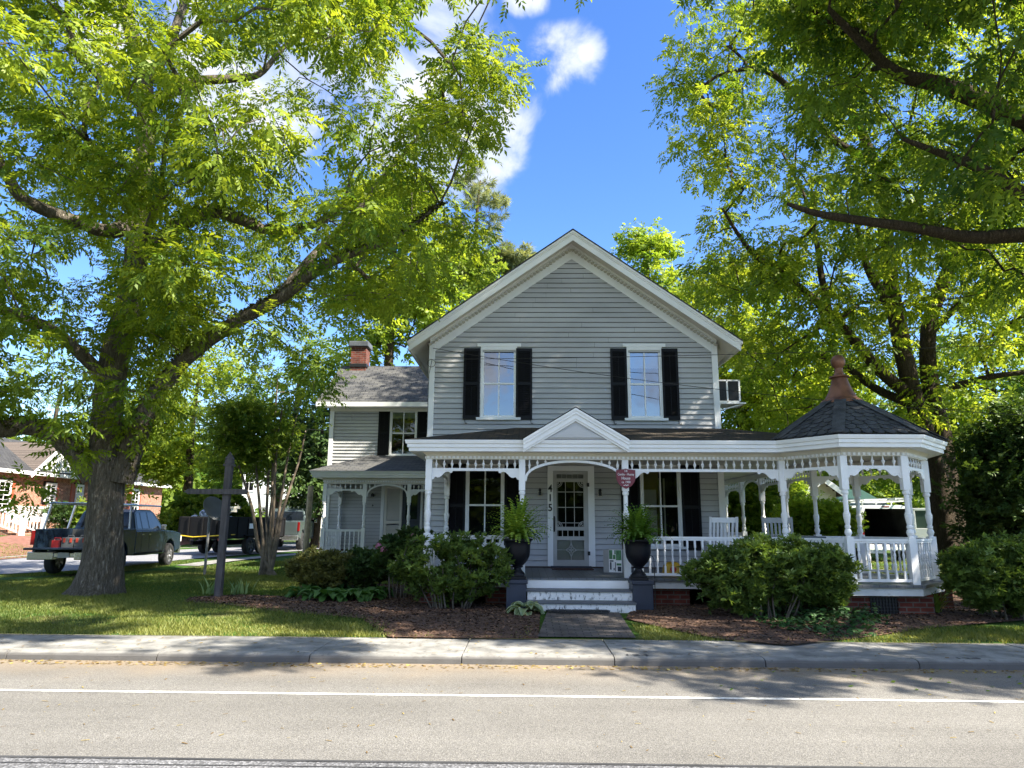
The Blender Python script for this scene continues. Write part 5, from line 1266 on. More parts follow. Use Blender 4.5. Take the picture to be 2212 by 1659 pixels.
# bark tufts of resurrection fern and lichen on the big limb
rg = np.random.default_rng(9); pos = []
for pts, rd in (L_[1], L_[4], L_[3]):
    P, r_ = smooth3(pts, rd, 12)
    for p, q in zip(P, r_):
        for _ in range(16):
            a = rg.uniform(-.3, 3.4); pos.append((p[0]+rg.normal(0, .05)+q*math.cos(a)*.9, p[1]+rg.uniform(-1, .6)*q, p[2]+q*math.sin(a)*.95))
pos = np.array(pos); FT = [tpl_sprig(np.random.default_rng(90+k), 6, .05, .05, .018, star=True) for k in range(4)]
co, fc, ti = scatter(FT, pos, rg.normal(0, 1, (len(pos), 3))+np.array([0, -.4, .3]), rg.normal(0, 1, len(pos)), rg.uniform(.6, 1.2, len(pos)), rg.uniform(0, .7, len(pos)), rg)
inv = np.array(FR[pec_t.name].inverted()); link('limb_fern', npmesh('limb_fern', co@inv[:3, :3].T+inv[:3, 3], fc, leafmat('limb_fern_leaf', (.03, .035, .012), (.10, .10, .03), gloss=.05, k=.2), ti), pec_t)
# --- near tree, trunk just outside the right edge
L_ = [
 ([(11.2, 12.0, .0), (11.15, 12, 1.2), (11.1, 12, 4), (10.9, 12, 7), (10.7, 11.9, 10), (10.4, 11.8, 13), (10.1, 11.7, 16), (10, 11.6, 18.5)], [.62, .5, .44, .4, .33, .24, .15, .05]),
 ([(11.0, 12, 5.6), (10.2, 11.8, 6.3), V(2300, 500, 11.6), V(2212, 508, 11.5), V(2090, 512, 11.4), V(1980, 492, 11.2), V(1870, 478, 11.1), V(1770, 462, 11), V(1700, 440, 11)], [.24, .2, .16, .13, .11, .09, .075, .055, .03]),
 ([(10.9, 12, 7.2), (10.3, 11.8, 8.2), V(2300, 300, 11.6), V(2212, 262, 11.5), V(2110, 212, 11.3), V(2020, 180, 11.1), V(1940, 160, 11), V(1860, 90, 10.8), V(1790, 20, 10.5)], [.28, .24, .21, .19, .16, .13, .11, .08, .04]),
 ([(11, 12, 6.4), V(2330, 470, 10.6), V(2212, 420, 10.3), V(2120, 365, 10.2), V(2030, 330, 10.2), V(1950, 300, 10.2)], [.15, .13, .10, .08, .06, .03]),
 ([(10.6, 11.9, 10.5), (9.2, 10.9, 12), (7.8, 9.8, 13), (6.4, 9, 13.4)], [.18, .14, .1, .04]),
 ([(10.6, 11.9, 11), (9.4, 13, 13), (8.2, 14.2, 14.5)], [.16, .11, .04]),
 ([(10.8, 12, 9), (12.2, 10.4, 11), (13.6, 9.4, 12.5)], [.17, .12, .04]),
 ([(10.9, 12, 8.5), (10.4, 9.6, 10), (9.6, 7.6, 11), (9, 6, 11.4)], [.18, .13, .09, .03]),
 ([(10.8, 12, 9), (9, 9.5, 10.6), (6, 7.2, 11.2), (3, 6.3, 11.4)], [.16, .12, .08, .03]),
 ([(11, 12, 6.5), (12, 9, 7.6), (11.5, 6.5, 8.4), (10.5, 4.9, 8.6)], [.14, .11, .08, .03]),
]
NPOLY = [(1690, -60), (1700, 60), (1735, 160), (1720, 260), (1760, 350), (1640, 420), (1560, 560), (1620, 620), (1700, 560), (1830, 560), (1900, 640), (1960, 560), (2060, 570), (2130, 610), (2260, 690), (2260, -60)]
NH = [(1870, 300, 26), (2000, 250, 26), (2180, 330, 30), (2080, 440, 30), (1760, 60, 24), (2120, 120, 35), (2060, 560, 40), (2130, 500, 30), (2180, 70, 35), (1820, 520, 34), (1990, 430, 26)]
rg = np.random.default_rng(123); k = 260; lx = rg.uniform(-9, 3, k); ly = rg.uniform(8.6, 12.5, k); zz = rg.uniform(9.6, 12.2, k)
keep = (np.sin(lx*1.7+.6)+np.sin(ly*2.6+lx*.8)) > .95
OVA = np.stack([lx+.895*zz, ly-.392*zz, zz], -1)[keep]  # unseen overhead leaf clumps, added to dapple the lawn and pavement
k = 90; lx = rg.uniform(1.8, 8.5, k); ly = rg.uniform(7.35, 8.9, k)+.0*lx; zz = rg.uniform(7.2, 9.6, k); keep = (np.sin(lx*2.3+2)+np.sin(ly*4+lx)) > .35
OVB = np.stack([lx+.895*zz, ly-.392*zz, zz], -1)[keep]  # unseen leaf clumps, added where their shade lands on the road
tree('walnut_tree', 'dark leafy tree whose heavy limbs reach in from beyond the right edge', L_, [(10.0, 11.0, 12.2, 6.8, 5.6, 7.0), (8.2, 11.2, 8.6, 5.2, 3.6, 3.6), (6.5, 10.4, 13.5, 4.2, 4.0, 3.2), (12.6, 7.2, 10.0, 4.6, 3.4, 4.6), ],
     800, 30, .56, FRONDS_S, LN, BARK2, 15, masker(NPOLY, NH, .10, 4, gapt=.7, sunclear=True), tipr=.010, seg=14, droop=.3, flat=.6, extra=np.concatenate([OVA, OVB]))
# --- twin-trunk tree in the side yard
L_ = [
 ([V(2052, 1215, 20), V(2035, 1100, 20), V(2018, 1000, 20), V(1985, 900, 20), V(1962, 810, 20), V(1945, 730, 20), V(1928, 640, 20), V(1917, 520, 20), V(1905, 400, 20), V(1850, 260, 20), V(1780, 120, 20), V(1720, 0, 20)], [.36, .31, .29, .27, .25, .23, .22, .19, .16, .12, .08, .04]),
 ([V(2075, 1210, 20.6), V(2050, 1050, 20.6), V(2032, 930, 20.6), V(2012, 850, 20.6), V(2004, 760, 20.6), V(2012, 680, 20.6), V(2045, 590, 20.6), V(2090, 480, 20.6), V(2120, 330, 20.6), V(2130, 160, 20.6)], [.32, .28, .26, .25, .23, .21, .17, .13, .09, .04]),
 ([V(1932, 690, 20), V(1912, 645, 19.9), V(1880, 590, 19.8), V(1862, 540, 19.6), V(1850, 470, 19.5)], [.16, .14, .12, .09, .05]),
 ([V(1962, 850, 20), V(1900, 800, 19.7), V(1840, 730, 19.4), V(1780, 665, 19.2), V(1700, 600, 19), V(1620, 540, 18.8), V(1560, 450, 18.6)], [.18, .16, .14, .12, .10, .07, .03]),
 ([V(1790, 670, 19.2), V(1775, 600, 19.2), V(1765, 530, 19.3), V(1740, 430, 19.4), V(1690, 330, 19.5)], [.10, .09, .07, .05, .03]),
 ([V(1958, 870, 20), V(1890, 838, 20.5), V(1820, 790, 21), V(1740, 775, 21.6), V(1660, 800, 22)], [.13, .11, .09, .06, .03]),
 ([V(2005, 845, 20.4), V(2080, 830, 20), V(2150, 812, 19.5), V(2260, 800, 19)], [.12, .10, .08, .05]),
 ([V(2010, 720, 20.6), V(2070, 660, 20.4), V(2130, 610, 20.2), V(2220, 540, 20)], [.11, .09, .07, .04]),
 ([V(1890, 350, 20), V(1800, 300, 19.6), V(1700, 185, 19.3), V(1640, 150, 19), V(1560, 160, 18.8), V(1500, 200, 18.6)], [.13, .11, .09, .08, .05, .03]),
]
BPOLY = [(1500, -60), (1440, 60), (1428, 130), (1432, 230), (1470, 330), (1528, 400), (1540, 480), (1510, 540), (1500, 600), (1545, 690), (1590, 800), (1620, 920), (1700, 940), (1840, 850), (1880, 780), (1960, 920), (2060, 900), (2120, 960), (2260, 980), (2260, -60)]
BH = [(1700, 500, 26), (1640, 650, 28), (1760, 720, 28), (1600, 360, 24), (2130, 690, 34), (2180, 780, 30), (2070, 740, 26), (1820, 640, 26), (1560, 620, 22), (1700, 800, 26), (1980, 520, 26), (1780, 560, 20), (1885, 850, 44), (1962, 850, 22), (1950, 760, 20), (1935, 690, 20), (1920, 600, 18), (1915, 520, 18), (2008, 790, 20), (2020, 900, 20), (1870, 590, 16), (2040, 950, 40), (2035, 1050, 40), (2040, 880, 40), (2050, 600, 30), (1990, 610, 26), (1900, 620, 24), (1550, 90, 30), (1480, 260, 16), (1640, 230, 24), (1935, 800, 30), (2100, 760, 26), (1510, 350, 22)]
tree('side_yard_tree', 'tall twin-trunked tree with sunlit lime leaves behind the gazebo', L_, [(10, 20.5, 12.5, 6.8, 4.6, 9.4), (7.5, 19.6, 14, 4.2, 3.6, 6), (9.6, 20, 7, 6, 4, 4)],
     520, 26, .64, FRONDS_S, LB, BARK2, 25, masker(BPOLY, BH, .08, 5), tipr=.013, seg=14, smin=1.0, smax=1.4)
# --- generic background trees
def bgtree(name, lab, cx, cy, Y, rx, ry, rz, n, per, mat, seed, rad=1.0, tp=None, bark=BARK2, base=None, tr=.22, extra=(), accept=None, group=None, smin=1.0, smax=1.5, flat=.7):
    c = at(cx, cy, Y); bx = base if base is not None else c.x; z0 = float(gh(bx, Y))
    L_ = [([(bx, Y, z0-.1), (bx+.1, Y, (z0+c.z)*.35), (c.x*.5+bx*.5, Y, (z0+c.z)*.6), (c.x, Y, c.z), (c.x+.2, Y, c.z+rz*.7)], [tr*1.35, tr, tr*.8, tr*.5, .04])]
    ells = [(c.x, Y, c.z, rx, ry, rz)]+[(at(a, b, Y).x, Y, at(a, b, Y).z, p, ry, q) for a, b, p, q in extra]
    return tree(name, lab, L_, ells, n, per, rad, tp or SPRIGB, mat, bark, seed, accept, group, tipr=.016, smin=smin, smax=smax, seg=8, shell=.25, flat=flat)
bgtree('slender_tree', 'small lime green tree rising behind the right roof slope', 1400, 575, 36, 1.9, 1.6, 2.4, 120, 26, LY, 31, .6, extra=((1455, 620, 1.5, 1.6), (1420, 700, 2.6, 2)), tr=.16, tp=SPRIG, smin=1.1, smax=1.7)
bgtree('pine_tree', 'grey-green pine beyond the left roof slope', 1030, 480, 44, 2.3, 2, 4.4, 210, 16, LPN, 32, .55, tp=NEED, extra=((1105, 560, 1.5, .8), (1085, 430, 1.3, .7), (1115, 500, 1.2, .5), (1060, 590, 2.4, .8), (1000, 600, 2.4, 1.6)), tr=.25, smin=1.5, smax=2.3, flat=.45)
bgtree('leafy_tree', 'tall lime green tree behind the chimney', 850, 560, 34, 3.2, 2.8, 5.2, 130, 24, LY, 33, .95, extra=((770, 700, 2.6, 2.6), (930, 690, 2.6, 2.4), (700, 740, 1.6, 1.6)), tr=.3, group='trees behind the house')
bgtree('leafy_tree', 'mid green tree filling in behind the left eave', 990, 640, 38, 2.8, 2.5, 3.6, 70, 24, LM, 34, .95, tr=.25, group='trees behind the house')
bgtree('leafy_tree', 'green tree beyond the right eave, behind the air conditioner', 1590, 740, 30, 3.0, 2.8, 3.8, 120, 24, LB, 35, .9, extra=((1690, 850, 3.2, 2.4), (1530, 680, 1.6, 1.8), (1620, 620, 2, 2)), tr=.22, group='trees behind the house')
bgtree('leafy_tree', 'dense tree behind the gazebo roof', 1830, 900, 42, 5.4, 3, 4.6, 150, 24, LM, 36, .95, extra=((1660, 960, 4, 3), (1990, 950, 4, 4), (1880, 1020, 4, 3)), tr=.25, group='trees behind the house')
bgtree('leafy_tree', 'shady tree at the right beyond the twin trunks', 2150, 900, 30, 4.4, 3, 4.2, 120, 24, LM, 37, .95, tr=.25, group='trees behind the house')
sidepoly = [(270, 1100), (270, 700), (400, 690), (740, 690), (740, 1110), (660, 1090), (520, 1060), (400, 1060)]
bgtree('street_tree', 'broad shady tree across the side street, right of the big trunk', 420, 880, 44, 4.6, 4, 5.6, 130, 24, LB, 38, 1.1, extra=((330, 960, 3.6, 3),), tr=.3, group='trees across the side street')
bgtree('street_tree', 'dark tree in front of the white house across the side street', 640, 880, 42, 4.2, 3.5, 5.4, 120, 24, LM, 39, 1.1, extra=((540, 960, 2.6, 2.0), (700, 1000, 2.2, 3.0)), tr=.35, base=at(600, 1000, 42).x, group='trees across the side street')
bgtree('street_tree', 'second dark tree close to the left corner of the wing', 690, 980, 36, 2.0, 2.0, 3.6, 70, 24, LD, 40, .8, tr=.2, group='trees across the side street')
bgtree('street_tree', 'tree rising behind the brick house', 120, 900, 66, 8, 5, 6, 120, 24, LM, 41, 1.6, tr=.4, extra=((300, 960, 6, 5),), group='trees across the side street')
bgtree('street_tree', 'bright yellow-green tree over the hip roof of the brick house', 335, 1025, 60, 2.4, 2, 1.8, 40, 24, LY, 42, .9, tr=.2, group='trees across the side street')
# crape myrtle
b0 = Vector((-6.83, 18.99, .2)); L_ = []
for k, (x, y, Y) in enumerate(((540, 900, 19), (575, 870, 19.6), (610, 880, 18.7), (640, 900, 19.2), (660, 930, 19.6), (600, 820, 19.3), (500, 950, 18.6))):
    e = at(x, y, Y); m_ = at(577+(x-577)*.42, 1100, 19+(Y-19)*.4); L_.append(([b0+Vector((.07*(k-3), .08*math.sin(k), -.05)), at(577+(x-577)*.22, 1185, 19), m_, m_.lerp(e, .55)+Vector((.08*math.sin(k*2), 0, .1)), e], [.062, .05, .04, .032, .02]))
tree('crape_myrtle', 'many-stemmed crape myrtle on the lawn edge left of the wing', L_, [(at(600, 850, 19.2).x, 19.2, at(600, 850, 19.2).z, 2.0, 1.4, 1.7), (at(540, 930, 19).x, 19, at(540, 930, 19).z, 1.3, 1.1, .9), (at(665, 930, 19.3).x, 19.3, at(665, 930, 19.3).z, .9, 1, 1.0), (at(520, 985, 19).x, 19, at(520, 985, 19).z, .9, .9, .6)],
     170, 22, .34, [tpl_sprig(np.random.default_rng(200+k), 8, .2, .075, .024) for k in range(5)], LM, BARKS, 51, tipr=.006, maxr=.03, seg=7, shell=.1)
# distant woods
rg = np.random.default_rng(77); n = 420
ang = rg.uniform(-.95, .95, n); dist = rg.uniform(72, 105, n); C = np.stack([np.sin(ang)*dist, np.cos(ang)*dist, rg.uniform(.5, 9.5, n)**1], -1)
co, fc, ti = clumps_to_leaves(C, rg.uniform(2.2, 3.8, n), 60, rg, SPRIGB, smin=3.2, smax=5.5)
tag(link('distant_trees', npmesh('distant_trees', co, fc, LM, ti)), 'far-off line of trees closing the horizon', 'trees', kind='stuff')
n = 200; C = np.stack([rg.uniform(-60, 60, n), rg.uniform(-45, -34, n), rg.uniform(.5, 6.5, n)], -1)
co, fc, ti = clumps_to_leaves(C, rg.uniform(2.2, 3.4, n), 40, rg, SPRIGB, smin=3.5, smax=5.5)
tag(link('distant_trees', npmesh('distant_trees', co, fc, LM, ti)), 'line of trees across the road behind the viewer', 'trees', kind='stuff')

# ================================================================ shrubs
def shrub(name, lab, cx, cy, Y, rx, ry, rz, n, per, rad, mat, seed, tp=AZAL, stems=9, group=None, twig=TWIG, extra=None, smin=.8, smax=1.4, maxr=.016, flat=.8, droop=-.35, tipr=.0035, accept=None):
    c = at(cx, cy, Y); z0 = float(gh(c.x, Y)); rg = np.random.default_rng(seed); L_ = []
    for k in range(stems):
        a = 2*math.pi*k/stems+rg.uniform(-.4, .4); q = rg.uniform(.35, .75)
        e = (c.x+rx*q*math.cos(a), Y+ry*q*math.sin(a), c.z+rg.uniform(-.3, .2)*rz)
        b = (c.x+rx*.3*math.cos(a), Y+ry*.35*math.sin(a), z0-.03); m_ = tuple(b[i]*.5+e[i]*.5+rg.normal(0, .04) for i in range(3))
        L_.append(([b, m_, e], [.017, .013, .008]))
    ex = [(c.x, Y, c.z, rx, ry, rz)]+(extra or [])
    return tree(name, lab, L_, ex, n, per, rad, tp, mat, twig, seed, accept, group, 'shrub', tipr=tipr, maxr=maxr, seg=5, smin=smin, smax=smax, flat=flat, droop=droop, shell=.3)
shrub('azalea_shrub', 'tall leggy azalea in front of the left porch railing', 975, 1226, 12.15, 1.0, .42, .58, 155, 15, .13, LAZ, 61, stems=22, tipr=.0045, maxr=.02)
shrub('azalea_shrub', 'low clipped azalea at the left end of the bed, bronzed leaves', 700, 1228, 14.4, .68, .5, .34, 150, 22, .15, LAZ2, 62)
shrub('azalea_shrub', 'dark low shrub between the bronzed azalea and the hydrangea', 790, 1228, 14.5, .62, .5, .34, 120, 22, .15, LD, 63)
shrub('azalea_shrub', 'large broad azalea hiding the railing left of the gazebo', 1655, 1236, 11.45, 1.28, .5, .52, 430, 16, .15, LAZ, 64, stems=22, extra=[(at(1590, 1260, 11.4).x, 11.4, at(1590, 1270, 11.4).z, .6, .4, .4), (at(1790, 1240, 11.3).x, 11.3, at(1790, 1245, 11.3).z, .45, .35, .45)])
shrub('azalea_shrub', 'dense azalea at the right edge beyond the gazebo', 2180, 1242, 11.5, .98, .6, .55, 330, 20, .17, LAZ, 65)
shrub('holly_thicket', 'tall dark glossy holly thicket at the right edge behind the azalea', 2262, 1070, 17.0, 1.9, 1.6, 2.3, 300, 34, .45, LD, 66, tp=SPRIG, stems=7, extra=[(at(2185, 1040, 18).x, 18.4, 2.4, 1.1, 1.0, 1.5)], smin=.7, smax=1.1, maxr=.04)
shrub('sunlit_shrub', 'sunlit glossy shrub seen through the gazebo left of the van', 1765, 1128, 22.0, 1.15, .8, .62, 120, 30, .28, LY, 67, tp=SPRIG, smin=.55, smax=.85, group='shrubs behind the house')
shrub('sunlit_shrub', 'taller dark green shrub seen through the side porch posts', 1620, 1080, 25.0, 1.6, 1.0, 1.7, 130, 30, .42, LM, 68, tp=SPRIG, smin=.7, smax=1.1, group='shrubs behind the house')
shrub('sunlit_shrub', 'yellow-green bush behind the rocking chairs', 1690, 1095, 27.0, 1.0, 1.0, 1.35, 80, 30, .42, LY, 69, tp=SPRIG, smin=.7, smax=1.1, group='shrubs behind the house')
shrub('street_shrub', 'clipped dark shrub beside the front of the dark blue pickup', 395, 1128, 42, 1.6, 1, .8, 50, 26, .4, LM, 70, tp=SPRIG, smin=.8, smax=1.3, group='shrubs across the side street')
shrub('porch_shrub', 'dark round shrub in front of the brick house railing', 142, 1120, 38, 1.1, .8, .7, 50, 26, .35, LD, 72, tp=SPRIG, smin=.7, smax=1.1, group='shrubs across the side street')
shrub('porch_shrub', 'light green shrub by the brick house railing, hard against the big trunk', 182, 1118, 38.4, .6, .6, .9, 40, 26, .3, LY, 73, tp=SPRIG, smin=.7, smax=1.1, group='shrubs across the side street')
# hydrangeas
def heads(par, pts, r0, mat, seed):
    rg = np.random.default_rng(seed)
    for p in pts:
        s = MB()
        for k in range(90):
            v = rg.normal(0, 1, 3); v /= np.linalg.norm(v); c = Vector(p)+Vector(v)*r0*rg.uniform(.85, 1.05); M = Vector(v).to_track_quat('Z', 'Y').to_matrix()
            q = r0*.26; s.add([c+M@Vector((q, 0, .003)), c+M@Vector((0, q, 0)), c+M@Vector((-q, 0, .003)), c+M@Vector((0, -q, 0))], [(0, 1, 2, 3)])
        s.build('flower_head', mat, par, recalc=False)
PINK = paint('pink_petal', (.42, .15, .24), .7, .2, 30); BLUE = paint('pale_blue_petal', (.42, .48, .62), .7, .2, 30); PALE = paint('pale_lilac_petal', (.40, .30, .38), .7, .15, 30)
HYD = [tpl_sprig(np.random.default_rng(300+k), 7, .05, .12, .04, star=True) for k in range(5)]
t, _ = shrub('hydrangea', 'dark hydrangea with pink and lilac flower heads left of the leggy azalea', 862, 1205, 13.6, .48, .4, .42, 90, 14, .13, LD, 81, tp=HYD, smin=.7, smax=1.1, extra=[(at(900, 1180, 13.5).x, 13.5, at(900, 1180, 13.5).z, .35, .3, .33)])
heads(t, [V(818, 1180, 13.4), V(829, 1188, 13.3), V(893, 1160, 13.3)], .062, PINK, 1)
heads(t, [V(856, 1217, 13.1), V(876, 1205, 13.1)], .058, PALE, 2)
t, _ = shrub('hydrangea', 'hydrangea with pale blue flower heads across the side street', 455, 1110, 40, 2.2, 1.2, 1.3, 90, 20, .4, LM, 82, tp=HYD, smin=1.5, smax=2.3, group=None)
heads(t, [V(420+q*11, 1122+12*math.sin(q*2.2), 38.6) for q in range(8)], .26, BLUE, 3)
# hostas
def hosta(loc, n, size, seed, lab, mat, group=None, varieg=False):
    rg = np.random.default_rng(seed); Vv = []; Q = []; T = []; k0 = 0
    for k in range(n):
        az = 2*np.pi*k/n*2.4+rg.normal(0, .25); el = rg.uniform(.25, 1.1); Ls = size*rg.uniform(.7, 1.1); st = size*.55
        d = np.array([math.cos(az), math.sin(az), 0]); sd = np.array([-math.sin(az), math.cos(az), 0]); p0 = d*st*math.cos(el)+np.array([0, 0, st*math.sin(el)])
        nn = 6; e = el*.6; p = p0; W_ = Ls*.30
        for i in range(nn+1):
            t_ = i/nn; w = W_*math.sin(math.pi*min(1, t_*.93+.06)**.72); tt = .25+rg.uniform(0, .1)
            Vv += [p-sd*w+np.array([0, 0, w*.35]), p-sd*w*.78+np.array([0, 0, w*.2]), p, p+sd*w*.78+np.array([0, 0, w*.2]), p+sd*w+np.array([0, 0, w*.35])]
            T += ([1., .35, .2, .35, 1.] if varieg else [.5, .4, .3, .4, .5])
            if i < nn:
                for j in range(4): a = k0+i*5+j; Q.append([a, a+1, a+6, a+5])
            p = p+(d*math.cos(e)+np.array([0, 0, math.sin(e)]))*Ls/nn; e -= .28
        k0 += 5*(nn+1)
    o = link('hosta', npmesh('hosta', np.array(Vv), np.array(Q), mat, np.array(T), smooth=True)); o.location = loc; return tag(o, lab, 'hosta', group)
HOS = leafmat('hosta_leaf', (.03, .10, .02), (.10, .22, .04), gloss=.2, k=.3); HOSV = leafmat('edged_hosta_leaf', (.05, .12, .04), (.60, .65, .42), gloss=.12, k=.3)
hosta((.02, 11.6, .17), 34, .26, 1, 'white-edged hosta beside the left pier of the steps', HOSV, None, True)
rg = np.random.default_rng(5)
hp = [(655, 1290), (682, 1296), (708, 1298), (736, 1298), (764, 1298), (792, 1296), (818, 1290), (690, 1283), (722, 1283), (752, 1282), (784, 1281)]
for k, (x, y) in enumerate(hp):
    q = gz(x, y, .18); hosta((q.x, q.y, .17), 24, .31, 10+k, 'plain green hosta in the clump below the low azaleas, left bed', HOS, 'hostas in the left bed')
def straps(name, loc, n, h, w, seed, lab, mat, cat, group=None, lean=.5, upright=False):
    rg = np.random.default_rng(seed); Vv = []; Q = []; T = []; k0 = 0
    for k in range(n):
        az = rg.uniform(0, 2*np.pi); p = np.array([rg.normal(0, .05), rg.normal(0, .04), 0]); e = 1.45 if upright else rg.uniform(.9, 1.45); hh = h*rg.uniform(.6, 1.1); nn = 7; ba = rg.uniform(0, np.pi); ti = rg.uniform(.1, .9)
        sd = np.array([math.cos(ba), math.sin(ba), 0]) if upright else np.array([-math.sin(az), math.cos(az), 0])
        for i in range(nn+1):
            ww = w*(1-(i/nn)**2.2)+.001; Vv += [p-sd*ww, p+sd*ww]; T += [ti, ti]
            if i < nn: a = k0+2*i; Q.append([a, a+1, a+3, a+2])
            p = p+np.array([math.cos(az)*math.cos(e), math.sin(az)*math.cos(e), math.sin(e)])*hh/nn; e -= lean*(.1 if upright else .32)*rg.uniform(.6, 1.4)
        k0 += 2*(nn+1)
    o = link(name, npmesh(name, np.array(Vv), np.array(Q), mat, np.array(T), smooth=True)); o.location = loc; return tag(o, lab, cat, group)
LIL = leafmat('daylily_leaf', (.10, .18, .03), (.24, .34, .07), gloss=.08, k=.4); IRI = leafmat('iris_leaf', (.13, .22, .10), (.30, .40, .20), gloss=.08, k=.35)
q = gz(2003, 1322, .18); straps('daylily', (q.x, q.y-.15, .17), 110, .52, .013, 3, 'arching daylily clump in front of the gazebo corner', LIL, 'daylily')
for k, (x, y, n, lab) in enumerate(((460, 1285, 12, 'upright grey-green iris clump just left of the sign post'), (508, 1286, 10, 'upright grey-green iris clump just right of the sign post'), (538, 1284, 7, 'smallest iris clump, furthest right of the sign post'))):
    q = gz(x, y, .17); straps('iris', (q.x, q.y-.10, .16), n, .42, .022, 20+k, lab, IRI, 'iris', 'irises at the sign post', upright=True, lean=1.2)
# ivy
ivp = gpoly([(1555, 1300), (1600, 1335), (1700, 1362), (1800, 1372), (1880, 1366), (1905, 1340), (1850, 1305), (1700, 1285), (1580, 1280)])
n = 5200; x0 = min(p[0] for p in ivp); x1 = max(p[0] for p in ivp); y0 = min(p[1] for p in ivp); y1 = max(p[1] for p in ivp)
x = RN.uniform(x0, x1, n); y = RN.uniform(y0, y1, n); ok = inpoly(x+RN.normal(0, .06, n), y+RN.normal(0, .06, n), ivp); x, y = x[ok], y[ok]; n = len(x)
z = gh(x, y)+RN.uniform(.03, .22, n)*(.6+.5*np.sin(x*3)*np.cos(y*4)); 
IV = []
for k in range(4):
    pts = [(0, 0), (.028, .01), (.034, .034), (.018, .036), (0, .062), (-.018, .036), (-.034, .034), (-.028, .01)]
    v = np.array([(a, b, .006*math.sin(a*90+k)) for a, b in pts]+[(0, .024, .006)]); IV.append((v, np.array([[8, 0, 1, 2], [8, 2, 3, 4], [8, 4, 5, 6], [8, 6, 7, 0]])))
def scat2(tpls, pos, dirs, roll, sc_, ti, rg):
    M = frame_from(dirs, roll); v = np.einsum('nij,mj->nmi', M, tpls[0][0])*sc_[:, None, None]+pos[:, None, :]; m = v.shape[1]
    f_ = (tpls[0][1][None]+(np.arange(len(pos))*m)[:, None, None]).reshape(-1, 4); return v.reshape(-1, 3), f_, np.repeat(ti, m)
co, fc, ti = scat2(IV, np.stack([x, y, z], -1), RN.normal(0, 1, (n, 3))*np.array([1, 1, .25])+np.array([0, -.5, -.1]), RN.normal(0, .35, n), RN.uniform(.8, 1.5, n), RN.uniform(0, 1, n), RN)
IVY = leafmat('ivy_leaf', (.012, .05, .014), (.05, .13, .03), gloss=.3, k=.15)
tag(link('ivy', npmesh('ivy', co, fc, IVY, ti)), 'glossy ivy spreading below the big right azalea', 'ivy', kind='stuff')
# ================================================================ vehicles
TYRE = paint('tyre_rubber', (.02, .02, .02), .85, .1); RIMM = paint('alloy_rim', (.35, .35, .36), .35, .05, metal=.8); RIMD = paint('dark_rim', (.08, .08, .085), .4, .05, metal=.5)
def carpaint(name, c, metal=.4, rough=.28): return paint(name, c, rough, .04, 2, metal=metal)
VG = paint('vehicle_glass', (.008, .011, .016), .08, .1, spec=.5); CHROME = paint('bumper_chrome', (.55, .55, .54), .22, .05, metal=.9); TAIL = paint('tail_lamp_red', (.18, .006, .006), .25, .05); HEADL = paint('lamp_clear', (.6, .6, .6), .15, .05); BLKPL = paint('black_trim', (.008, .008, .009), .75, .1, spec=.2)
REDC = paint('red_can', (.30, .012, .012), .4, .05); ORG = paint('orange_latch', (.35, .04, .02), .5, .05); TOOLB = paint('grey_toolcase', (.09, .095, .10), .5, .1)
def wheel(t, x, y, r=.39, w=.26, rim=RIMM):
    M = Matrix.Translation((x, y, r)) @ Matrix.Rotation(math.pi/2, 4, 'Y')
    s = MB(); s.lathe([(r*.62, -w/2), (r*.9, -w/2), (r*.985, -w*.36), (r, -w*.2), (r, w*.2), (r*.985, w*.36), (r*.9, w/2), (r*.62, w/2)], 28, M=M, cap=False); wh = s.build('wheel', TYRE, t, local=True)
    s = MB(); s.lathe([(0, -w*.36), (r*.2, -w*.38), (r*.5, -w*.30), (r*.62, -w*.42), (r*.64, w*.42), (r*.5, w*.30), (r*.2, w*.38), (0, w*.36)], 20, M=M, cap=False)
    for k in range(6):
        a = k*math.pi/3
        for sg in (-1, 1): p = M @ Vector((r*.15*math.cos(a), r*.15*math.sin(a), sg*w*.42)); q = M @ Vector((r*.58*math.cos(a), r*.58*math.sin(a), sg*w*.44)); s.beam(p, q, .05, .03, up=(1, 0, 0))
    s.build('rim', rim, wh, local=True)
def arch(yc, r, z0, n=7): return [(yc+r*math.cos(math.pi*(1-k/n)), z0+r*math.sin(math.pi*(1-k/n))) for k in range(n+1)]
def cabin(t, prof, wb, wt, z0, z1, mat, panes):
    """prof: (y,z) loop of the greenhouse; width tapers from wb to wt; panes on the sides as (y0,y1) fractions"""
    s = MB(); W_ = lambda z: wb+(wt-wb)*(z-z0)/(z1-z0)
    n = len(prof); vs = [(-W_(z), y, z) for y, z in prof]+[(W_(z), y, z) for y, z in prof]
    s.add(vs, [tuple(range(n)), tuple(range(2*n-1, n-1, -1))]+[(i, n+i, n+(i+1) % n, (i+1) % n) for i in range(n)])
    return s.build('cab', mat, t, local=True, bevel=.03)
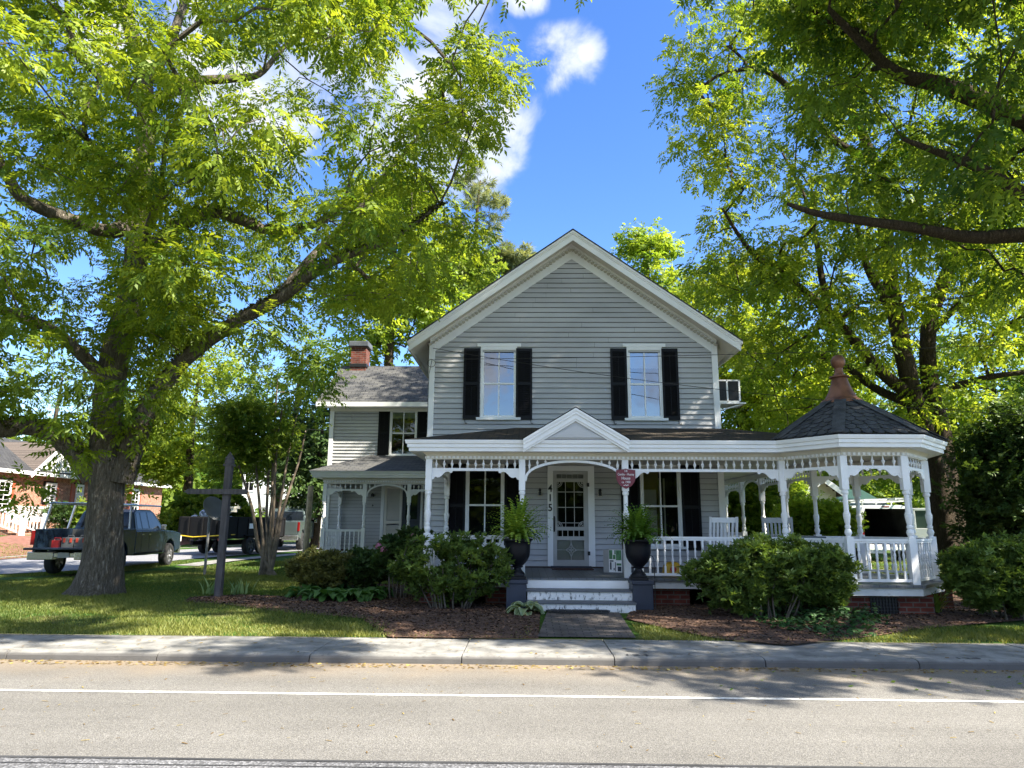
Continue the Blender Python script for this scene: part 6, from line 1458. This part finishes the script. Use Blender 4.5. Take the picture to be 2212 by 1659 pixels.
def pickup(loc, rz, lab, mat, tail_open=True, rack=True, cargo=True, rim=RIMM, tilt=0):
    t = thing('pickup_truck', lab, 'pickup truck', loc, rz); w = .97
    if tilt: t.rotation_euler = (tilt, 0, rz)
    s = MB(); pr = [(-.85, .48), (.0, .46), (1.35, .46)]+arch(1.95, .47, .46)[0:]+[(2.5, .5), (2.86, .55), (2.9, .85), (2.84, 1.12), (2.2, 1.20), (1.30, 1.24), (-.85, 1.24)]
    s.prism(pr, -w, w, lambda u, z, d: (d, u, z)); b = s.build('body', mat, t, local=True, bevel=.035)
    for sg in (-1, 1):
        s = MB(); pr = [(-.86, .50), (-.86, 1.30), (-2.78, 1.30), (-2.80, .62), (-2.5, .55)]+list(reversed([(y, z) for y, z in arch(-1.72, .46, .46)]))[::-1][::-1]
        pr = [(-.86, .50), (-.86, 1.30), (-2.78, 1.30), (-2.80, .62), (-2.35, .52)]+[(y, z) for y, z in arch(-1.75, .46, .50)]
        s.prism(pr, sg*w, sg*(w-.09), lambda u, z, d: (d, u, z)); s.build('bed_side', mat, t, local=True, bevel=.015)
    s = MB(); s.box(-w+.09, w-.09, -2.76, -.86, .72, .78); s.box(-w+.09, w-.09, -.94, -.86, .78, 1.28)
    for sg in (-1, 1): s.box(sg*(w-.09)-(.22 if sg > 0 else 0), sg*(w-.09)+(.22 if sg < 0 else 0), -2.15, -1.32, .78, 1.0)
    s.build('bed', TOOLB, t, local=True)
    cabin(t, [(-.84, 1.22), (-.70, 1.80), (-.50, 1.90), (.60, 1.90), (.85, 1.80), (1.42, 1.22)], .94, .74, 1.22, 1.9, mat, None)
    W_ = lambda z: .94+(.74-.94)*(z-1.22)/.68+.006
    for sg in (-1, 1):
        for q in ([(-.68, 1.30), (-.60, 1.76), (-.40, 1.80), (-.38, 1.30)] if True else 0, [(-.30, 1.30), (-.30, 1.80), (.12, 1.82), (.14, 1.30)], [(.24, 1.30), (.22, 1.82), (.62, 1.81), (1.20, 1.30)]):
            s = MB(); s.add([(sg*W_(z), y, z) for y, z in q], [(0, 1, 2, 3)]); s.build('side_window', VG, t, local=True)
    s = MB(); s.add([(-.78, -.815, 1.34), (.78, -.815, 1.34), (.70, -.728, 1.76), (-.70, -.728, 1.76)], [(0, 1, 2, 3)]); s.build('rear_window', VG, t, local=True)
    s = MB(); s.add([(-.84, 1.35, 1.32), (.84, 1.35, 1.32), (.70, .92, 1.78), (-.70, .92, 1.78)], [(0, 1, 2, 3)]); s.build('windscreen', VG, t, local=True)
    for x, y in ((-.86, 1.95), (.86, 1.95), (-.86, -1.75), (.86, -1.75)): wheel(t, x, y, rim=rim)
    for sg in (-1, 1):
        s = MB()
        for y in (-.40, .16, 1.30): s.box(sg*(w+.001)-.002, sg*(w+.001)+.002, y, y+.012, .56, 1.22)
        s.box(sg*(w+.002)-.004, sg*(w+.002)+.004, -.8, 1.3, .50, .56); s.build('door_seam', BLKPL, t, local=True)
    s = MB(); s.box(-w, -.28, -3.02, -2.80, .46, .68); s.box(.28, w, -3.02, -2.80, .46, .68); s.box(-.28, .28, -3.0, -2.80, .52, .66); s.build('rear_bumper', CHROME, t, local=True, bevel=.02)
    s = MB(); s.box(-.15, .15, -3.03, -3.01, .52, .66); s.build('licence_plate', RIMM, t, local=True)
    s = MB(); s.box(-.95, .95, 2.86, 2.98, .42, .70); s.build('front_bumper', CHROME, t, local=True, bevel=.03)
    for sg in (-1, 1):
        s = MB(); s.box(sg*.97-.07, sg*.97+.02, -2.82, -2.70, .86, 1.26); s.build('tail_light', TAIL, t, local=True, bevel=.01)
        s = MB(); s.box(sg*.85-.13, sg*.85+.13, 2.84, 2.92, .82, 1.02); s.build('headlight', HEADL, t, local=True, bevel=.01)
        s = MB(); s.box(sg*1.03-.08, sg*1.03+.08, 1.02, 1.14, 1.24, 1.42); s.build('wing_mirror', CHROME, t, local=True, bevel=.03)
        for y in (-.28, .24):
            s = MB(); s.box(sg*.975-.01, sg*.975+.01, y-.16, y, 1.10, 1.13); s.build('door_handle', CHROME, t, local=True)
    s = MB()
    if tail_open: s.box(-.88, .88, -3.40, -2.80, .74, .80)
    else: s.box(-.88, .88, -2.84, -2.78, .70, 1.28)
    s.build('tailgate', mat, t, local=True, bevel=.015)
    if rack:
        s = MB()
        for sg in (-1, 1):
            for y in (-2.5, -1.2): s.tube([(sg*.9, y, 1.3), (sg*.82, y+.12, 2.02)], .035, 6)
            s.tube([(sg*.82, -2.6, 2.03), (sg*.82, 1.2, 2.03)], .03, 6)
        for y in (-2.38, -1.08, .3): s.tube([(-.82, y, 2.03), (.82, y, 2.03)], .03, 6)
        s.build('ladder_rack', CHROME, t, local=True)
    return t
DKB = carpaint('dark_blue_paint', (.012, .025, .045), .2, .2); SLV = carpaint('grey_green_paint', (.10, .13, .13), .5, .3)
a = gz(105, 1243, .16); KT = .9; b = gz(367, 1213, .28)
rr = R(6); cx, cy = (-11.75, 0), 0
# left rear wheel at a: offset of that wheel in the truck frame is (-.86,-1.75)
Mz = Matrix.Rotation(rr, 2); o = Vector((a.x, a.y)) - Mz @ (Vector((-.99, -1.75))*KT)
g0 = float(gh(o.x, o.y))+.03
T1 = pickup((o.x, o.y, g0-.01), rr, 'dark blue crew-cab pickup with tailgate down and ladder rack, half hidden by the big trunk', DKB)
T1.scale = (KT, KT, KT); FR[T1.name] = Matrix.Translation((o.x, o.y, g0-.01)) @ Matrix.Rotation(rr, 4, 'Z') @ Matrix.Scale(KT, 4)
def load(nm, lab, cat, M0, f, mats, bevel=.01):
    s = MB(); f(s); o_ = s.build(nm, mats, None, bevel=bevel); o_.matrix_world = FR[T1.name] @ M0; return tag(o_, lab, cat)
load('fuel_can', 'red plastic fuel can on the pickup bed', 'fuel can', Matrix.Translation((-.46, -2.5, .785)), lambda s: (s.box(-.13, .11, -.08, .08, 0, .20), s.tube([(-.10, 0, .20), (-.10, 0, .26), (.06, 0, .26), (.08, 0, .20)], .016, 6), s.tube([(.09, 0, .19), (.15, 0, .27)], .016, 6)), REDC)
for k, x in enumerate((-.13, .22)):
    load('tool_case', 'dark grey tool case with orange latches, %s on the pickup bed' % ('left' if k == 0 else 'right'), 'tool case', Matrix.Translation((x, -2.48, .785)), lambda s: (s.box(-.16, .16, -.16, .16, 0, .28), s.box(-.165, .165, -.165, .165, .21, .24), s.box(-.12, -.06, -.18, -.16, .14, .26, 1), s.box(.06, .12, -.18, -.16, .14, .26, 1), s.tube([(-.08, 0, .28), (-.08, 0, .33), (.08, 0, .33), (.08, 0, .28)], .015, 5)), [TOOLB, ORG])
a = gz(640, 1190, .28)
pickup((-11.55, 34.6, float(gh(-11, 34))+.03), R(7), 'grey-green pickup parked ahead of the black dump trailer', SLV, tail_open=False, rack=False, rim=RIMD)
# dump trailer
t = thing('dump_trailer', 'black high-sided dump trailer with a yellow strap on the side street', 'trailer', (-11.95, 29.0, float(gh(-12, 29))+.03), -R(11)); s = MB()
s.box(-1.0, 1.0, -2.1, 2.1, .62, .72)
for sg in (-1, 1):
    s.box(sg*1.0-.03, sg*1.0+.03, -2.1, 2.1, .66, 1.42)
    for k in range(7): y = -2.07+k*.69; s.box(sg*1.03-.03, sg*1.03+.03, y-.035, y+.035, .66, 1.42)
    s.box(sg*1.0-.05, sg*1.0+.05, -2.1, 2.1, 1.38, 1.46)
s.box(-1.0, 1.0, 2.05, 2.1, .66, 1.46); s.build('tipping_box', BLKPL, t, local=True)
s = MB(); s.box(-.97, .97, -2.14, -2.09, .66, 1.42)
for x in (-.6, 0, .6): s.box(x-.03, x+.03, -2.18, -2.14, .66, 1.42)
s.build('tail_door', BLKPL, t, local=True)
s = MB(); s.beam((-.5, -2.0, .45), (-.5, 2.2, .45), .1, .14); s.beam((.5, -2, .45), (.5, 2.2, .45), .1, .14); s.beam((-.5, 2.2, .45), (0, 3.4, .45), .1, .12); s.beam((.5, 2.2, .45), (0, 3.4, .45), .1, .12); s.build('chassis', BLKPL, t, local=True)
for x in (-.98, .98):
    for y in (-.5, .4): wheel(t, x, y, .34, .22, RIMD)
    s = MB(); s.box(x-.14, x+.14, -.95, .85, .72, .76); s.build('mudguard', BLKPL, t, local=True)
s = MB(); s.tube([(-.9, -2.2, .74), (-.3, -2.22, .68), (.3, -2.22, .72), (.92, -2.2, .76), (1.06, -1.6, .78)], .022, 5); s.build('yellow_strap', paint('yellow_strap', (.6, .42, .02), .6, .1), t, local=True)
s = MB(); s.box(1.04, 1.05, -.7, -.3, 1.0, 1.2); s.build('notice', WHITE, t, local=True)
s = MB(); s.box(.75, .9, -2.2, -2.18, .56, .64); s.build('tail_light', TAIL, t, local=True)
# white van
VANW = carpaint('white_van_paint', (.70, .71, .70), .0, .35)
vx, vy = 13.4, 26.5; vz = float(gh(vx, vy))
t = thing('cargo_van', 'white work van with open rear doors and roof ladder rack behind the gazebo', 'van', (vx, vy, vz)); s = MB()
cs = [(-.98, .48), (-.99, 1.2), (-.93, 1.72), (-.84, 1.98), (-.6, 2.06), (.6, 2.06), (.84, 1.98), (.93, 1.72), (.99, 1.2), (.98, .48)]
n = len(cs); ys_ = [0, 3.6, 4.3, 5.3]; vs = []
for y, k in ((0, 1), (3.7, 1), (4.45, .60), (5.3, .42)):
    vs += [(x*(1 if k == 1 else .97), y, .48+(z-.48)*k if z > 1.2 or k == 1 else .48+(z-.48)*max(k, .8)) for x, z in cs]
s.add(vs, [(i*n+j, i*n+(j+1) % n, (i+1)*n+(j+1) % n, (i+1)*n+j) for i in range(3) for j in range(n)]+[tuple(3*n+j for j in range(n))]); s.build('body', VANW, t, local=True)
s = MB(); inn = [(x*.9, .62 if z < .5 else min(z, 1.93)) for x, z in cs]
s.add([(x, 0, z) for x, z in cs]+[(x, 0, z) for x, z in inn], [(j, (j+1) % n, n+(j+1) % n, n+j) for j in range(n)]); s.build('rear_frame', VANW, t, local=True)
s = MB(); s.add([(x, .0, z) for x, z in inn]+[(x, 3.0, z) for x, z in inn], [(j, (j+1) % n, n+(j+1) % n, n+j) for j in range(n)]+[tuple(n+j for j in range(n))]); s.build('cargo_hold', paint('van_dark_lining', (.03, .03, .032), .8, .2), t, local=True)
s = MB(); s.box(-1.0, 1.0, -.14, .0, .42, .62); s.build('rear_bumper', VANW, t, local=True, bevel=.02)
for sg, ang in ((1, R(18)), (-1, R(84))):
    M = Matrix.Translation((sg*.97, -.02, 0)) @ Matrix.Rotation(-ang if sg > 0 else -ang, 4, 'Z'); k = sg
    s = MB()
    B_ = lambda a, b, c, d_, y0=-.03, y1=.03: s.box(min(k*a, k*b), max(k*a, k*b), y0, y1, c, d_, 0, M)
    B_(0, .86, .62, 1.22); B_(0, .07, 1.22, 1.92); B_(.79, .86, 1.22, 1.92); B_(0, .86, 1.86, 1.95)
    d_ = s.build('rear_door', VANW, t, local=True, bevel=.01)
    s = MB(); s.box(min(k*.07, k*.79), max(k*.07, k*.79), -.008, .008, 1.22, 1.86, 0, M); s.build('pane', paint('green_van_glass', (.06, .09, .075), .15, .1), d_, local=True)
    s = MB()
    for cx_, cz, r_ in ((.24, 1.02, .11), (.27, .78, .13), (.62, .95, .08)):
        s.lathe([(0, -.045), (r_, -.045), (r_, -.03)], 18, M=M @ Matrix.Translation((k*cx_, 0, cz)) @ Matrix.Rotation(-math.pi/2, 4, 'X') @ Matrix.Scale(-1, 4, (0, 0, 1)), cap=False)
    s.build('door_opening', BLKPL, d_, local=True)
for x in (-.86, .86):
    for y in (1.0, 4.3): wheel(t, x, y, .36, .24)
    s = MB(); s.box(x*1.08-.05, x*1.08+.05, -.04, .02, .9, 1.3); s.build('tail_light', TAIL, t, local=True)
s = MB()
for x in (-.8, .8): s.tube([(x, -.1, 2.22), (x, 3.8, 2.22)], .028, 6)
for y in (0, 1.2, 2.4, 3.6): s.tube([(-.9, y, 2.2), (-.7, y, 2.24), (.7, y, 2.24), (.9, y, 2.2)], .028, 6); s.tube([(-.85, y, 2.0), (-.85, y, 2.22)], .02, 5); s.tube([(.85, y, 2.0), (.85, y, 2.22)], .02, 5)
s.build('ladder_rack', VANW, t, local=True)
s = MB(); s.box(-.14, .14, -.01, .0, 1.98, 2.02); s.build('brake_light', TAIL, t, local=True)
t = thing('ladder', 'white ladder lying on the roof rack of the van', 'ladder', (vx, vy, vz+2.27)); s = MB()
for x in (.15, .5): s.beam((x, -.5, 0), (x-.1, 3.6, .05), .03, .08)
for k in range(12): s.tube([(.15, -.4+k*.34, .02), (.5, -.4+k*.34, .02)], .014, 5)
s.build('rails_and_rungs', VANW, t, local=True); 
rg = np.random.default_rng(4)
for k in range(5):
    s = MB(); r0 = .09+.05*rg.random(); s.lathe([(r0*.7, 0), (r0, .03), (r0, r0*1.2), (r0*.8, r0*1.5), (0, r0*1.55)], 12)
    o_ = s.build('paint_bucket', [WHITE, CREAM, OLDW, TOOLB, WHITE][k], None, smooth=True); o_.location = (vx-.62+k*.28, vy+.3+.12*(k % 2), vz+.63)
    tag(o_, '%s tub in the open back of the van, %s' % (['white', 'cream', 'grey-white', 'dark', 'small white'][k], ['leftmost', 'second from the left', 'middle one', 'second from the right', 'rightmost'][k]), 'tub', 'tubs in the van')

# ================================================================ buildings around
# brick house, facade facing the side street (+X)
BX = -29.0
t = thing('brick_house', 'orange-red brick house with white gable and white railed porch across the side street', 'house', (BX, 45, .8))
YB = lambda x: -BX*1500/(1140-x)
zB = lambda x, y: at(x, y, YB(x)).z
y0, y1 = 33.5, YB(357); ze = 4.35
s = MB(); s.box(BX-9, BX, y0, y1, .5, ze); s.build('wall', BRICKH, t)
s = MB(); o = .5
A_ = [(BX+o, y0-o, ze), (BX+o, y1+o, ze), (BX-9-o, y1+o, ze), (BX-9-o, y0-o, ze)]; Rr = [(BX-4.5, y0+3.5, ze+2.4), (BX-4.5, y1-4.2, ze+2.4)]
s.add([(x, y, z+.02) for x, y, z in A_]+Rr, [(0, 1, 5, 4), (1, 2, 5), (2, 3, 4, 5), (3, 0, 4)]); s.build('roof', SHING, t)
s = MB()
for q, r_ in ((0, 1), (1, 2), (2, 3), (3, 0)): s.beam(Vector(A_[q])-Vector((0, 0, .1)), Vector(A_[r_])-Vector((0, 0, .1)), .06, .2)
s.box(BX, BX+o, y0-.4, y1+.4, ze-.18, ze-.14); s.build('eave', WHITE, t)
ga, gb = YB(52), YB(172); gm = (ga+gb)/2; gzt = zB(106, 958)
s = MB(); s.add([(BX+.25, ga, ze-.15), (BX+.25, gb, ze-.15), (BX+.25, gm, gzt)], [(0, 1, 2)])
for k in range(9): z = ze+k*.35; 
s.build('white_gable', paint('white_weatherboard', (.78, .79, .80), .5, .05, 1), t)
s = MB(); e = .35
s.add([(BX+.6, ga-e, ze-.3), (BX+.6, gm, gzt+.12), (BX-4, gm, gzt+.12), (BX-4, ga-e, ze-.3)], [(0, 1, 2, 3)]); s.add([(BX+.6, gb+e, ze-.3), (BX+.6, gm, gzt+.12), (BX-4, gm, gzt+.12), (BX-4, gb+e, ze-.3)], [(0, 1, 2, 3)]); s.build('gable_roof', shingle('brown_grey_shingle', (.16, .13, .11), (.12, .10, .085), (.05, .04, .035), yflip=True), t)
s = MB(); s.beam((BX+.6, ga-e, ze-.3), (BX+.6, gm, gzt+.1), .05, .2); s.beam((BX+.6, gb+e, ze-.3), (BX+.6, gm, gzt+.1), .05, .2); s.build('gable_trim', WHITE, t)
PBR = lambda u, z, d: (BX+.10+d, u, z)
SHR = paint('rust_red_shutter', (.40, .09, .045), .5, .08)
for xa, xb, ya, yb in ((99, 120, 1047, 1082), (166, 180, 1050, 1092), (290, 304, 1059, 1102), (-6, 20, 1040, 1098)):
    ua, ub = YB(xa), YB(xb); zt, zb = zB((xa+xb)/2, ya), zB((xa+xb)/2, yb)
    w_ = window(t, PBR, (ua, ub, zb, zt), 2, 3, MIDGLASS, trim=.1, rec=.085)
    for c in ((ub+.05, ub+.42) if xa != 166 else (ua-.42, ua-.05),) + (((ua-.42, ua-.05),) if xa in (290,) else ()):
        s = MB(); s.box(BX, BX+.05, c[0], c[1], zb-.05, zt+.1); s.box(BX+.05, BX+.06, c[0]+.06, c[1]-.06, zb+.1, (zb+zt)/2-.08); s.box(BX+.05, BX+.06, c[0]+.06, c[1]-.06, (zb+zt)/2+.08, zt-.05); s.build('shutter', SHR, t)
pb = 2.2; d0, d1 = 34.7, 42.4; dzf = 1.45
s = MB(); s.box(BX, BX+pb, d0, d1, .6, dzf); s.build('porch_base', BRICKH, t)
bal2 = MB(); bal2.box(-.025, .025, -.025, .025, 0, .60); BAL2 = bal2.mesh('baluster', WHITE)
pz = [(BX+pb-.1, d0+.1), (BX+pb-.1, d0+1.6), (BX+pb-.1, (d0+1.6+d1)/2), (BX+pb-.1, d1-.1), (BX+.1, d1-.1)]
for x, y in pz+[(BX+pb+1.8, d0+.1), (BX+pb+1.8, d0+1.6)]:
    zz = dzf if x < BX+pb else .75
    s = MB(); s.box(x-.09, x+.09, y-.09, y+.09, zz-.3, zz+.98); s.lathe([(.05, 0), (.11, .03), (.12, .10), (.09, .18), (0, .22)], 10, (x, y, zz+.98)); s.build('porch_post', WHITE, t)
for a, b in ((1, 2), (2, 3), (3, 4)): railing(pz[a], pz[b], t, dzf, .85, .08, .17, mbal=BAL2)
for y in (d0+.1, d0+1.6):
    s = MB(); s.beam((BX+pb, y, dzf+.85), (BX+pb+1.8, y, .75+.85), .07, .06); s.beam((BX+pb, y, dzf+.1), (BX+pb+1.8, y, .75+.15), .06, .06); rr_ = s.build('stair_rail', WHITE, t)
    for k in range(9): inst('baluster', BAL2, rr_, (BX+pb+.15+k*.19, y, dzf+.08-.07*k), 0, (1, 1, 1.2))
s = MB()
for k in range(4): s.box(BX+pb+.42*k, BX+pb+.42*(k+1), d0+.15, d0+1.55, .5, dzf-.17*(k+1)); 
s.build('steps', BRICKH, t)
s = MB(); s.box(BX-2.6, BX-1.8, y0+.6, y0+1.4, ze+.5, ze+3.2); s.build('chimney', BRICKH, t)
# white garage, white house, small porch house
LAPW = paint('white_lap_siding', (.74, .75, .74), .6, .04)
def simplehouse(name, lab, xa, xb, Y, ztop, depth, pitch, wall, roof, wins=(), base=.3, gable=True, cat='house', overhang=.3, ridge_x=False):
    x0, x1 = at(xa, 1100, Y).x, at(xb, 1100, Y).x
    t = thing(name, lab, cat, ((x0+x1)/2, Y, base)); P = lambda u, z, d: (u, Y-d, z); s = MB(); hs = [(a, b, c, d) for a, b, c, d in wins]
    m = (x0+x1)/2
    siding(s, P, x0, x1, base, ztop, step=.2, holes=hs); s.quad((x0, Y, base), (x0, Y+depth, base), (x0, Y+depth, ztop), (x0, Y, ztop)); s.quad((x1, Y, base), (x1, Y+depth, base), (x1, Y+depth, ztop), (x1, Y, ztop))
    if gable:
        zt = ztop+(x1-x0)/2*pitch; siding(s, P, x0, x1, ztop, zt, step=.2, clip=lambda z: (m-(zt-z)/pitch, m+(zt-z)/pitch)); s.build('wall', wall, t, recalc=False)
        s = MB(); o = overhang
        for sg, xx in ((-1, x0), (1, x1)): s.prism([(xx+sg*o, ztop-o*pitch), (m, zt), (m, zt+.12), (xx+sg*o, ztop-o*pitch+.12)], Y-.4, Y+depth, lambda u, z, d: (u, d, z))
        s.build('roof', roof, t)
        s = MB()
        for sg, xx in ((-1, x0), (1, x1)): s.beam((xx+sg*o, Y-.42, ztop-o*pitch), (m, Y-.42, zt), .05, .22)
        s.build('barge_board', WHITE, t)
    else:
        s.build('wall', wall, t, recalc=False); s = MB(); zt = ztop+depth/2*pitch; o = overhang
        s.add([(x0-o, Y-o, ztop), (x1+o, Y-o, ztop), (x1+o, Y+depth/2, zt), (x0-o, Y+depth/2, zt), (x0-o, Y+depth+o, ztop), (x1+o, Y+depth+o, ztop)], [(0, 1, 2, 3), (3, 2, 5, 4)]); s.build('roof', roof, t)
        s = MB(); s.box(x0-o, x1+o, Y-o-.03, Y-o, ztop-.2, ztop+.02); s.build('eave', WHITE, t)
    for w_ in wins: window(t, P, w_, 2, 1, MIDGLASS, rec=.3)
    return t, x0, x1
gx = at(405, 1100, 60).x
simplehouse('white_garage', 'low white outbuilding with a flat pale roof far across the side street', 384, 476, 60, 3.2, 6, .12, LAPW, paint('pale_roof', (.6, .6, .6), .6, .05), [(gx+1.0, gx+1.5, 1.5, 2.5)], gable=False, cat='garage')
hx = at(560, 1100, 66).x
simplehouse('white_house', 'white two-storey house half hidden by trees across the side street', 520, 612, 66, 7.2, 9, .8, LAPW, SHING, [(hx+.9, hx+1.8, 4.4, 6.0), (hx-1.6, hx-.7, 4.4, 6.0), (hx-.2, hx+.7, 1.2, 3)])
tt, p0, p1 = simplehouse('porch_house', 'small cream house front with a dark green porch roof behind the grey-green pickup', 608, 664, 58, 3.4, 6, .35, CREAM, paint('dark_green_roof', (.03, .05, .04), .7, .1), [(at(622, 1100, 58).x, at(632, 1100, 58).x, 1.4, 2.8)])
YELS = paint('pale_yellow_siding', (.60, .55, .36), .6, .05)
simplehouse('yellow_house', 'pale yellow gabled house seen through the gazebo left of the green roof', 1742, 1808, 31, 3.05, 6, .75, YELS, shingle('rust_shingle', (.16, .09, .07), (.11, .07, .06), (.05, .03, .03)))
simplehouse('shed', 'white shed with a dark green metal roof behind the van', 1815, 1905, 34, 2.5, 5, .36, LAPW, paint('green_metal_roof', (.03, .07, .055), .4, .1, s3=(6, .2, 1)), gable=False, cat='shed')
s = MB(); s.box(at(1900, 1100, 40).x, at(1985, 1100, 40).x, 40, 46, .3, 4.2); t = s.build('wall_mass', LAPW) if False else None

# ================================================================ sky, sun, camera
ELEV, AZ = R(45.6), math.atan2(.64, -.28)     # direction towards the sun: x=.74 y=-.27
sd = Vector((math.cos(ELEV)*math.sin(AZ), math.cos(ELEV)*math.cos(AZ), math.sin(ELEV)))
sun = bpy.data.lights.new('sun', 'SUN'); sun.energy = 5; sun.angle = R(.53); sun.color = (1, .93, .80)
so = bpy.data.objects.new('sun', sun); COL.objects.link(so); so.rotation_euler = sd.to_track_quat('Z', 'Y').to_euler(); so.location = (20, -5, 20)
W = bpy.data.worlds.new('World'); SC.world = W; W.use_nodes = True; nt = W.node_tree; nt.nodes.clear(); L = nt.links.new
out = nt.nodes.new('ShaderNodeOutputWorld'); bg = nt.nodes.new('ShaderNodeBackground'); bg.inputs['Strength'].default_value = .15; L(bg.outputs[0], out.inputs[0])
sky = nt.nodes.new('ShaderNodeTexSky'); sky.sky_type = 'NISHITA'; sky.sun_disc = False; sky.sun_elevation = ELEV; sky.sun_rotation = AZ; sky.altitude = 20; sky.air_density = 1.0; sky.dust_density = .3; sky.ozone_density = 2.5
hsv = nt.nodes.new('ShaderNodeHueSaturation'); hsv.inputs['Hue'].default_value = .512; hsv.inputs['Saturation'].default_value = 1.25; hsv.inputs["Value"].default_value = .69; L(sky.outputs[0], hsv.inputs['Color'])
tc = nt.nodes.new('ShaderNodeTexCoord'); nrm = nt.nodes.new('ShaderNodeVectorMath'); nrm.operation = 'NORMALIZE'; L(tc.outputs['Generated'], nrm.inputs[0])
n1 = nt.nodes.new('ShaderNodeTexNoise'); n1.inputs['Scale'].default_value = 9; n1.inputs['Detail'].default_value = 10; n1.inputs['Roughness'].default_value = .58; n1.inputs['Distortion'].default_value = .5; L(nrm.outputs[0], n1.inputs['Vector'])
nw = nt.nodes.new('ShaderNodeTexNoise'); nw.inputs['Scale'].default_value = 7; nw.inputs['Detail'].default_value = 6; L(nrm.outputs[0], nw.inputs['Vector'])
sb = nt.nodes.new('ShaderNodeVectorMath'); sb.operation = 'SUBTRACT'; sb.inputs[1].default_value = (.5, .5, .5); L(nw.outputs['Color'], sb.inputs[0])
scv = nt.nodes.new('ShaderNodeVectorMath'); scv.operation = 'SCALE'; scv.inputs['Scale'].default_value = .09; L(sb.outputs[0], scv.inputs[0])
wv = nt.nodes.new('ShaderNodeVectorMath'); wv.operation = 'ADD'; L(nrm.outputs[0], wv.inputs[0]); L(scv.outputs[0], wv.inputs[1])
prev = None
def cdir(x, y): return _ray(x, y).normalized()
for x, y, r in ((1212, 138, 84), (1255, 112, 50), (1190, 170, 50), (900, 220, 230), (820, 150, 150), (1010, 290, 150), (1110, 235, 62), (930, -10, 150), (1010, 20, 70), (850, 10, 120), (230, 40, 120), (520, 190, 190), (700, 60, 120), (2110, 430, 60), (1130, -20, 60), (-900, 300, 420), (3300, 400, 300), (300, -600, 500), ((0, -1, .75), 0, 1100), ((-.8, -.8, .6), 0, 800), ((.5, -1, .9), 0, 700), ((0, -.3, 1), 0, 500), ((-1, -.2, .7), 0, 700)):  # entries given as vectors are unseen clouds added for neutral fill light
    d = cdir(x, y) if not isinstance(x, tuple) else Vector(x).normalized(); ds = nt.nodes.new('ShaderNodeVectorMath'); ds.operation = 'DISTANCE'; L(wv.outputs[0], ds.inputs[0]); ds.inputs[1].default_value = d
    mr = nt.nodes.new('ShaderNodeMapRange'); mr.inputs['From Min'].default_value = 0; mr.inputs['From Max'].default_value = r/1500*1.0; mr.inputs['To Min'].default_value = 1; mr.inputs['To Max'].default_value = 0; L(ds.outputs['Value'], mr.inputs['Value'])
    if prev is None: prev = mr.outputs[0]
    else: mx = nt.nodes.new('ShaderNodeMath'); mx.operation = 'MAXIMUM'; L(prev, mx.inputs[0]); L(mr.outputs[0], mx.inputs[1]); prev = mx.outputs[0]
ma = nt.nodes.new('ShaderNodeMath'); ma.operation = 'MULTIPLY_ADD'; ma.inputs[1].default_value = 3.2; L(n1.outputs['Fac'], ma.inputs[0]); L(prev, ma.inputs[2])
mr = nt.nodes.new('ShaderNodeMapRange'); mr.interpolation_type = 'SMOOTHSTEP'; mr.inputs['From Min'].default_value = 1.62; mr.inputs['From Max'].default_value = 2.55; L(ma.outputs[0], mr.inputs['Value'])
gate = nt.nodes.new('ShaderNodeMapRange'); gate.inputs['From Min'].default_value = 0; gate.inputs['From Max'].default_value = .22; L(prev, gate.inputs['Value'])
mg = nt.nodes.new('ShaderNodeMath'); mg.operation = 'MULTIPLY'; L(mr.outputs[0], mg.inputs[0]); L(gate.outputs[0], mg.inputs[1])
n2 = nt.nodes.new('ShaderNodeTexNoise'); n2.inputs['Scale'].default_value = 14; n2.inputs['Detail'].default_value = 5; L(nrm.outputs[0], n2.inputs['Vector'])
cr = ramp(nt, [(.35, (1.5, 1.75, 2.3)), (.62, (2.3, 2.35, 2.45))]); L(n2.outputs['Fac'], cr.inputs['Fac'])
mx = nt.nodes.new('ShaderNodeMixRGB'); L(mg.outputs[0], mx.inputs['Fac']); L(hsv.outputs[0], mx.inputs['Color1']); L(cr.outputs[0], mx.inputs['Color2']); L(mx.outputs[0], bg.inputs['Color'])
cam = bpy.data.cameras.new('camera'); cam.sensor_width = 36; cam.lens = 1500/2212*36; cam.clip_start = .1; cam.clip_end = 2000
co_ = bpy.data.objects.new('camera', cam); COL.objects.link(co_); co_.matrix_world = Matrix.Translation((0, 0, EYE)) @ CAMM.to_4x4(); SC.camera = co_
SC.view_settings.view_transform = 'Standard'; SC.view_settings.look = 'None'; SC.view_settings.exposure = 1.78; SC.view_settings.gamma = 1
SC.cycles.max_bounces = 8; SC.cycles.transparent_max_bounces = 12; SC.cycles.diffuse_bounces = 3; SC.cycles.glossy_bounces = 3; SC.cycles.transmission_bounces = 4; SC.cycles.use_denoising = True; SC.cycles.sample_clamp_indirect = 8
bpy.context.view_layer.update()
